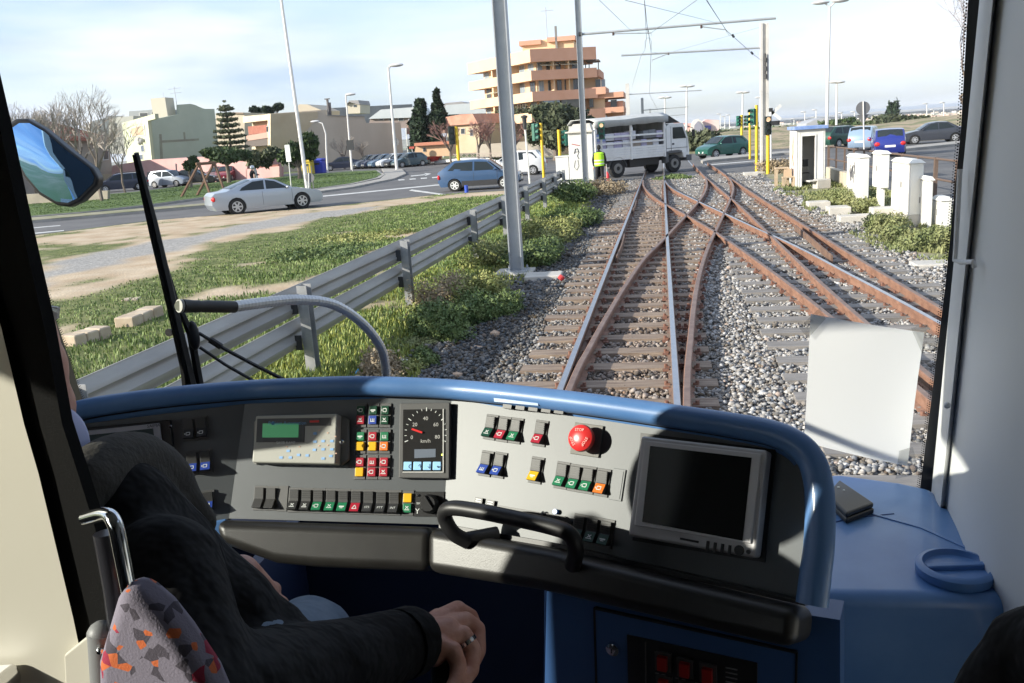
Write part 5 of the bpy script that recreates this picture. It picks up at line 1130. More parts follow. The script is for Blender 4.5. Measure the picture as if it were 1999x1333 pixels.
leaves('balcony_plants',900,[tuple((il.lerp(ic,f)+FLf.n*1.2)[:2])+(zs[3]+.25,) for f in np.linspace(.45,.95,7)],[(.8,.5,.8)]*7,.16,lfo,T,seed=3,shell=0)['label']='green plants growing along the balcony rail'
b=MB()
for k in range(12):
    f=.45+k*.045; a=il.lerp(ic,f)+FLf.n*1.25; b.cyl((a.x,a.y,zs[3]),(a.x,a.y,zs[3]+1.1),.04,5)
b.build('trellis',mat('trellis_brown',(.2,.15,.1)),T)
# penthouse
pc=DY(1058,300,Yc+3); F=Fac(DY(1022,300,Yc+6),DY(1058,300,Yc+3.5))
b=MB(); x0,x1=DY(1022,90,Yc+5).x,DY(1122,90,Yc+5).x; zp=ZT((DY(1060,90,Yc+5).x,Yc+5),79); b.bx(x0,x1,Yc+4,Yc+11,zt-.2,zp); b.build('penthouse_wall',pe,T)
b=MB(); b.bx(x0-.3,x0+2.2,Yc+3.6,Yc+11,zp-.5,zp); b.bx(x1-3,x1+.2,Yc+3.6,Yc+11,zp-.35,zp+.15); b.build('penthouse_roof',terra,T)
xm=DY(1087,90,Yc+4).x; b=MB(); b.bx(xm-.12,xm+.12,Yc+3.6,Yc+3.9,zt-.1,zp+1.3); b.build('chimney',mat('flue_grey',(.2,.19,.18)),T)
xm=DY(1067,90,Yc+4).x; b=MB(); b.cyl((xm,Yc+5,zp),(xm,Yc+5,zp+3.6),.04,5); b.cyl((xm-.6,Yc+5,zp+3.2),(xm+.9,Yc+5,zp+3.2),.03,5); b.build('aerial',mat('aerial',(.4,.4,.4)),T)
# stepped wing at right
x0=DY(1140,200,Yc+4).x; ya=Yc+3.5
def wing(px0,px1,top,bot,m,nm='wing_wall',y0=ya,d=7,z0=None):
    a=DY(px0,top,y0); c=DY(px1,top,y0); zb=ZT((a.x,y0),bot) if bot else 0; b=MB(); b.bx(a.x,c.x,y0,y0+d,zb,a.z); return b.build(nm,m,T)
wing(1140,1168,152,None,pe,y0=ya+1.3); wing(1150,1180,182,None,pe,y0=ya+.8); wing(1165,1216,200,None,terra,y0=ya+1.6)
wing(1133,1171,138,152,terra,'parapet',ya+.2); wing(1126,1148,105,119,terra,'parapet',ya+1); wing(1140,1182,172,186,terra,'parapet',ya-.1); wing(1160,1217,182.5,193,terra,'parapet',ya+.4); wing(1168,1217.5,211,222,terra,'parapet',ya+.5)
wing(1150,1158,193,210,wg,'window',ya+.6,.3); wing(1162,1172,155,170,wg,'window',ya+1,.3); wing(1192,1204,195,210,wg,'window',ya+1.4,.3); wing(1164,1185,227,247,wl,'window',ya+.3,.4); wing(1196,1214,229,247,wl,'window',ya+1.4,.3); wing(1174,1181,155,171,wl,'window',ya+1,.2)
b=MB(); a=DY(1143,123,ya); 
for x,y in((1143,137),(1168,137),(1150,137)): q=DY(x,y,ya+.4); t_=DY(x,122,ya+.4); b.cyl(q,t_,.06,5)
q=DY(1143,120,ya); c=DY(1169,120,ya); b.bx(q.x,c.x,ya,ya+3,q.z,q.z+.15); b.build('pergola',mat('pergola_dark',(.12,.1,.09)),T)
# ground floor arches
for px in(945,965,985,1010): 
    b=MB(); a=FLf.P(px,275); b.box((a.x,a.y+.3,1.3),(1.4,.3,2.6)); b.build('ground_window',wg,T)
# ---- far right buildings
F=Fac(DY(1315,250,230),DY(1405,250,230)); T=thing('shopping_hall','distant red and white hall with a big grey arch beyond the truck','building',(F.a.x,F.a.y,0))
wall(F,[(1312,262),(1316,238),(1345,241),(1372,238),(1378,233),(1404,234),(1404,262)],12,mat('hall_red',(.5,.22,.19),.9,c2=(.62,.5,.47),ns=.15),T)
wall(F,[(1346,262),(1349,242),(1355,234),(1362,232),(1369,236),(1374,246),(1374,262)],2,mat('arch_pale',(.6,.57,.53)),T,'arch',front=2); wall(F,[(1353,262),(1355,244),(1362,236),(1369,243),(1371,262)],1,mat('arch_grey',(.25,.25,.3),.4),T,'arch_glass',front=2.3)
wall(F,[(1375,252),(1375,245),(1388,245),(1388,252)],.3,mat('hall_blue',(.1,.11,.35)),T,'sign_board',front=.4); wall(F,[(1316,246),(1340,247),(1340,243),(1316,241)],.3,wh,T,'fascia',front=.4)
F=Fac(DY(1577,250,200),DY(1632,250,200)); T=thing('grey_shed','distant grey round-roofed shed behind the hut roof','shed',(F.a.x,F.a.y,0))
wall(F,[(1572,252),(1575,241),(1590,234),(1608,230),(1620,231),(1630,238),(1634,252)],14,mat('shed_grey',(.30,.31,.33),.7,c2=(.36,.37,.39),ns=.3),T)
b=MB()
town=[mat('town_white',(.68,.64,.58),.9),mat('town_cream',(.62,.52,.4),.9),mat('town_pink',(.55,.38,.3),.9)]
r=random.Random(9); rf=mat('town_roof',(.42,.22,.16),.9)
for k in range(190):
    px=r.uniform(1650,1880) if k%5 else r.uniform(1380,1650); hor=246-(px-1293)*.068; yb=hor+8+18*r.random()**.7 if k%5 else hor+r.uniform(9,16)
    base=G(px,yb,-20.); w=r.uniform(9,18); h=r.uniform(3,7); T=MB(); T.bx(-w/2,w/2,-5,5,-1,h); o=T.build('distant_house',town[k%3],None); o.location=base; o.rotation_euler=(0,0,r.uniform(-.5,.5)); tag(o,'tiny pale house in the far town below the right-hand hills','house','houses of the far town')
    T=MB(); T.add([(-w/2-.3,-5.3,h),(w/2+.3,-5.3,h),(w/2+.3,5.3,h),(-w/2-.3,5.3,h),(-w/2,0,h+2),(w/2,0,h+2)],[(0,3,2,1),(0,1,5,4),(2,3,4,5),(1,2,5),(3,0,4)]); T.build('roof',rf,o)if False else None
# hills: earth ridges at their own distance; haze blue put into the far one
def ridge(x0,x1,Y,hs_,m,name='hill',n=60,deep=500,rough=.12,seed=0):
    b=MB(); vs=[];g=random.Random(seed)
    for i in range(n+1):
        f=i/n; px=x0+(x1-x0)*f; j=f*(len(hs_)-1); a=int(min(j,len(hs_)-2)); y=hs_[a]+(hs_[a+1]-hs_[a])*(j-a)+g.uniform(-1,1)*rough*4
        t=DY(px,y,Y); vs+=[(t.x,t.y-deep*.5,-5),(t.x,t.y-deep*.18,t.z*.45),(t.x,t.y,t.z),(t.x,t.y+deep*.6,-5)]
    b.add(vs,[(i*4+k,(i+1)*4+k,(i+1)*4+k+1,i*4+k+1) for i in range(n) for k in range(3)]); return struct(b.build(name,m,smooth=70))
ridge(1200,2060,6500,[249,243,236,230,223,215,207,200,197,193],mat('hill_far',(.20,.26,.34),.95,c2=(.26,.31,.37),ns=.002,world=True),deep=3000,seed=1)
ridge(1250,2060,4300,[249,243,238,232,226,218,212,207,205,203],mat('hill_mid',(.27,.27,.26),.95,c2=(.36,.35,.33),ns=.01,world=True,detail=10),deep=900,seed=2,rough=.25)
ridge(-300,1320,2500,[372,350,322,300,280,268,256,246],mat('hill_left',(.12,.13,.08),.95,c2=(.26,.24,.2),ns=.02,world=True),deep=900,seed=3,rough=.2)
# green field rise on the right, scrub
fld=mat('scrub_field',(.13,.15,.06),.95,c2=(.36,.28,.19),ns=.35,world=True,detail=12,bump=.8,bs=1.5,lo=.35,hi=.6,bd=.3)
b=MB(); g=random.Random(5); vs=[]; n=40
for i in range(n+1):
    px=1325+i*(2000-1325)/n; f=i/n; hor=246-(px-1293)*.068
    yn=(303-f*38)-1; a=G(px,yn); t=DY(px,hor+float(np.interp(px,[1325,1500,1600,1700,1780,1860,2000],[22,17,20,26,26,17,13]))+g.uniform(-1,1),a.y+30); far_=V((t.x*1.3,a.y+110,.1))
    vs+=[(a.x,a.y,.02),(t.x,t.y,max(.1,t.z)),(far_.x,far_.y,max(.1,far_.z)),(far_.x*1.5,far_.y*1.6,0.05)]
b.add(vs,[(i*4+k,(i+1)*4+k,(i+1)*4+k+1,i*4+k+1) for i in range(n) for k in range(3)]); fo=b.build('field',fld,smooth=70); struct(fo)
def shrubs(px,Y,r,N,m,lab,name='shrub',size=.12,seed=0,grp=None,zb=None):
    c=DY(px[0],px[1],Y); T=thing(name,lab,'shrub',(c.x,c.y,0),grp); rr=r if isinstance(r,tuple) else (r,r,r*.8)
    g=random.Random(seed); cs=[(c.x+g.uniform(-.5,.5)*rr[0]*1.2,c.y+g.uniform(-.5,.5)*rr[1],max(rr[2]*.3,c.z+g.uniform(-.4,.35)*rr[2])) for _ in range(9)]
    leaves('foliage',N,cs,[(rr[0]*.55,rr[1]*.55,rr[2]*.55)]*9,size,m,T,seed=seed,shell=.2)
    b=MB()
    for q in cs[:5]: b.tube([(c.x,c.y,max(0,c.z-rr[2]*1.2)),q],[.02*rr[0],.006*rr[0]],5)
    b.build('stem',bark,T); return T
shrubs((1365,276),78,(2.2,1.6,1.1),2200,lfo,'dark rounded olive shrub right of the truck cab',size=.28,seed=1)
shrubs((1340,270),84,(1.8,1.6,1.0),1500,lfo,'low scrub just behind the truck cab mirror',size=.28,seed=2)
shrubs((1400,280),84,(2.6,2,.9),1800,lfo,'pale scrub behind the dark green hatchback',size=.26,seed=3)
for k,(x,y,Y,r_) in enumerate([(1430,262,150,4.5),(1470,258,150,5),(1535,262,140,3),(1660,250,150,4.5),(1700,246,140,4),(1740,243,130,4),(1725,232,170,4.5),(1645,238,170,4),(1860,248,110,3.5),(1800,252,150,3),(1620,255,150,3.5),(1768,238,190,5)]):
    shrubs((x,y+3),Y,(r_*1.0,r_*.5,r_*.26),900,[lfo,lf,lfo][k%3],['tan scrub bush in the field beyond the far road','dark green bush in the field beyond the far road','olive bush in the field beyond the far road'][k%3],size=.42,seed=20+k,grp='bushes in the field beyond the road')
shrubs((1742,226),260,(1.8,1.8,5.5),1500,lfd,'lone dark conifer on the skyline of the far town',name='conifer_tree',size=.6,seed=60)
# ---- trees
def tree(base,crown,lab,m=lf,N=5000,size=.22,trunk=.22,Y=None,name='leafy_tree',grp=None,seed=0,limbs=6,forks=None):
    p=G(*base) if Y is None else DY(*base,Y); p.z=0; T=thing(name,lab,'tree',(p.x,p.y,0),grp); g=random.Random(seed)
    cs=[];rs=[]
    for (x,y,rx,rz) in crown:                        # px centre, px radii
        c=DY(x,y,p.y); k=p.y*1.03/FPX
        for j in range(5):
            cs.append((c.x+g.uniform(-.45,.45)*rx*k,c.y+g.uniform(-.5,.5)*rx*k,c.z+g.uniform(-.45,.45)*rz*k)); rs.append((rx*k*g.uniform(.4,.62),rx*k*g.uniform(.4,.6),rz*k*g.uniform(.35,.6)))
    leaves('crown',N,cs,rs,size,m,T,seed=seed,shell=.15)
    b=MB(); top=V(cs[0]); z=min(c[2] for c in cs)*.75
    b.tube([(p.x,p.y,0),(p.x+.05,p.y,z*.5),(p.x,p.y,z)],[trunk,trunk*.8,trunk*.65],8); b.build('trunk',bark,T)
    b=MB()
    for q in cs[::max(1,len(cs)//8)]: b.tube([(p.x,p.y,z*.95),tuple((V((p.x,p.y,z))+V(q))/2+V((g.uniform(-.2,.2),0,.1))),q],[trunk*.5,trunk*.3,trunk*.1],6)
    b.build('limbs',bark,T); return T
tree((448,360),[(440,300,42,16),(410,298,18,10),(470,305,28,14)],'broad spreading green tree between the swing frame and the silver coupe',N=6000,size=.3,seed=1)
tree((500,353),[(500,310,30,18),(528,302,20,14)],'paler green tree under the balconies',m=rg if False else lfo,N=4000,size=.3,seed=2)
tree((586,352),[(585,300,28,24),(600,276,22,18),(560,310,22,18),(608,295,14,16)],'dark leafy tree in front of the beige wall beside the tall lamp',N=7000,size=.3,seed=3)
tree((374,369),[(374,320,14,12),(376,313,8,7)],'small green tree beside the wooden swing frame',N=1800,size=.25,seed=4,trunk=.12)
# big round bush tree
tree((1085,306),[(1070,228,40,30),(1100,222,45,30),(1128,240,34,30),(1048,255,28,32),(1090,262,48,30),(1148,255,20,28)],'big round olive-green tree in front of the orange apartment block',m=lfo,N=15000,size=.26,Y=80,seed=5,trunk=.3)
for (b_,cr_,lab,sd) in(((820,300),[(820,205,12,16),(820,226,20,20),(820,246,24,20),(822,266,26,22),(822,284,26,14)],'left cypress of the dark pair, with a ragged top',6),((856,298),[(853,186,7,14),(853,204,12,16),(855,226,18,20),(857,248,22,20),(858,268,24,18),(858,284,22,14)],'right cypress of the dark pair, the taller and pointed one',7)):
    tree(b_,cr_,lab,m=lfd,N=16000,size=.32,name='cypress_tree',grp='dark cypress pair',seed=sd,Y=100)
for x,y,lab in((500,217,'left round pine above the balcony house roof'),(524,214,'small middle pine above the beige wall'),(545,211,'right pine above the beige wall, the pointed one')): tree((x,300),[(x,y,12,9)],lab,m=lfd,N=1600,size=.4,Y=145,name='pine_tree',seed=int(x))
# norfolk pine: tiers of branches
p=DY(458,340,92); T=thing('norfolk_pine','tall tiered norfolk pine with a tufted top in front of the cream building','tree',(p.x,p.y,0)); zt_=ZT((p.x,92),207); k=92*1.03/FPX
b=MB(); b.tube([(p.x,p.y,0),(p.x,p.y,zt_)],[.22,.05],7); b.build('trunk',bark,T)
P=[];R_2=[];g=random.Random(2); b=MB()
for i,(y,w) in enumerate([(216,9),(227,12),(237,16),(248,20),(259,24),(270,27),(281,30),(291,31)]):
    z=ZT((p.x,92),y)
    for j in range(9):
        a=j*2*math.pi/9+i*.3; L_=w*k*g.uniform(.85,1.1); e=V((p.x+math.cos(a)*L_,p.y+math.sin(a)*L_,z+.25)); b.tube([(p.x,p.y,z),e],[.05,.02],4)
        for s in(.45,.7,.95): P.append(tuple(V((p.x,p.y,z)).lerp(e,s))); R_2.append((.45,.45,.16))
P.append((p.x,p.y,zt_)); R_2.append((.7,.7,.15)); P.append((p.x,p.y,zt_+.5)); R_2.append((.3,.3,.12)); b.build('branches',bark,T); leaves('foliage',7000,P,R_2,.16,lfo,T,seed=8,shell=0)
# bare trees
twig=mat('bare_twig',(.27,.235,.2),.9,c2=(.36,.32,.28),ns=4)
def bare(base,h,spread,lab,seed,r0=.16,Y=None,depth=6,m=twig,grp='bare trees',nb=3,lean=0):
    p=G(*base) if Y is None else DY(*base,Y); p.z=0; T=thing('bare_tree',lab,'tree',(p.x,p.y,0),grp); g=random.Random(seed); tr=MB(); tw=MB()
    def br(a,d,L_,r,k):
        q=a+d*L_; mid=a+d*L_*.5+V((g.uniform(-1,1),g.uniform(-1,1),g.uniform(-.4,.4)))*L_*.07; (tr if k>depth-2 else tw).tube([a,mid,q],[r,r*.85,r*.7],6 if k>depth-2 else 3,cap=False)
        if k<=0: return
        for _ in range(nb if k<depth else nb+1):
            e=(d+V((g.gauss(0,1),g.gauss(0,1),g.gauss(.25,.5)))*spread).normalized(); br(q if g.random()<.6 else mid.lerp(q,.5),e,L_*g.uniform(.62,.85),r*.62,k-1)
    br(p,V((lean,0,1)).normalized(),h*.27,r0,depth); tr.build('trunk',bark,T); tw.build('crown',m,T); return T
bare((200,396),7.2,.42,'large bare tree at the left whose trunk stands on the lawn edge',1,r0=.13)
bare((70,392),7.2,.45,'bare tree behind the rear-view mirror',2,Y=56); bare((125,380),7.8,.4,'bare tree between the mirror and the big bare tree',3,Y=60); bare((10,385),7.2,.42,'bare tree at the extreme left edge',12,Y=55); bare((165,378),8,.42,'thin bare tree in front of the tiled roof',13,Y=62,depth=5); bare((245,375),7,.4,'slim bare tree in front of the pale grey house',4,Y=63,depth=5,r0=.1)
bare((673,330),4.6,.4,'small bare tree against the beige wall, left one',5,r0=.12,depth=5); bare((711,325),3.6,.4,'smaller bare tree against the beige wall, right one',6,r0=.1,depth=5)
rose=mat('rosy_twig',(.30,.17,.14),.9)
for x,s in((880,7),(935,8),(958,9),(1005,14)): bare((x,306),5,.4,['rosy bare tree left of the yellow signal','rosy bare tree in front of the ochre house','pinkish bare tree beside the thick mast','bare tree just right of the thick mast'][(7,8,9,14).index(s)],s,r0=.13,depth=5,m=rose,Y=84)
bare((1905,262),11,.6,'leafless tree at the upper right beside the windscreen pillar',15,r0=.11,Y=50,depth=6,m=mat('dark_twig',(.26,.23,.22)),lean=-.3)
# swing frame, bins, barrier, small fence
wd=mat('swing_wood',(.16,.09,.055),.8); p=G(382,386); q=G(412,383); T=thing('swing_frame','brown wooden A-frame of a swing on the lawn','swing',(p.x,p.y,0)); z=ZT(p,321)
for a in(p,q):
    for s in(-1,1): b=MB(); b.tube([(a.x+s*.75,a.y+s*.5,0),(a.x,a.y+1.0,z)],.09,6); b.build('leg',wd,T)
b=MB(); e1,e2=V((p.x,p.y+1,z)),V((q.x,q.y+1,z)); b.tube([e1-(e2-e1)*.2,e2+(e2-e1)*.1],.09,6); b.build('beam',wd,T)
def bin_(px,m,lab,w=1.4,h=1.5):
    p=G(*px); T=thing('recycling_bin',lab,'bin',(p.x,p.y,0)); b=MB(); b.prism([(p.x-w/2,p.y-.5),(p.x+w/2,p.y-.5),(p.x+w/2,p.y+.5),(p.x-w/2,p.y+.5)],.1,h); b.build('body',m,T,bevel=.08)
    b=MB(); b.box((p.x,p.y,h+.12),(w*1.06,1.1,.25)); b.build('lid',m,T,bevel=.1)
    b=MB(); b.box((p.x,p.y-.52,h*.8),(w*.5,.04,.2)); b.build('slot',dark,T)
bin_((603,342),mat('bin_yellow',(.55,.42,.04),.5),'yellow recycling bin in front of the dark leafy tree',1.0,1.25); bin_((624,340),mat('bin_blue',(.02,.04,.38),.5),'blue recycling bin right of the yellow one',1.2,1.3)
F=Fac(G(848,321),G(975,318)); T=thing('road_barrier','low curved white barrier beyond the blue hatchback','barrier',(F.a.x,F.a.y,0)); wall(F,[(848,320),(848,314),(905,308),(950,308),(978,315),(978,319),(945,312),(905,312)],.12,mat('barrier_white',(.6,.6,.58),.7),T,'panel')
F=Fac(DY(890,305,80),DY(1000,302,80)); T=thing('lattice_fence','low whitish lattice fence below the rosy bare trees','fence',(F.a.x,F.a.y,0)); b=MB()
for k in range(12):
    x=885+k*11; 
    for q in([(x,307),(x+1,307),(x+9,300),(x+8,300)],[(x,300),(x+1,300),(x+9,307),(x+8,307)]): F.slab(b,q,0,.06)
b.build('lattice',mat('fence_pinkish',(.5,.4,.34),.8),T); b=MB(); F.slab(b,[(884,300.5),(1018,296.5),(1018,297.6),(884,301.6)],-.04,.0); b.build('rail',mat('fence_pinkish',(.5,.4,.34)),T)
# ---- weeds and bushes beside the track
bush=mat('bush_leaf',(.05,.095,.028),.6,c2=(.19,.235,.08),ns=7,world=True,detail=6,lo=.35,hi=.7,spec=.3); byel=mat('bush_leaf_yellow',(.14,.18,.05),.6,c2=(.34,.33,.12),ns=8,world=True,spec=.3,lo=.35,hi=.65); dry=mat('dry_stalk',(.26,.2,.13),.9,c2=(.36,.29,.19),ns=8,world=True)
def weed(px,r,N,m,lab,size=.022,seed=0,h=None,nm='weed_bush'):
    c=G(*px); T=thing(nm,lab,'bush',(c.x,c.y,0),'weed bushes along the left track'); g=random.Random(seed); h=h or r*.75
    cs=[(c.x+g.uniform(-.6,.6)*r,c.y+g.uniform(-.7,.7)*r*1.2,g.uniform(.15,.75)*h) for _ in range(12)]
    leaves('foliage',N,cs,[(r*.5,r*.55,h*.42)]*12,size,m,T,seed=seed,shell=.1)
    b=MB()
    for q in cs: b.tube([(c.x+g.uniform(-.2,.2)*r,c.y+g.uniform(-.2,.2)*r,0),q],[.008,.003],4)
    b.build('stem',bark if False else mat('weed_stem',(.12,.15,.05)),T); return T
weed((868,655),.5,15000,bush,'dense dark green leafy bush nearest the desk, right of the barrier',seed=1,h=.42); weed((945,625),.48,13000,bush,'dark green leafy bush just left of the thick mast footing',seed=2,h=.4)
weed((935,600),.5,8000,byel,'yellow-green flowering weed behind the dark bush',seed=3,h=.5); weed((1040,520),.6,9000,bush,'dark leafy bush right behind the thick mast',seed=4,h=.5,size=.03); weed((1075,475),.7,9000,byel,'yellow-green bush beyond the thick mast',seed=5,h=.55,size=.03)
weed((1130,445),.75,9000,bush,'green bush at the ballast edge halfway to the second mast',seed=6,h=.5,size=.035); weed((1128,392),1.0,8000,bush,'green bush at the foot of the second mast',seed=7,h=.7,size=.045); weed((1180,382),.9,6000,dry,'greyish dry bush between the second mast and the person in the vest',seed=8,h=.6,size=.045)
weed((870,600),.55,6000,dry,'brownish dry stalks standing behind the dark bushes',seed=9,h=.55,size=.02); weed((960,520),.6,6500,byel,'yellow flowering weed left of the thick mast',seed=10,h=.5,size=.028); weed((755,745),.35,5000,dry,'dry brown weed tuft beside the flexible lamp',seed=11,h=.3,size=.02); weed((835,715),.2,2500,bush,'tiny green tuft on the ballast edge near the desk',seed=12,h=.18)
weed((1700,418),.5,5000,rg,'green weed tuft between the first two white cabinets',seed=13,h=.4,size=.03); weed((1730,455),.45,6000,rg,'leafy weed clump in front of the largest cabinet',seed=14,h=.42,size=.028); weed((1655,405),.7,6000,rg,'tall pale weeds between hut and first cabinet',seed=15,h=.5,size=.03); weed((1800,485),.7,9000,rg,'thick green grass clump below the last cabinet by the window frame',seed=16,h=.4,size=.03); weed((1510,338),.8,3000,dry,'dry weeds beside the wooden table',seed=17,h=.6,size=.05); weed((1310,352),1.0,3000,bush,'green tuft at the road edge between the tracks',seed=18,h=.25,size=.05)
weed((700,470),1.5,5000,byel,'low yellowish patch of weeds left of the barrier',seed=19,h=.14,size=.04); weed((640,500),1.2,6000,bush,'dark green weeds behind the barrier near the wiper',seed=20,h=.2,size=.035)

g=random.Random(77)
for k in range(16):
    y_=7.5+k*1.15; c=(-2.95+g.uniform(-.5,.35),y_); px_=proj((c[0],c[1],0)); weed(px_,g.uniform(.22,.42),int(2600),[bush,byel,rg][k%3],['low dark green weed tuft at the foot of the barrier','low yellowish weed tuft at the foot of the barrier','low pale green weed tuft at the foot of the barrier'][k%3],seed=100+k,h=g.uniform(.12,.24),size=.018+.0008*k)
# ================= driver's cab =================
pan=mat('desk_grey',(.085,.094,.102),.45,c2=(.104,.114,.122),ns=3,bump=.08,bs=350,bd=.0006); blue=mat('moulding_blue',(.07,.175,.40),.4,c2=(.115,.235,.47),ns=5,detail=14,bump=.06,bs=300,bd=.0005,coat=.15)
blue_shaded=mat('moulding_blue_shaded',(.032,.085,.22),.42,c2=(.038,.095,.24),ns=2,bump=.05,bs=300,bd=.0005)  # same moulding blue, the shade below the desk put into its colour
blk=mat('black_plastic',(.012,.012,.013),.45); blk2=mat('black_rubber',(.005,.005,.005),.85,bump=.3,bs=400,bd=.001,spec=.15); leather=mat('black_leatherette',(.015,.014,.013),.4,c2=(.022,.021,.019),ns=20,bump=.35,bs=600,bd=.0006)
creamw=mat('cab_wall_grey',(.64,.65,.65),.55,c2=(.68,.69,.69),ns=1.2,bump=.06,bs=250,bd=.0006); swg=mat('switch_grey',(.055,.055,.055),.5); swf=mat('switch_frame',(.10,.10,.10),.55)
wsym=mat('symbol_white',(.75,.78,.76),.5); capm={'g':mat('cap_green',(.02,.19,.085),.35),'r':mat('cap_red',(.42,.02,.04),.35),'b':mat('cap_blue',(.03,.07,.36),.35),'y':mat('cap_yellow',(.80,.46,.01),.35),'o':mat('cap_orange',(.80,.20,.03),.35),'k':mat('cap_dark',(.04,.04,.04),.4),'d':mat('cap_dkgreen',(.006,.06,.03),.35)}
class PL:
    def __init__(s,p,n,d=None):
        s.p=V(p); s.n=V(n).normalized(); s.u=(V((-s.n.y,s.n.x,0))).normalized()
        if s.u.x<0: s.u=-s.u
        s.w=s.n.cross(s.u)
        if s.w.z<0: s.w=-s.w
        s.M=Matrix([[s.u[i],s.w[i],s.n[i]] for i in range(3)])
    def at(s,x,y,h=0): return RP(x,y,s.p+s.n*h,s.n)
t_=math.radians(63)
PM=PL(RD(680,900,1.5),(0,-math.sin(t_),math.cos(t_)))
def hinge(a,b,th): 
    A,B_=PM.at(*a),PM.at(*b); d=V((math.cos(th),-math.sin(th),0)); n=d.cross(B_-A); 
    if n.y>0: n=-n
    return PL(A,n)
S1,S2=(882,772),(865,1024); PR=hinge(S1,S2,math.radians(22)); Q1,Q2=(478,788),(447,1012); PLf=hinge(Q1,Q2,math.radians(-20))
CON=thing('driver_desk','curved grey driving desk with a blue rim, rows of switches, speedometer and screen','control desk',PM.at(870,1000),)
def ps(P,quad,h0,h1,name,m,parent=CON,bevel=0,smooth=False,label=None,seg=2):
    b=MB(); b.slab([P.at(x,y) for x,y in quad],P.n,h0,h1); return b.build(name,m,parent,bevel=bevel,smooth=smooth,label=label,seg=seg)
def fb(P,c,w,h,h0,h1,dx=0,dy=0,ang=0,b=None):        # box on the plane in metres round a picked centre
    c=V(c)+P.u*dx+P.w*dy; b=b or MB(); return b.box(c+P.n*(h0+h1)/2,(w,h,h1-h0),M=P.M@Matrix.Rotation(ang,3,'Z'))
ps(PM,[S1,Q1,Q2,S2],-.03,0,'panel',pan,label='middle panel')
ps(PR,[S1,(1000,785),(1400,836),(1520,858),(1562,890),(1582,940),(1586,1040),(1572,1172),S2],-.03,0,'panel',pan,label='right panel with the screen')
ps(PLf,[Q1,(100,835),(90,1100),(300,1090),Q2],-.03,0,'panel',pan,label='left panel in the shade')
# blue rim
rp=[(60,838),(150,802),(250,784),(350,772),(478,761)]; rm_=[(560,757),(680,753),(780,755),(882,760)]; rr_=[(1000,771),(1150,789),(1300,810),(1420,828),(1500,843),(1548,862),(1580,892),(1596,935),(1601,990),(1599,1060),(1592,1120),(1585,1180)]
path=[PLf.at(*p,.012) for p in rp]+[PM.at(*p,.012) for p in rm_]+[PR.at(*p,.012) for p in rr_]
def smoothp(P,n=6):
    P=[V(p) for p in P]; Q=[P[0]*2-P[1]]+P+[P[-1]*2-P[-2]]; o=[]
    for i in range(1,len(Q)-2):
        a,b,c,d=Q[i-1:i+3]
        for k in range(n):
            s=k/n; o.append(.5*((2*b)+(c-a)*s+(2*a-5*b+4*c-d)*s*s+(3*b-a-3*c+d)*s**3))
    return o+[P[-1]]
sp2=smoothp(path); b=MB(); b.tube(sp2,[.0170+.0025*max(0,(i-70)/40) for i in range(len(sp2))],14,up=(0,-.5,1)); b.build('rim',blue,CON,smooth=70)
b=MB(); b.tube([p+V((0,.022,-.018)) for p in sp2[:90]],[.02]*90,10,up=(0,-.5,1)); b.build('rim_top',blue,CON,smooth=70)
b=MB(); b.tube([p+V((0,.006,-.012)) for p in sp2[4:88]],[.010]*84,8); b.build('rim_seal',blk,CON,smooth=70)
# bottom of the panels and padded edge
def pad(P,q,nm='armrest_pad'):
    return ps(P,q,-.05,.055,nm,leather,bevel=.018,seg=4)
pad(PM,[(447,1016),(862,1030),(860,1115),(640,1106),(560,1098),(455,1060)]); pad(PR,[(868,1031),(1100,1072),(1330,1128),(1578,1186),(1570,1262),(1330,1207),(1080,1150),(868,1117)])
ps(PR,[(865,1022),(1100,1062),(1330,1115),(1575,1172),(1575,1182),(1330,1126),(1100,1071),(865,1031)],-.01,.012,'edge_strip',blk)
# knee space and lower cabinet
dv=(PR.at(1500,1200)-PR.at(1100,1200)); dv.z=0; dv.normalize(); PV=PL(PR.at(1100,1160,-.02),(dv.y,-dv.x,0)) 
if PV.n.y>0: PV=PL(PV.p,-PV.n)
ps(PV,[(1068,1120),(1640,1210),(1640,1500),(1060,1500)],-.05,0,'lower_cabinet',blue_shaded)
b=MB(); a=PV.at(1063,1130); c=PV.at(1060,1500); b.add([a,c,c+V((-.06,.5,0)),a+V((-.06,.5,0))],[(0,1,2,3)]); b.build('cabinet_side',blue_shaded,CON)
ps(PV,[(1162,1186),(1556,1272),(1550,1500),(1170,1500)],0,.004,'cabinet_door',blue_shaded,bevel=.002)
ps(PV,[(1163,1183),(1557,1269),(1557,1273),(1163,1187)],.0,.005,'door_gap',blk); ps(PV,[(1160,1184),(1164,1186),(1172,1500),(1168,1500)],0,.005,'door_gap',blk); ps(PV,[(1554,1270),(1558,1272),(1552,1500),(1548,1500)],0,.005,'door_gap',blk)
b=MB(); c=PV.at(1198,1264,.004); b.lathe([(.010,0),(.010,.007),(.006,.009)],c,16,PV.M); lk=b.build('lock',chrome,CON,smooth=True); b=MB(); fb(PV,c,.002,.007,.008,.010,b=b); b.build('key_slot',blk,lk)
ps(PV,[(1226,1235),(1480,1290),(1478,1500),(1232,1500)],0,.006,'breaker_box',blk,bevel=.001)
ps(PV,[(1262,1248),(1264,1248),(1266,1500),(1263,1500)],.006,.008,'breaker_frame',swf)
for x,y in((1298,1285),(1341,1297),(1385,1308),(1300,1330),(1344,1341),(1388,1352)):
    c=PV.at(x,y); b=MB(); fb(PV,c,.024,.030,.006,.010,b=b); o=b.build('breaker_switch',swg,CON); b=MB(); fb(PV,c,.0135,.021,.010,.017,b=b); b.build('red_rocker',mat('dim_red',(.30,.008,.006),.4),o)
b=MB()
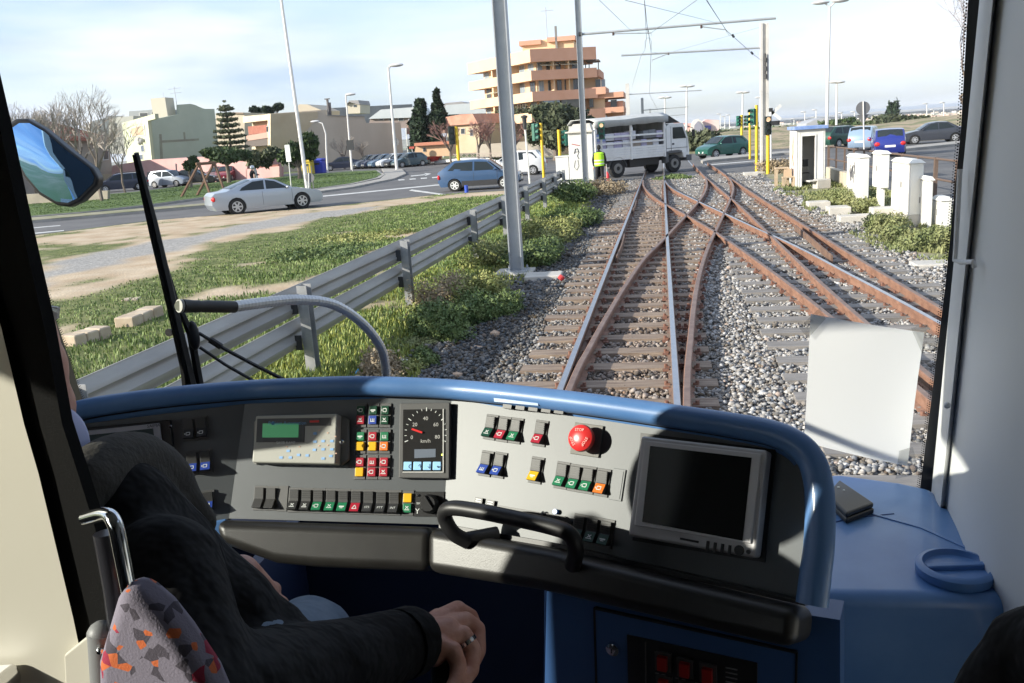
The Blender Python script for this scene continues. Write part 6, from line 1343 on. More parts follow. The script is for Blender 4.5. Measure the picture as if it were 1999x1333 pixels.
for k in range(9): fb(PV,PV.at(1285+k*13,1309+k*3.2),.006,.0012,.006,.0075,b=b)
for k in range(7): fb(PV,PV.at(1430,1300+k*9),.016,.0012,.006,.0075,b=b)
b.build('breaker_lettering',mat('dim_white',(.22,.22,.22)),CON)
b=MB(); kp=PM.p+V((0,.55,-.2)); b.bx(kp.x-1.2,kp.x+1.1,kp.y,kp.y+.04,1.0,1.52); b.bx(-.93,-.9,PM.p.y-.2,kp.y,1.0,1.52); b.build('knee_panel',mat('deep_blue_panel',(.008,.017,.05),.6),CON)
# the little sloping blue ledge at the left below the switches
b=MB(); q=[PLf.at(*p,.0) for p in((395,1022),(446,1012),(449,1105),(430,1110))]; b.slab(q,PLf.n,-.03,.015); b.build('blue_corner',blue,CON,bevel=.004)
# ---- switches
def glyph(P,c,h,kind,rnd,par,s=1.):
    b=MB(); w=.0011*s
    if kind==0: 
        for k in range(3): fb(P,c,w,.0045*s,h,h+.0004,dx=(k-1)*.003*s,b=b)
        fb(P,c,.008*s,w,h,h+.0004,dy=-.003*s,b=b)
    elif kind==1:
        for dx_,dy_,a,l in((-.003,0,0,.005),(.003,0,0,.005)): fb(P,c,w,l*s,h,h+.0004,dx=dx_*s,dy=dy_,b=b)
        for dy_ in(-.0028,.0028): fb(P,c,.006*s,w,h,h+.0004,dy=dy_*s,b=b)
        fb(P,c,w,.003*s,h,h+.0004,dx=-.0052*s,b=b)
    elif kind==2:
        fb(P,c,.007*s,w,h,h+.0004,dy=.001*s,ang=.7,b=b); fb(P,c,.007*s,w,h,h+.0004,dy=.001*s,ang=-.7,b=b); fb(P,c,.009*s,w,h,h+.0004,dy=-.003*s,b=b)
    elif kind==3:                                    # triangle
        for a,dx_,dy_ in((1.05,-.002,.0),(-1.05,.002,.0),(0,0,-.0034)): fb(P,c,.008*s,w,h,h+.0004,dx=dx_*s,dy=dy_*s,ang=a,b=b)
    else: fb(P,c,.009*s,.0022*s,h,h+.0004,b=b); fb(P,c,.005*s,.0012*s,h,h+.0004,dy=-.0028*s,b=b)
    return b.build('symbol',wsym,par)
def rocker(P,x,y,col,kind=0,w=.0165,h=.034,text=None,ribs=True,label=None,base=True,cap=None):
    c=P.at(x,y); b=MB(); fb(P,c,w+.006,h+.007,-.001,.0022,b=b); o=b.build('rocker_switch',swf,CON,bevel=.0006,label=label)
    M=P.M; hw,hh=w/2,h/2; vs=[]
    for sx in(-1,1): 
        for yy,z in((hh,.0025),(hh,.0075),(-.001,.0055),(-hh*.96,.0145),(-hh,.012),(-hh,.0025)): vs.append(c+M@V((sx*hw,yy,z)))
    b=MB(); b.add(vs,[(0,1,2,3,4,5)][:1]+[(11,10,9,8,7,6)]+[(i,6+i,6+(i+1)%6,(i+1)%6) for i in range(6)]); r_=b.build('rocker',swg,o,bevel=.0008)
    if ribs:
        b=MB()
        for k in range(4): fb(P,c,w*.86,.0008,.0070-k*.0003,.0082-k*.0003,dy=hh*(.86-.2*k),b=b)
        b.build('ribs',blk,o)
    if col:
        q=[c+M@V((sx*hw*.93,yy,z)) for sx,yy,z in((-1,-.0025,.0066),(1,-.0025,.0066),(1,-hh*.93,.0150),(-1,-hh*.93,.0150))]
        b=MB(); n_=(q[1]-q[0]).cross(q[2]-q[0]).normalized(); n_=n_ if n_.dot(P.n)>0 else -n_; b.slab(q,n_,-.001,.0006); b.build('switch_cap',capm[col],o)
        P2=PL(c,P.n); P2.n=n_; P2.u=P.u; P2.w=n_.cross(P.u); P2.w=P2.w if P2.w.z>0 else -P2.w; P2.M=Matrix([[P2.u[i],P2.w[i],P2.n[i]] for i in range(3)])
        cc_=(q[0]+q[1]+q[2]+q[3])/4
        if text: txt(P2,text,cc_,.0058,wsym,o,h=.0008)
        else: glyph(P2,cc_,.0006,kind,0,o,1.0)
    return o
def txt(P,s,c,size,m,parent,h=.0005,ang=0,ext=0.0,name='lettering'):
    cu=bpy.data.curves.new(name,'FONT'); cu.body=s; cu.size=size; cu.align_x='CENTER'; cu.align_y='CENTER'; cu.extrude=ext; cu.resolution_u=2
    o=bpy.data.objects.new(name,cu); COL.objects.link(o); dg=bpy.context.evaluated_depsgraph_get(); me=bpy.data.meshes.new_from_object(o.evaluated_get(dg)); COL.objects.unlink(o); bpy.data.objects.remove(o)
    R=(P.M@Matrix.Rotation(ang,3,'Z')).to_4x4(); off=V((0,0,0)); q=parent
    while q is not None: off+=q.location; q=q.parent
    R.translation=V(c)+P.n*h-off; me.transform(R); me.materials.clear(); me.materials.append(m); ob=bpy.data.objects.new(name,me); COL.objects.link(ob); ob.parent=parent; return ob
y0=lambda x: 972+(x-508)*.028
for x in(508,531): rocker(PM,x,y0(x),None,ribs=False,label='plain grey switch at the left end of the bottom row')
b=MB(); fb(PM,PM.at(552,y0(552)),.018,.042,-.001,.002,b=b); b.build('blank_plate',swf,CON)
for x,c_,k,t in((576,'k',2,None),(600,'k',2,None),(623,'g',1,None),(648,'g',2,None),(672,'g',4,None),(697,'r',3,None),(721,'k',0,'STS'),(746,'k',0,'PTT'),(771,'k',0,'INT')): rocker(PM,x,y0(x)+2,c_,k,text=t)
def lampblk(P,x,y,c1,c2,k=1,par=CON):
    c=P.at(x,y); b=MB(); fb(P,c,.0195,.041,-.001,.0025,b=b); o=b.build('warning_lamp',swf,par,bevel=.0006)
    for s,cc in((1,c1),(-1,c2)):
        b=MB(); fb(P,c,.0145,.0148,.0025,.0065,dy=s*.0082,b=b); b.build('lamp_cap',capm[cc],o,bevel=.0012)
        if cc not in 'y': glyph(P,c+P.w*s*.0082,.0066,(k+(s<0))%5,0,o,.95)
    return o
cols=[[('d','r'),('d','b'),('d','d')],[('g','y'),('r','y'),('g','o')],[('r','y'),('r','r'),('r','r')]]
for j,y in enumerate((811,862,912)):
    for i,x in enumerate((706,730,753)): lampblk(PM,x-(j*1.0),y,*cols[j][i],k=(1,4,1,0)[(i+j)%4])
lampblk(PM,797,982,'y','g',1)
c=PM.at(838,984); b=MB(); fb(PM,c,.050,.040,0,.002,b=b); o=b.build('radio_switch_plate',blk,CON); b=MB(); b.lathe([(.0155,.002),(.0155,.010),(.013,.014),(.012,.018)],c+PM.u*.002,20,PM.M); fb(PM,c+PM.u*.002,.007,.026,.014,.022,ang=.6,b=b); b.build('rotary_knob',blk,o,smooth=True)
txt(PM,'Y',c-PM.u*.019-PM.w*.012,.012,wsym,o,h=.0025); txt(PM,'SH',c-PM.u*.018+PM.w*.001,.005,wsym,o,h=.0025)
b=MB(); b.ball(c-PM.u*.019+PM.w*.014+PM.n*.003,.0022,8,6); b.build('screw',chrome,o)
# right panel switches
for x,y,c_,k in((959,834,'d',2),(984,838,'r',1),(1008,841,'g',2),(1056,846,'r',1),(950,905,'b',0),(976,908,'b',1),(1048,918,'y',None),(1098,928,'g',2),(1124,933,'g',1),(1149,937,'g',1),(1177,942,'o',1),(1132,1031,'d',2),(1158,1036,'d',2),(1184,1041,'d',4)):
    if k is None: 
        o=rocker(PR,x,y,c_,4)
    else: rocker(PR,x,y,c_,k)
c=PR.at(1206,946); b=MB(); fb(PR,c,.020,.046,-.001,.0022,b=b); o=b.build('blank_plate',swf if False else pan,CON,bevel=.0006); b=MB(); fb(PR,c,.014,.040,.002,.003,b=b); b.build('blank_insert',pan,o)
for x,y in((937,979),(960,984)):
    b=MB(); fb(PR,PR.at(x,y),.014,.012,0,.005,b=b); o=b.build('small_push_switch',blk,CON)
    b=MB()
    for k in range(3): fb(PR,PR.at(x,y),.010,.0011,.005,.0056,dy=(k-1)*.0033,b=b)
    b.build('symbol',wsym,o)
ps(PR,[(974,986),(1105,1008),(1118,1018),(1115,1032),(975,1006)],0,.004,'dark_strip',blk); b=MB(); b.lathe([(.004,0),(.004,.007)],PR.at(1087,999),10,PR.M); b.build('blue_lamp',mat('lamp_blue',(.03,.18,.6),.3),CON); b=MB(); b.ball(PR.at(1060,1002,.005),.0035,8,6); b.build('screw',chrome,CON)
# left panel switches and display
for x,y,c_,k in((369,838,'k',1),(394,835,'k',1),(376,903,'b',1),(402,900,'b',1)): rocker(PLf,x,y,c_,k,ribs=False)
for x,y,c_,k in((381,980,'r',4),(407,977,'b',1)): rocker(PLf,x,y,c_,k,ribs=False,h=.028)
rocker(PLf,357,985,'b',1,ribs=False,h=.028)
T_=ps(PLf,[(120,840),(335,820),(347,925),(130,955)],0,.010,'vehicle_display',blk,bevel=.002)
ps(PLf,[(130,847),(316,827),(327,922),(130,945)],.010,.014,'display_frame',mat('frame_lilac_grey',(.32,.32,.36),.5),T_,bevel=.002)
ps(PLf,[(180,851),(303,838),(310,890),(185,905)],.014,.015,'display_glass',mat('display_glass',(.05,.065,.065),.15),T_)
for p in((333,832),(340,911)): b=MB(); b.ball(PLf.at(*p,.010),.003,8,6); b.build('screw',chrome,T_)
txt(PLf,'◖ SAIMA'[2:],PLf.at(304,833),.0075,blk,T_,h=.0145)
# ticket terminal
tb=mat('terminal_grey',(.40,.40,.36),.5); T_=ps(PM,[(513,816),(670,812),(667,909),(506,906)],0,.028,'ticket_terminal',tb,bevel=.003)
for q in([(499,825),(508,815),(506,908),(498,906)],[(668,812),(684,820),(684,898),(668,910)]): ps(PM,q,0,.008,'bracket',mat('bracket_grey',(.25,.25,.23),.5),T_,bevel=.002)
for p in((501,860),(667,862)): b=MB(); b.ball(PM.at(*p,.030 if p[0]>600 else .010),.004,8,6); b.build('screw',chrome,T_)
def t2(q,m,nm,h0=.028,h1=.0288,**k): return ps(PM,q,h0,h1,nm,m,T_,**k)
t2([(517,822),(658,820),(658,835),(608,836),(607,867),(515,867)],mat('terminal_dark',(.06,.06,.06),.4),'terminal_fascia'); t2([(528,831),(597,831),(596,858),(527,858)],mat('lcd_green',(.09,.33,.15),.3,emit=((.12,.5,.22),.12)),'lcd_screen',.0288,.0296)
t2([(618,825.5),(636,825),(636,829),(618,829.5)],mat('stop_red',(.6,.03,.02),.4),'stop_key',.0288,.03)
txt(PM,'Project Automation',PM.at(561,826,.03),.0085,mat('logo_blue',(.12,.3,.55)),T_); b=MB(); b.ball(PM.at(533,826,.03),.003,8,6); b.build('logo_dot',mat('logo_blue',(.1,.3,.5)),T_)
txt(PM,'SASIB RAME'[:10],PM.at(558,864.5,.03),.0065,wsym,T_)
b=MB(); r=random.Random(2)
for x,y in((615,846),(615,862),(631,861),(648,861),(614,878),(631,877),(648,877),(631,895),(549,893),(563,880),(567,893),(583,888),(600,889),(646,890)): fb(PM,PM.at(x,y,.028),.006,.004,0,.0008,b=b)
b.build('soft_keys',mat('key_blue',(.25,.45,.75),.5),T_)
b=MB()
for x,y in((623,840),(640,845),(655,852),(623,870),(640,869),(656,885),(560,872),(585,872)): fb(PM,PM.at(x,y,.028),.003,.002,0,.0008,b=b)
b.build('key_marks',mat('key_pink',(.6,.4,.3),.5),T_)
# speedometer
T_=ps(PM,[(785,790),(882,788),(881,935),(783,934)],0,.014,'speedometer',swf,bevel=.0015)
ps(PM,[(792,802),(870,801),(870,924),(791,924)],.0141,.0146,'dial_face',mat('dial_black',(.022,.022,.022),.22),T_)
ps(PM,[(869,801),(871,801),(871,924),(869,924)],.0146,.016,'glass_edge',mat('edge_silver',(.6,.6,.58),.3),T_); ps(PM,[(792,922),(871,922),(871,924),(791,924)],.0146,.016,'glass_edge',mat('edge_silver',(.6,.6,.58)),T_)
c=PM.at(831,845,.0147); R0=.033; b=MB()
for k in range(17):
    a=math.radians(200-220*k/16); L_=.006 if k%4==0 else .0035; rr0=(R0+.002)
    p_=c+(PM.u*math.cos(a)*.98+PM.w*math.sin(a)*1.12)*rr0; b.box(p_+PM.n*.0003,(L_,.0009 if k%4 else .0014,.0006),M=PM.M@Matrix.Rotation(a,3,'Z'))
b.build('dial_ticks',wsym,T_)
for s_,x,y in(('0',804,854),('20',810,829),('40',831,817),('60',851,829),('80',854,853)): txt(PM,s_,PM.at(x,y,.0148),.0088,mat('dial_text',(.5,.5,.48)),T_)
txt(PM,'km/h',PM.at(831,861,.0148),.0085,mat('dial_text',(.5,.5,.48)),T_)
a=PM.at(832,847,.017); e=PM.at(803,837,.017); b=MB(); d=(e-a); mid=(a+e)/2; b.box(a.lerp(e,.62),(d.length*.7,.003,.001),M=Matrix([[d.normalized()[i],PM.n.cross(d.normalized())[i],PM.n[i]] for i in range(3)])); b.build('needle',mat('needle_red',(.7,.02,.02),.4),T_)
ps(PM,[(814,879),(855,878),(855,894),(814,896)],.0147,.0152,'lcd_screen',mat('lcd_bluegrey',(.16,.19,.24),.3),T_)
for k,s_ in enumerate('C↑↓↵'):
    x=801+k*18.8; b=MB(); fb(PM,PM.at(x,911),.0135,.0135,.0146,.0162,b=b); o=b.build('push_button',mat('button_ice',(.30,.55,.80),.4,emit=((.3,.6,.9),.15)),T_,bevel=.001); txt(PM,s_ ,PM.at(x,911,.0164),.010,mat('ink',(.03,.06,.12)),o)
b=MB(); b.ball(PM.at(863,887.5,.0148),.0014,6,5); b.build('led',mat('led_yellow',(.8,.8,.1),.3,emit=((.8,.9,.1),2)),T_)
# emergency stop
c=PR.at(1147,858); b=MB(); fb(PR,PR.at(1147,859),.048,.048,0,.004,b=b); T_=b.build('emergency_stop',mat('estop_base',(.16,.155,.14),.6),CON,bevel=.001)
b=MB(); b.lathe([(.011,.004),(.011,.016),(.0195,.018),(.0205,.023),(.0195,.028),(.015,.031),(.006,.0325),(.001,.0328)],PR.at(1148,859),24,PR.M); b.build('mushroom_button',mat('estop_red',(.62,.03,.03),.32),T_,smooth=True)
for k in range(3): a=math.radians(90-120*k+4); q=PR.at(1148,859)+PR.n*.0322; txt(PR,'STOP',q+(PR.u*math.cos(a)+PR.w*math.sin(a))*.0112,.0062,mat('stop_letter',(.8,.5,.45)),T_,ang=a-math.pi/2)
# monitor
ps(PR,[(1252,845),(1515,878),(1494,1098),(1236,1055)],0,.003,'screen_recess',blk)
mb_=mat('monitor_silver',(.50,.49,.50),.36,.25,c2=(.55,.54,.55),ns=60); T_=ps(PR,[(1267,856),(1509,884),(1487,1090),(1242,1047)],.003,.032,'monitor',mb_,bevel=.004)
ps(PR,[(1275,865),(1500,891),(1480,1078),(1253,1037)][:2]+[(1480,1063),(1256,1028)],.032,.035,'bezel',mat('monitor_bezel',(.60,.59,.60),.35,.3),T_,bevel=.0035)
ps(PR,[(1287,876),(1481,899),(1464,1057),(1272,1021)],.0351,.0358,'screen',mat('screen_black',(.012,.013,.012),.10,spec=.9),T_)
b=MB()
for k in range(4): fb(PR,PR.at(1396+k*14,1066+k*2.7),.0035,.012,.032,.0345,b=b)
b.build('buttons',blk,T_); b=MB(); b.lathe([(.0068,.032),(.006,.035)],PR.at(1456,1075),14,PR.M); b.lathe([(.003,.032),(.003,.0335)],PR.at(1474,1078),10,PR.M); fb(PR,PR.at(1361,1056),.026,.003,.032,.0335,b=b); b.build('power_button',blk,T_)
# grab bar
def pt(x,y,h): return PR.at(x,y,h)
b=MB(); gp_=smoothp([pt(915,1058,.055),(pt(885,1040,.075)),pt(868,1008,.09),pt(880,992,.10),pt(930,997,.10),pt(1010,1013,.10),pt(1080,1029,.10),pt(1112,1043,.095),pt(1124,1072,.08),pt(1118,1105,.055)]); b.tube(gp_,.0115,14); T_=b.build('grab_bar',blk,CON,smooth=70)
b=MB(); b.tube([pt(905,1052,.062),pt(970,1045,.02)],[.010,.014],10); b.build('bar_foot',blk,T_,smooth=True)
# clip on the rim
b=MB(); 
for k in range(5): fb(PR,PR.at(1000+k*25,794+k*2.5),.016,.010,.004,.016,b=b)
b.build('rim_clip',blk,CON)
ps(PR,[(980,782),(1065,790),(1066,797),(981,789)],.02,.026,'rim_lip',blue)
# ---- windscreen and cab shell
al=math.radians(12); GP=V((0,1.80,1.66)); GN=V((0,-math.cos(al),-math.sin(al)))
def gl_(x,y,o=0): return RP(x,y,GP-GN*o,GN)
T=thing('windscreen','large tram windscreen with a black dotted border, framing the view','windscreen',(0,1.8,1.66))
P_=[gl_(-320,-330),gl_(-200,250),gl_(60,520),gl_(175,880),gl_(900,905),gl_(1790,1000),gl_(1848,560),gl_(1895,0),gl_(1925,-330)]
b=MB(); b.add(P_,[tuple(range(len(P_)))]); b.build('pane',glassmat('windscreen_glass',(.97,.985,.98),.022),T)
def strip(A,B_,nm,m,o0=.004,o1=.012,par=T):
    n=len(A); b=MB(); vs=[gl_(*p,o) for o in(-o0,o1) for p in A+B_[::-1]]; k=2*n; b.add(vs,[tuple(range(k)),tuple(range(2*k-1,k-1,-1))]+[(i,k+i,k+(i+1)%k,(i+1)%k) for i in range(k)]); return b.build(nm,m,par)
Lr=[(1895,-330),(1890,0),(1876,250),(1845,560),(1818,780),(1795,960)]; Lr2=[(1935,-330),(1912,0),(1892,250),(1862,560),(1842,780),(1818,960)]
strip(Lr,Lr2,'black_border',blk)
L1=[(-40,-330),(0,225),(31,371),(52,452),(74,524),(96,582),(112,632),(137,704),(170,808)]; L2=[(-260,-330),(-160,225),(-100,371),(-70,452),(-40,524),(0,582),(60,642),(100,720),(130,830)]
strip(L1,L2,'left_pillar',blk,.004,.03)
b=MB(); dm=mat('frit_dot',(.015,.015,.016),.6)
for Ls,s in((Lr,-1),(L1,1)):
    pts=[gl_(*p,-.002) for p in Ls]
    for a,c in zip(pts[:-1],pts[1:]):
        k=int((c-a).length/.0052)
        for j in range(k):
            for row in(0,1):
                q=a.lerp(c,(j+.5*row)/k)+V((s*(.0022+.0036*row),0,0)); r_=.0016-.0005*row; b.add([q+V((math.cos(t)*r_,0,math.sin(t)*r_)) for t in(0,1.05,2.1,3.14,4.19,5.24)],[(0,1,2,3,4,5)])
b.build('border_dots',dm,T)
# tram shell
T=thing('tram_body','pale grey interior walls and pillar of the tram cab at the right edge','tram',(0,0,.9)); TB=T
def ln(px,Y): return DY(px[0],px[1],Y)
pts=[]
rows=[((1912,0),1.52,(1818,960),1.78),((1924,0),1.42,(1828,965),1.68),((1938,0),1.40,(1838,968),1.64),((1944,0),1.44,(1846,970),1.66),((1972,0),1.36,(1872,975),1.55),((2010,0),1.25,(1895,985),1.45),((2080,0),1.12,(1960,1010),1.3),((2240,0),.95,(2180,1060),1.05),((2800,0),.5,(2800,1100),.55)]
b=MB(); vs=[]
for a,Ya,c,Yc_ in rows:
    A,Cc=ln(a,Ya),ln(c,Yc_); d=(Cc-A); vs+=[A-d*.35,A,A+d*.5,Cc,Cc+d*.9]
b.add(vs,[(i*5+k,(i+1)*5+k,(i+1)*5+k+1,i*5+k+1) for i in range(len(rows)-1) for k in range(4)]); b.build('right_pillar',creamw,T,smooth=25)
for x,y in((1972,874),(1849,791),):
    pass
sc_=mat('screw_cap',(.6,.61,.62),.4)
A=ln((1880,500),1.42); b=MB(); b.tube([ln((1874,330),1.50),ln((1866,480),1.49),ln((1864,508),1.485),ln((1876,512),1.47),ln((1900,511),1.44),ln((1902,522),1.44)],.004,8); b.build('hinge_rod',sc_,T,smooth=True)
for px,Y in(((1972,874),1.31),((1849,791),1.58)): b=MB(); b.ball(ln(px,Y-.01),.006,10,7); b.build('screw_cap',sc_,T,smooth=True)
ci=mat('cab_cream',(.58,.56,.48),.6); ext=mat('tram_blue_outside',(.04,.15,.42),.3,coat=.4); dk=mat('cab_dark_lining',(.05,.05,.055),.8); lin=mat('cab_pale_lining',(.42,.42,.42),.7)
b=MB(); b.bx(-1.36,.95,-3.0,1.45,3.2,3.3); b.build('roof',lin,T)
b=MB(); b.bx(-1.30,.9,-3.0,1.86,.9,1.0); b.build('floor',dk,T)
b=MB(); b.bx(.88,.94,-3.0,.6,1.0,3.2); b.build('side_wall',lin,T,label='right side wall')
b=MB(); X0,X1=-1.36,-1.30; WY0,WY1,WZ0,WZ1=-1.45,1.15,1.98,2.84
b.bx(X0,X1,-3,WY0,1.0,3.2); b.bx(X0,X1,WY0,1.6,1.0,WZ0); b.bx(X0,X1,WY0,1.6,WZ1,3.2)
b.bx(X0+.003,X1-.003,.28,.50,WZ0,2.38); b.bx(X0+.003,X1-.003,WY0,.28,WZ0,2.20); b.bx(X0+.003,X1-.003,WY0,.60,2.62,WZ1)  # unseen blocks added to narrow the opening and shade desk and pillar
b.slab([(X0,1.14,WZ0),(X0,1.6,WZ0),(X0,1.6,WZ1),(X0,.62,WZ1),(X0,.86,2.66),(X0,.88,2.24)],(1,0,0),0,.06); b.build('side_wall',dk,T,label='left side wall, its window opening shaped to steer the sun')  # slanted front edge shaped to set where sun falls on desk and paper
b=MB(); b.bx(-1.30,.9,-3.04,-3.0,1.0,3.2); b.build('bulkhead',dk,T)
b=MB(); b.bx(-1.36,.94,1.86,1.92,.45,1.40); b.bx(-1.38,-1.36,-3.0,1.9,.45,1.6); b.bx(.94,.96,-3.0,1.9,.45,1.5); b.build('outer_skin',ext,T)
b=MB(); b.bx(-1.33,-1.325,WY0,WY1,WZ0,WZ1); b.build('side_window',glassmat('side_glass',(.93,.95,.94),.03),T)
# right side cabinet
z=1.66; sb=[(1560,925),(1640,922),(1760,938),(1826,952),(1850,985),(1905,1012),(1962,1048),(1976,1095),(1978,1150),(1968,1168),(1600,1160)]
P2=[G(x,y,z) for x,y in sb]; T=thing('side_cabinet','blue moulded side cabinet at the right of the desk','cabinet',(P2[0].x,P2[0].y,1.0))
q=[(p.x,p.y) for p in P2]; b=MB(); b.prism(q,1.0,z); b.build('cabinet_body',blue,T,bevel=.022,seg=4)
lip=[G(x,y,z) for x,y in((1826,948),(1848,984),(1903,1010),(1962,1046),(1974,1090))]; b=MB(); b.tube([p+V((.006,.004,.016)) for p in smoothp(lip)],.0055,8); vs=[]
b.build('raised_edge',blue,T,smooth=70); b=MB(); Ls=smoothp(lip); n=len(Ls); b.add([p+V((0,0,-.002)) for p in Ls]+[p+V((.006,.004,.018)) for p in Ls],[(i,i+1,n+i+1,n+i) for i in range(n-1)]); b.build('upstand',blue,T)
b=MB(); a1,a2=G(1850,987,z+.003),G(1966,1088,z+.003); b.tube([G(1700,1002,z+.001),G(1800,1030,z+.001),G(1900,1075,z+.001),G(1968,1120,z+.001)],.0035,6,flat=.5); b.build('moulded_crease',blue,T,smooth=True)
b=MB(); b.tube([G(1617,1023,z),G(1660,1012,z),G(1745,1003,z)],.0016,5); b.build('joint_line',mat('joint_blue',(.02,.06,.2),.5),T)
c=G(1865,1122,z); b=MB(); b.lathe([(.057,0),(.060,.004),(.060,.016),(.056,.020),(.050,.021),(.047,.013),(.046,.012)],c,36); o=b.build('filler_cap',blue,T,smooth=True)
b=MB(); b.box(c+V((0,0,.014)),(.094,.014,.012),.12); b.build('cap_grip',blue,o,bevel=.003)
# phone
z2=z+.001; ph=[G(x,y,z2) for x,y in((1612,985),(1638,955),(1707,1003),(1652,1024))]
T=thing('mobile_phone','small black folding mobile phone lying on the blue side cabinet','phone',(ph[0].x,ph[0].y,z)); b=MB(); b.prism([(p.x,p.y) for p in ph],z2,z2+.012); b.build('phone_base',blk,T,bevel=.004,seg=3)
m_=sum(ph,V((0,0,0)))/4; b=MB(); b.prism([((p.x-m_.x)*.98+m_.x,(p.y-m_.y)*.98+m_.y) for p in ph],z2+.0125,z2+.023); b.build('phone_lid',mat('phone_black',(.02,.02,.02),.35),T,bevel=.004,seg=3)
b=MB(); b.ball(ph[1].lerp(m_,.5)+V((-.008,0,.0235)),(.003,.003,.001),8,5); b.ball(ph[1].lerp(m_,.62)+V((0,-.004,.0235)),(.0024,.0024,.001),8,5); b.build('camera_dots',wsym,T)
# sheet of paper
pq=[gl_(x,y,-.012) for x,y in((1583,614),(1804,648),(1771,908),(1569,862))]
T=thing('paper_sheet','blank white sheet of paper taped to the lower right of the windscreen','paper',pq[3]); nx,ny=8,10; vs=[]
for j in range(ny+1):
    for i in range(nx+1):
        u_,v_=i/nx,j/ny; p=(pq[3].lerp(pq[2],u_)).lerp(pq[0].lerp(pq[1],u_),v_); p=p+GN*(.004*math.sin(u_*3.1)+.003*math.sin(v_*5+u_*2)); vs.append(p)
b=MB(); b.add(vs,[(j*(nx+1)+i,j*(nx+1)+i+1,(j+1)*(nx+1)+i+1,(j+1)*(nx+1)+i) for j in range(ny) for i in range(nx)])
pm_=bpy.data.materials.new('paper'); pm_.use_nodes=True; t=pm_.node_tree; B=t.nodes['Principled BSDF']; B.inputs['Base Color'].default_value=(.93,.93,.94,1); B.inputs['Roughness'].default_value=.8
tl=t.nodes.new('ShaderNodeBsdfTranslucent'); tl.inputs[0].default_value=(.85,.87,.9,1); mxs=t.nodes.new('ShaderNodeMixShader'); mxs.inputs[0].default_value=.12; t.links.new(B.outputs[0],mxs.inputs[1]); t.links.new(tl.outputs[0],mxs.inputs[2]); t.links.new(mxs.outputs[0],t.nodes['Material Output'].inputs[0])
b.build('sheet',pm_,T,smooth=True)
tp=glassmat('tape',(.8,.8,.78),.15,.3)
for q in([(1560,640),(1600,600),(1612,622),(1578,660)],[(1778,640),(1810,632),(1836,668),(1800,690)],[(1755,880),(1782,872),(1795,925),(1748,935)]):
    b=MB(); b.add([gl_(x,y,-.017) for x,y in q],[(0,1,2,3)]); b.build('tape',tp,T)
# wiper outside
T=thing('windscreen_wiper','long black wiper blade standing upright with two thin arms outside the glass','wiper',gl_(385,760,.04))
wv=mat('wiper_black',(.014,.014,.015),.5)
b=MB(); b.tube([gl_(x,y,.03) for x,y in((266,298),(300,430),(330,560),(358,680),(378,765),(385,800))],[.006,.009,.011,.012,.013,.013],6,flat=.8); b.build('blade',wv,T)
b=MB(); b.tube([gl_(x,y,.022) for x,y in((262,302),(298,460),(332,600),(360,720),(368,790))],[.004,.006,.007,.009,.01],5); b.build('rubber',blk2,T)
b=MB(); b.tube([gl_(x,y,.05) for x,y in((290,400),(345,590),(372,650),(392,760),(400,800))],[.003,.006,.010,.010,.010],6); b.ball(gl_(378,655,.05),(.014,.012,.035),10,8); b.build('carrier',wv,T,smooth=True)
b=MB(); b.tube([gl_(x,y,.055) for x,y in((388,650),(440,682),(500,714),(580,754),(640,790))],[.004,.0045,.0045,.005,.005],6); b.cyl(gl_(410,663,.055),gl_(432,677,.055),.008,8); b.build('wiper_arm',wv,T)
b=MB(); b.tube([gl_(x,y,.055) for x,y in((390,678),(440,712),(510,752),(560,785))],.0038,6); b.build('wiper_arm',wv,T)
b=MB(); b.lathe([(.006,-.002),(.009,-.002),(.009,.002),(.006,.002)],gl_(330,649,.03),12,Matrix.Rotation(1.57,3,'X')); b.build('lug',wv,T)
# flexible lamp / microphone
base=RD(752,760,1.64); T=thing('gooseneck_microphone','silver flexible gooseneck with a black end bending to the left over the desk rim','gooseneck',base)
gp2=smoothp([RD(752,765,1.66),RD(753,722,1.64),RD(742,676,1.60),RD(705,629,1.55),(RD(650,594,1.50)),RD(585,585,1.45),RD(520,590,1.40),RD(452,599,1.35)],30)
b=MB(); b.tube(gp2,[.0082+.0005*(k%3==0) for k in range(len(gp2))],12); b.build('flexible_tube',mat('gooseneck_steel',(.66,.66,.66),.4,.6,c2=(.58,.58,.58),ns=30),T,smooth=20)
b=MB(); hp=[RD(458,599,1.352),RD(400,598,1.32),RD(392,598,1.316),RD(386,598,1.313),RD(378,598,1.31),RD(356,597,1.30)]; b.tube(hp,[.0088,.0088,.0082,.009,.0088,.0098],16); b.build('handle',mat('grip_black',(.03,.028,.026),.5),T,smooth=30)
b=MB(); b.tube([RD(354,597,1.2995),RD(349,597,1.2975)],[.0098,.0094],16); o=b.build('end_ring',mat('ring_pale',(.45,.45,.42),.4),T); b=MB(); b.tube([RD(349,597,1.2974),RD(348.5,597,1.2970)],[.0072,.007],16); b.build('mouth',mat('mouth_dark',(.12,.13,.10),.8),T)
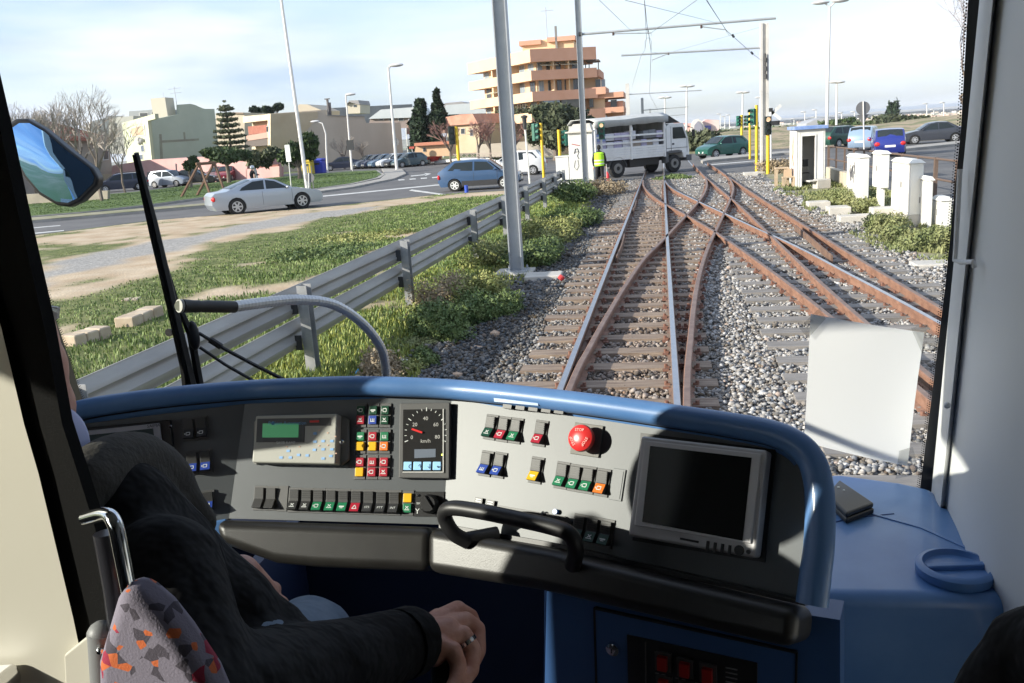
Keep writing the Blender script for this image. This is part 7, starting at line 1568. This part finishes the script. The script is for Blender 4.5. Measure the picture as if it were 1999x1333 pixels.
# rear-view mirror
mo=[(8,246),(30,231),(52,231),(85,250),(135,292),(182,328),(193,348),(190,362),(160,392),(135,404),(110,401),(75,380),(45,345),(20,300),(6,265)]
c=DY(110,320,2.15); MP=PL(c,V((.30,-1,.05))); T=thing('rear_view_mirror','angled rear-view mirror with a black frame outside the left of the windscreen','mirror',c)
b=MB(); b.slab([MP.at(*p) for p in mo],MP.n,-.05,0); b.build('housing',blk,T,bevel=.008)
cx,cy=103,322; mi=[(cx+(x-cx)*.90,cy+(y-cy)*.90) for x,y in mo]
mm_=mat('mirror_glass',(.28,.50,.78),.02,1.0); b=MB(); vs=[MP.at(*p,.0015) for p in mi]; cc=MP.at(cx,cy,.012); k=len(vs); mids=[v.lerp(cc,.5)+MP.n*.003 for v in vs]; b.add(vs+mids+[cc],[(i,(i+1)%k,k+(i+1)%k,k+i) for i in range(k)]+[(k+i,k+(i+1)%k,2*k) for i in range(k)]); b.build('mirror_face',mm_,T,smooth=80)  # blue of the reflected tram flank put into the mirror tint
b=MB(); b.tube([MP.at(20,270,-.03),MP.at(-60,200,-.03),MP.at(-200,150,-.1)],.012,8); b.build('mirror_arm',blk,T,smooth=True)
# near partition post at the left with seal and handle
PN=PL(DY(120,900,.58),V((-.06,-1,0)))
T=thing('partition_door','open cab door edge with cream frame and thick black rubber seal in the left foreground','door',PN.at(100,1300)); DR=T
Rg=[(-190,-350),(-35,100),(0,250),(35,415),(73,580),(87,642),(121,828),(152,924),(186,1032),(214,1207),(240,1350),(300,1700)]; Lf=[(-330,-350),(-190,100),(-140,250),(-80,415),(-20,580),(0,642),(44,828),(72,924),(98,1032),(140,1207),(170,1350),(230,1700)]
b=MB(); vs=[PN.at(*p,0) for p in Lf+Rg[::-1]]
n=len(Lf); 
for h in(0,-.012): b.v+=[tuple(PN.at(*p,0)+PN.n*h) for p in Lf+Rg[::-1]]
k=2*n; b.f=[tuple([i,i+1,k-2-i,k-1-i]) for i in range(n-1)]+[tuple([k+i+1,k+i,2*k-1-i,2*k-2-i]) for i in range(n-1)]+[(i,k+i,k+(i+1)%k,(i+1)%k) for i in range(k)]; b.build('rubber_seal',blk2,T,smooth=40)
cp=mat('door_cream',(.50,.475,.40),.5,c2=(.54,.515,.44),ns=2)
Lc=[(x-190,y) for x,y in Lf]
b=MB(); b.v=[tuple(PN.at(*p,.006)) for p in Lc+[(x+3,y) for x,y in Lf][::-1]]+[tuple(PN.at(*p,-.02)) for p in Lc+[(x+3,y) for x,y in Lf][::-1]]; b.f=[(i,i+1,k-2-i,k-1-i) for i in range(n-1)]+[(k+i+1,k+i,2*k-1-i,2*k-2-i) for i in range(n-1)]+[(i,k+i,k+(i+1)%k,(i+1)%k) for i in range(k)]; b.build('door_panel',cp,T)
ps(PN,[(150,1258),(212,1208),(252,1350),(250,1500),(160,1500)],.004,.016,'lock_plate',cp,T,bevel=.002)
b=MB(); b.tube([PN.at(198,1232,.016),PN.at(205,1345,.016)],[.011,.011],14,flat=1); b.ball(PN.at(198,1238,.016),.0112,12,8); o=b.build('lock_cover',mat('lock_grey',(.20,.205,.21),.5),T,smooth=True); b=MB(); b.ball(PN.at(196,1270,.027),.0035,10,7); b.build('screw',chrome,o,smooth=True)
b=MB(); b.tube(smoothp([PN.at(168,1012,.012),PN.at(205,1004,.022),PN.at(224,1022,.03),PN.at(238,1085,.032),PN.at(255,1170,.032),PN.at(276,1265,.03),PN.at(280,1310,.024),PN.at(262,1350,.012)],8),.0058,12); o=b.build('door_handle',mat('handle_chrome',(.62,.64,.66),.12,1),T,smooth=70)
b=MB(); b.tube([PN.at(205,1040,.010),PN.at(225,1150,.012),PN.at(246,1320,.012)],.009,10); b.build('handle_recess',mat('recess_dark',(.02,.02,.025),.3),T,smooth=True)
b=MB(); b.slab([PN.at(*p) for p in((-80,1288),(50,1278),(62,1300),(55,1420),(-80,1420))],PN.n,.01,.04); b.build('hinge',chrome,T,bevel=.004)
# ---- people in the cab: solid limbs fused into one surface
def fused(name,m,caps,vox,parent,sm=6,label=None):
    b=MB()
    for c_ in caps:
        if len(c_)==2: b.ball(c_[0],c_[1],16,12)
        else:
            a,e,r0,r1=c_; a,e=V(a),V(e); n_=6; b.ball(a,r0,14,10); b.ball(e,r1,14,10); b.tube([a.lerp(e,i/n_) for i in range(n_+1)],[r0+(r1-r0)*i/n_ for i in range(n_+1)],14)
    o=b.build(name,m,parent,label=label); r=o.modifiers.new('remesh','REMESH'); r.mode='VOXEL'; r.voxel_size=vox; r.use_smooth_shade=True
    s=o.modifiers.new('smooth','SMOOTH'); s.iterations=sm; s.factor=.5; return o
jack=mat('black_jacket',(.0035,.0035,.004),.9,c2=(.007,.007,.008),ns=7,bump=.9,bs=9,bd=.05,spec=.3); fleece=mat('brown_fleece',(.035,.032,.026),.95,c2=(.05,.045,.038),ns=30,bump=.6,bs=160,bd=.003)
jeans=mat('jeans_blue',(.10,.15,.22),.85,c2=(.17,.23,.31),ns=25,bump=.3,bs=200,bd=.001)
D=thing('person','seated driver in a black jacket with brown collar, right hand on the lever','person',RD(250,1300,.95)); 
hd=RD(-96,650,1.0)
fused('body',skin,[(hd,(.078,.098,.118)),(hd+V((.0,.035,-.03)),(.064,.082,.10)),(RD(62,795,1.02),.043),(RD(36,722,1.0),.047),(RD(6,650,1.0),.049),(hd+V((0,.02,-.08)),RD(60,930,.98),.056,.055),(RD(60,930,.98),RD(260,1130,.98),.05,.05),(RD(260,1130,.98),RD(340,1400,.93),.05,.06),
 (RD(318,1120,.88),RD(365,1400,.83),.035,.035),(RD(365,1400,.83),RD(540,1338,.94),.035,.032),(RD(540,1338,.94),RD(815,1248,1.12),.032,.027),(hd+V((.079,-.0,-.01)),(.012,.02,.032))],.008,D)
b=MB(); b.ball(hd+V((-.005,-.03,.035)),(.086,.095,.105),18,14); b.build('hair',mat('hair_grey',(.10,.085,.07),.8),D,smooth=True)
b=MB(); b.tube([RD(40,605,.95),RD(92,602,1.0),RD(106,608,1.03)],.0035,6); b.slab([RD(88,596,1.03),RD(114,600,1.03),RD(112,622,1.035),RD(90,632,1.03)],V((0,-1,0)),-.003,.001); b.build('glasses',mat('glasses_pale',(.55,.55,.52),.2),D)
fused('shirt_collar',mat('shirt_lilac',(.42,.45,.66),.8),[(RD(70,850,.99),RD(128,862,.99),.036,.022),(RD(128,862,.99),RD(146,905,.985),.020,.021),(RD(80,870,.98),RD(135,915,.98),.045,.026)],.004,D)
fused('jacket',jack,[(RD(235,1010,.95),.058),(RD(275,1120,.98),.082),(RD(235,1010,.95),RD(330,1130,1.02),.058,.068),(RD(330,1130,1.02),RD(410,1230,1.02),.066,.078),(RD(410,1230,1.02),RD(470,1400,1.05),.078,.10),(RD(110,1060,1.0),.075),(RD(110,1060,1.0),RD(235,1010,.95),.07,.058),(RD(235,1130,.98),RD(330,1400,1.05),.09,.10),(RD(318,1120,.88),RD(365,1400,.83),.055,.062),(RD(365,1400,.83),RD(540,1338,.94),.060,.057),(RD(540,1338,.94),RD(690,1292,1.04),.057,.049),(RD(690,1292,1.04),RD(800,1250,1.115),.049,.041),(RD(360,1100,1.03),RD(470,1190,1.05),.030,.036),(RD(470,1190,1.05),RD(540,1235,1.03),.034,.035),
 (RD(620,1318,1.0),(.045,.05,.058)),(RD(400,1310,.88),(.05,.05,.06))],.0085,D,sm=5)
b=MB(); cf_=smoothp([RD(130,1010,.88),RD(165,945,.90),RD(215,912,.95),RD(268,905,1.0),RD(318,935,1.04),RD(345,975,1.05),(RD(390,1020,1.06))],6); fused('jacket_collar',fleece,[(cf_[i],cf_[i+3],.020+.014*math.sin(math.pi*i/(len(cf_)-1)),.020+.014*math.sin(math.pi*(i+3)/(len(cf_)-1))) for i in range(0,len(cf_)-3,3)]+[(RD(150,985,.93),RD(250,950,.98),.03,.036),(RD(250,950,.98),RD(330,1000,1.03),.036,.022)],.005,D,sm=10)
c=RD(812,1247,1.12); ax=(RD(800,1250,1.115)-RD(700,1288,1.04)).normalized(); b=MB(); b.tube([c-ax*.035,c-ax*.01,c,c-ax*.004],[.042,.0415,.038,.030],18); b.build('jacket_cuff',jack,D,smooth=True)
b=MB(); b.tube([RD(270,1030,.885),RD(287,1062,.88),RD(296,1100,.872)],.0025,5); b.build('zip_tag',mat('seam_grey2',(.06,.06,.06)),D)
# right hand: palm back, four fingers closing over the lever, thumb on the far side
Wr=RD(806,1243,1.12); K=[RD(893,1191,1.195),RD(908,1212,1.170),RD(904,1240,1.142),RD(884,1270,1.118)]
tips=[[RD(918,1204,1.205),RD(930,1232,1.20),RD(931,1256,1.19)],[RD(931,1228,1.175),RD(934,1270,1.165),RD(922,1300,1.15)],[RD(922,1268,1.145),RD(920,1308,1.135),RD(903,1335,1.12)],[RD(895,1297,1.118),RD(890,1328,1.11),RD(876,1350,1.10)]]
caps=[]
for i,k_ in enumerate(K):
    caps.append((Wr+(k_-Wr)*.06,k_,.0185,.0125-.0008*i)); t0=tips[i]; r0=.0112-.0008*(i==3)-.0004*(i==0)
    caps+= [(k_,t0[0],r0+.001,r0),(t0[0],t0[1],r0,r0-.0012),(t0[1],t0[2],r0-.0012,r0-.003)]
caps+=[(Wr,K[1].lerp(K[2],.5).lerp(Wr,.35),.022,.018),(Wr-ax*.05,Wr,.027,.024),(Wr+(K[0]-Wr)*.25,RD(855,1205,1.20),.015,.012),(RD(855,1205,1.20),RD(872,1240,1.20),.012,.010),(RD(872,1240,1.20),RD(880,1275,1.18),.010,.009),(Wr.lerp(K[3],.5)+V((0,0,-.012)),.017)]
hnd=fused('hand',skin,caps,.0021,D,sm=4,label='right hand holding the lever')
rc_=K[2].lerp(tips[2][0],.42); rd_=(tips[2][0]-K[2]).normalized(); b=MB(); R=rd_.to_track_quat('Z','Y').to_matrix(); b.lathe([(.0118,-.0026),(.0128,-.0026),(.0128,.0026),(.0118,.0026)],rc_,24,R); b.build('ring',mat('ring_silver',(.8,.8,.8),.15,1),hnd,smooth=30)
b=MB()
for i in range(2,4):
    t0=tips[i]; 
# left hand resting, jeans knee
lh=[(RD(470,1120,1.08),RD(515,1160,1.10),.022,.018),(RD(515,1160,1.10),RD(550,1178,1.12),.010,.009),(RD(550,1178,1.12),RD(558,1195,1.12),.009,.007),(RD(505,1165,1.09),RD(545,1200,1.10),.011,.009),(RD(545,1200,1.10),RD(563,1222,1.11),.0095,.008),(RD(495,1170,1.08),RD(530,1215,1.09),.011,.009),(RD(530,1215,1.09),RD(550,1240,1.10),.009,.008),(RD(488,1180,1.07),RD(515,1230,1.08),.010,.008),(RD(515,1230,1.08),RD(535,1252,1.09),.008,.007),(RD(500,1140,1.09),RD(535,1150,1.12),.011,.009)]
fused('hand',skin,lh,.0023,D,sm=4,label='left hand resting beside the thigh')
fused('jeans',jeans,[(RD(600,1240,1.20),.050),(RD(615,1250,1.2),RD(480,1340,1.0),.052,.075),(RD(605,1250,1.2),RD(640,1520,1.3),.05,.045)],.006,D)
b=MB(); b.tube([RD(552,1198,1.17),RD(590,1190,1.165),RD(625,1187,1.17)],.0012,5); b.build('jeans_seam',mat('seam_navy',(.03,.05,.09)),D)
# lever under the hand
T=thing('drive_lever','black drive lever stick held by the driver','lever',RD(868,1390,1.14)); b=MB(); b.tube([RD(866,1290,1.145),RD(864,1340,1.145),RD(862,1420,1.15)],[.016,.0145,.013],16); b.build('grip',blk,T,smooth=True); b=MB(); b.box(RD(862,1500,1.15),(.14,.18,.05)); b.build('lever_base',blk,T,bevel=.01)
# seat
sm_=bpy.data.materials.new('seat_fabric'); sm_.use_nodes=True; t=sm_.node_tree; B=t.nodes['Principled BSDF']; B.inputs['Roughness'].default_value=.9; tc=t.nodes.new('ShaderNodeTexCoord'); vo_=t.nodes.new('ShaderNodeTexVoronoi'); vo_.inputs['Scale'].default_value=120; k=t.nodes.new('ShaderNodeValToRGB'); k.color_ramp.interpolation='CONSTANT'
e=k.color_ramp.elements; e[0].position=0; e[0].color=(.20,.18,.23,1); e[1].position=.72; e[1].color=(.07,.06,.08,1); a=e.new(.88); a.color=(.55,.13,.04,1); a=e.new(.95); a.color=(.28,.02,.05,1)
sx=t.nodes.new('ShaderNodeSeparateColor'); t.links.new(tc.outputs['Object'],vo_.inputs[0]); t.links.new(vo_.outputs['Color'],sx.inputs[0]); t.links.new(sx.outputs[0],k.inputs[0]); t.links.new(k.outputs[0],B.inputs['Base Color'])
nn=t.nodes.new('ShaderNodeTexNoise'); nn.inputs['Scale'].default_value=500; bu=t.nodes.new('ShaderNodeBump'); bu.inputs['Strength'].default_value=.5; bu.inputs['Distance'].default_value=.001; t.links.new(tc.outputs['Object'],nn.inputs[0]); t.links.new(nn.outputs[0],bu.inputs['Height']); t.links.new(bu.outputs[0],B.inputs['Normal'])
PS=PL(RD(330,1250,.735),V((0,-1,0))); T=thing('driver_chair','driver seat back in grey purple fabric with orange and red flecks','seat',PS.at(300,1500)); ps(PS,[(225,1145),(270,1170),(305,1200),(345,1250),(400,1333),(450,1450),(460,1700),(190,1700),(180,1300)],-.035,0,'backrest',sm_,T,bevel=.014,seg=3)
b=MB(); q_=PS.at(250,1400); b.box((q_.x+.02,q_.y+.35,1.42),(.44,.5,.10)); b.build('cushion',sm_,T,bevel=.03)
# passenger at the right corner
T=thing('person','passenger in a black jacket, only a sleeve showing at the bottom right corner','person',RD(2150,1500,.75))
fused('body',skin,[(RD(2550,900,.72),(.08,.09,.115)),(RD(2550,1020,.72),RD(2550,1250,.72),.06,.07)],.01,T)
fused('jacket',jack,[(RD(2030,1268,.80),RD(2150,1290,.76),.034,.05),(RD(2030,1268,.80),RD(1950,1345,.81),.034,.030),(RD(1950,1345,.81),RD(1890,1460,.82),.030,.028),(RD(1985,1250,.79),(.02,.03,.017)),(RD(2230,1300,.70),RD(2500,1350,.68),.06,.09),(RD(2550,1450,.7),RD(2550,1900,.7),.13,.14)],.008,T)
b=MB(); b.ball(RD(2550,880,.72)+V((0,-.012,.012)),(.090,.098,.118),16,12); b.build('hair',mat('hair_dark',(.02,.017,.015),.7),T,smooth=True)

# ---- light sea air that pales the far town and hills
b=MB(); b.bx(-5200,5200,-520,9300,-26,60); hz_=b.build('haze',None); hz_['kind']='stuff'; tag(hz_,'thin pale haze in the air over the whole view','haze')
hm=bpy.data.materials.new('haze'); hm.use_nodes=True; t=hm.node_tree; t.nodes.remove(t.nodes['Principled BSDF']); vv_=t.nodes.new('ShaderNodeVolumePrincipled'); vv_.inputs['Color'].default_value=(.86,.91,1,1); vv_.inputs['Density'].default_value=.00011; t.links.new(vv_.outputs[0],t.nodes['Material Output'].inputs['Volume']); hz_.data.materials.append(hm); hz_.display_type='WIRE'
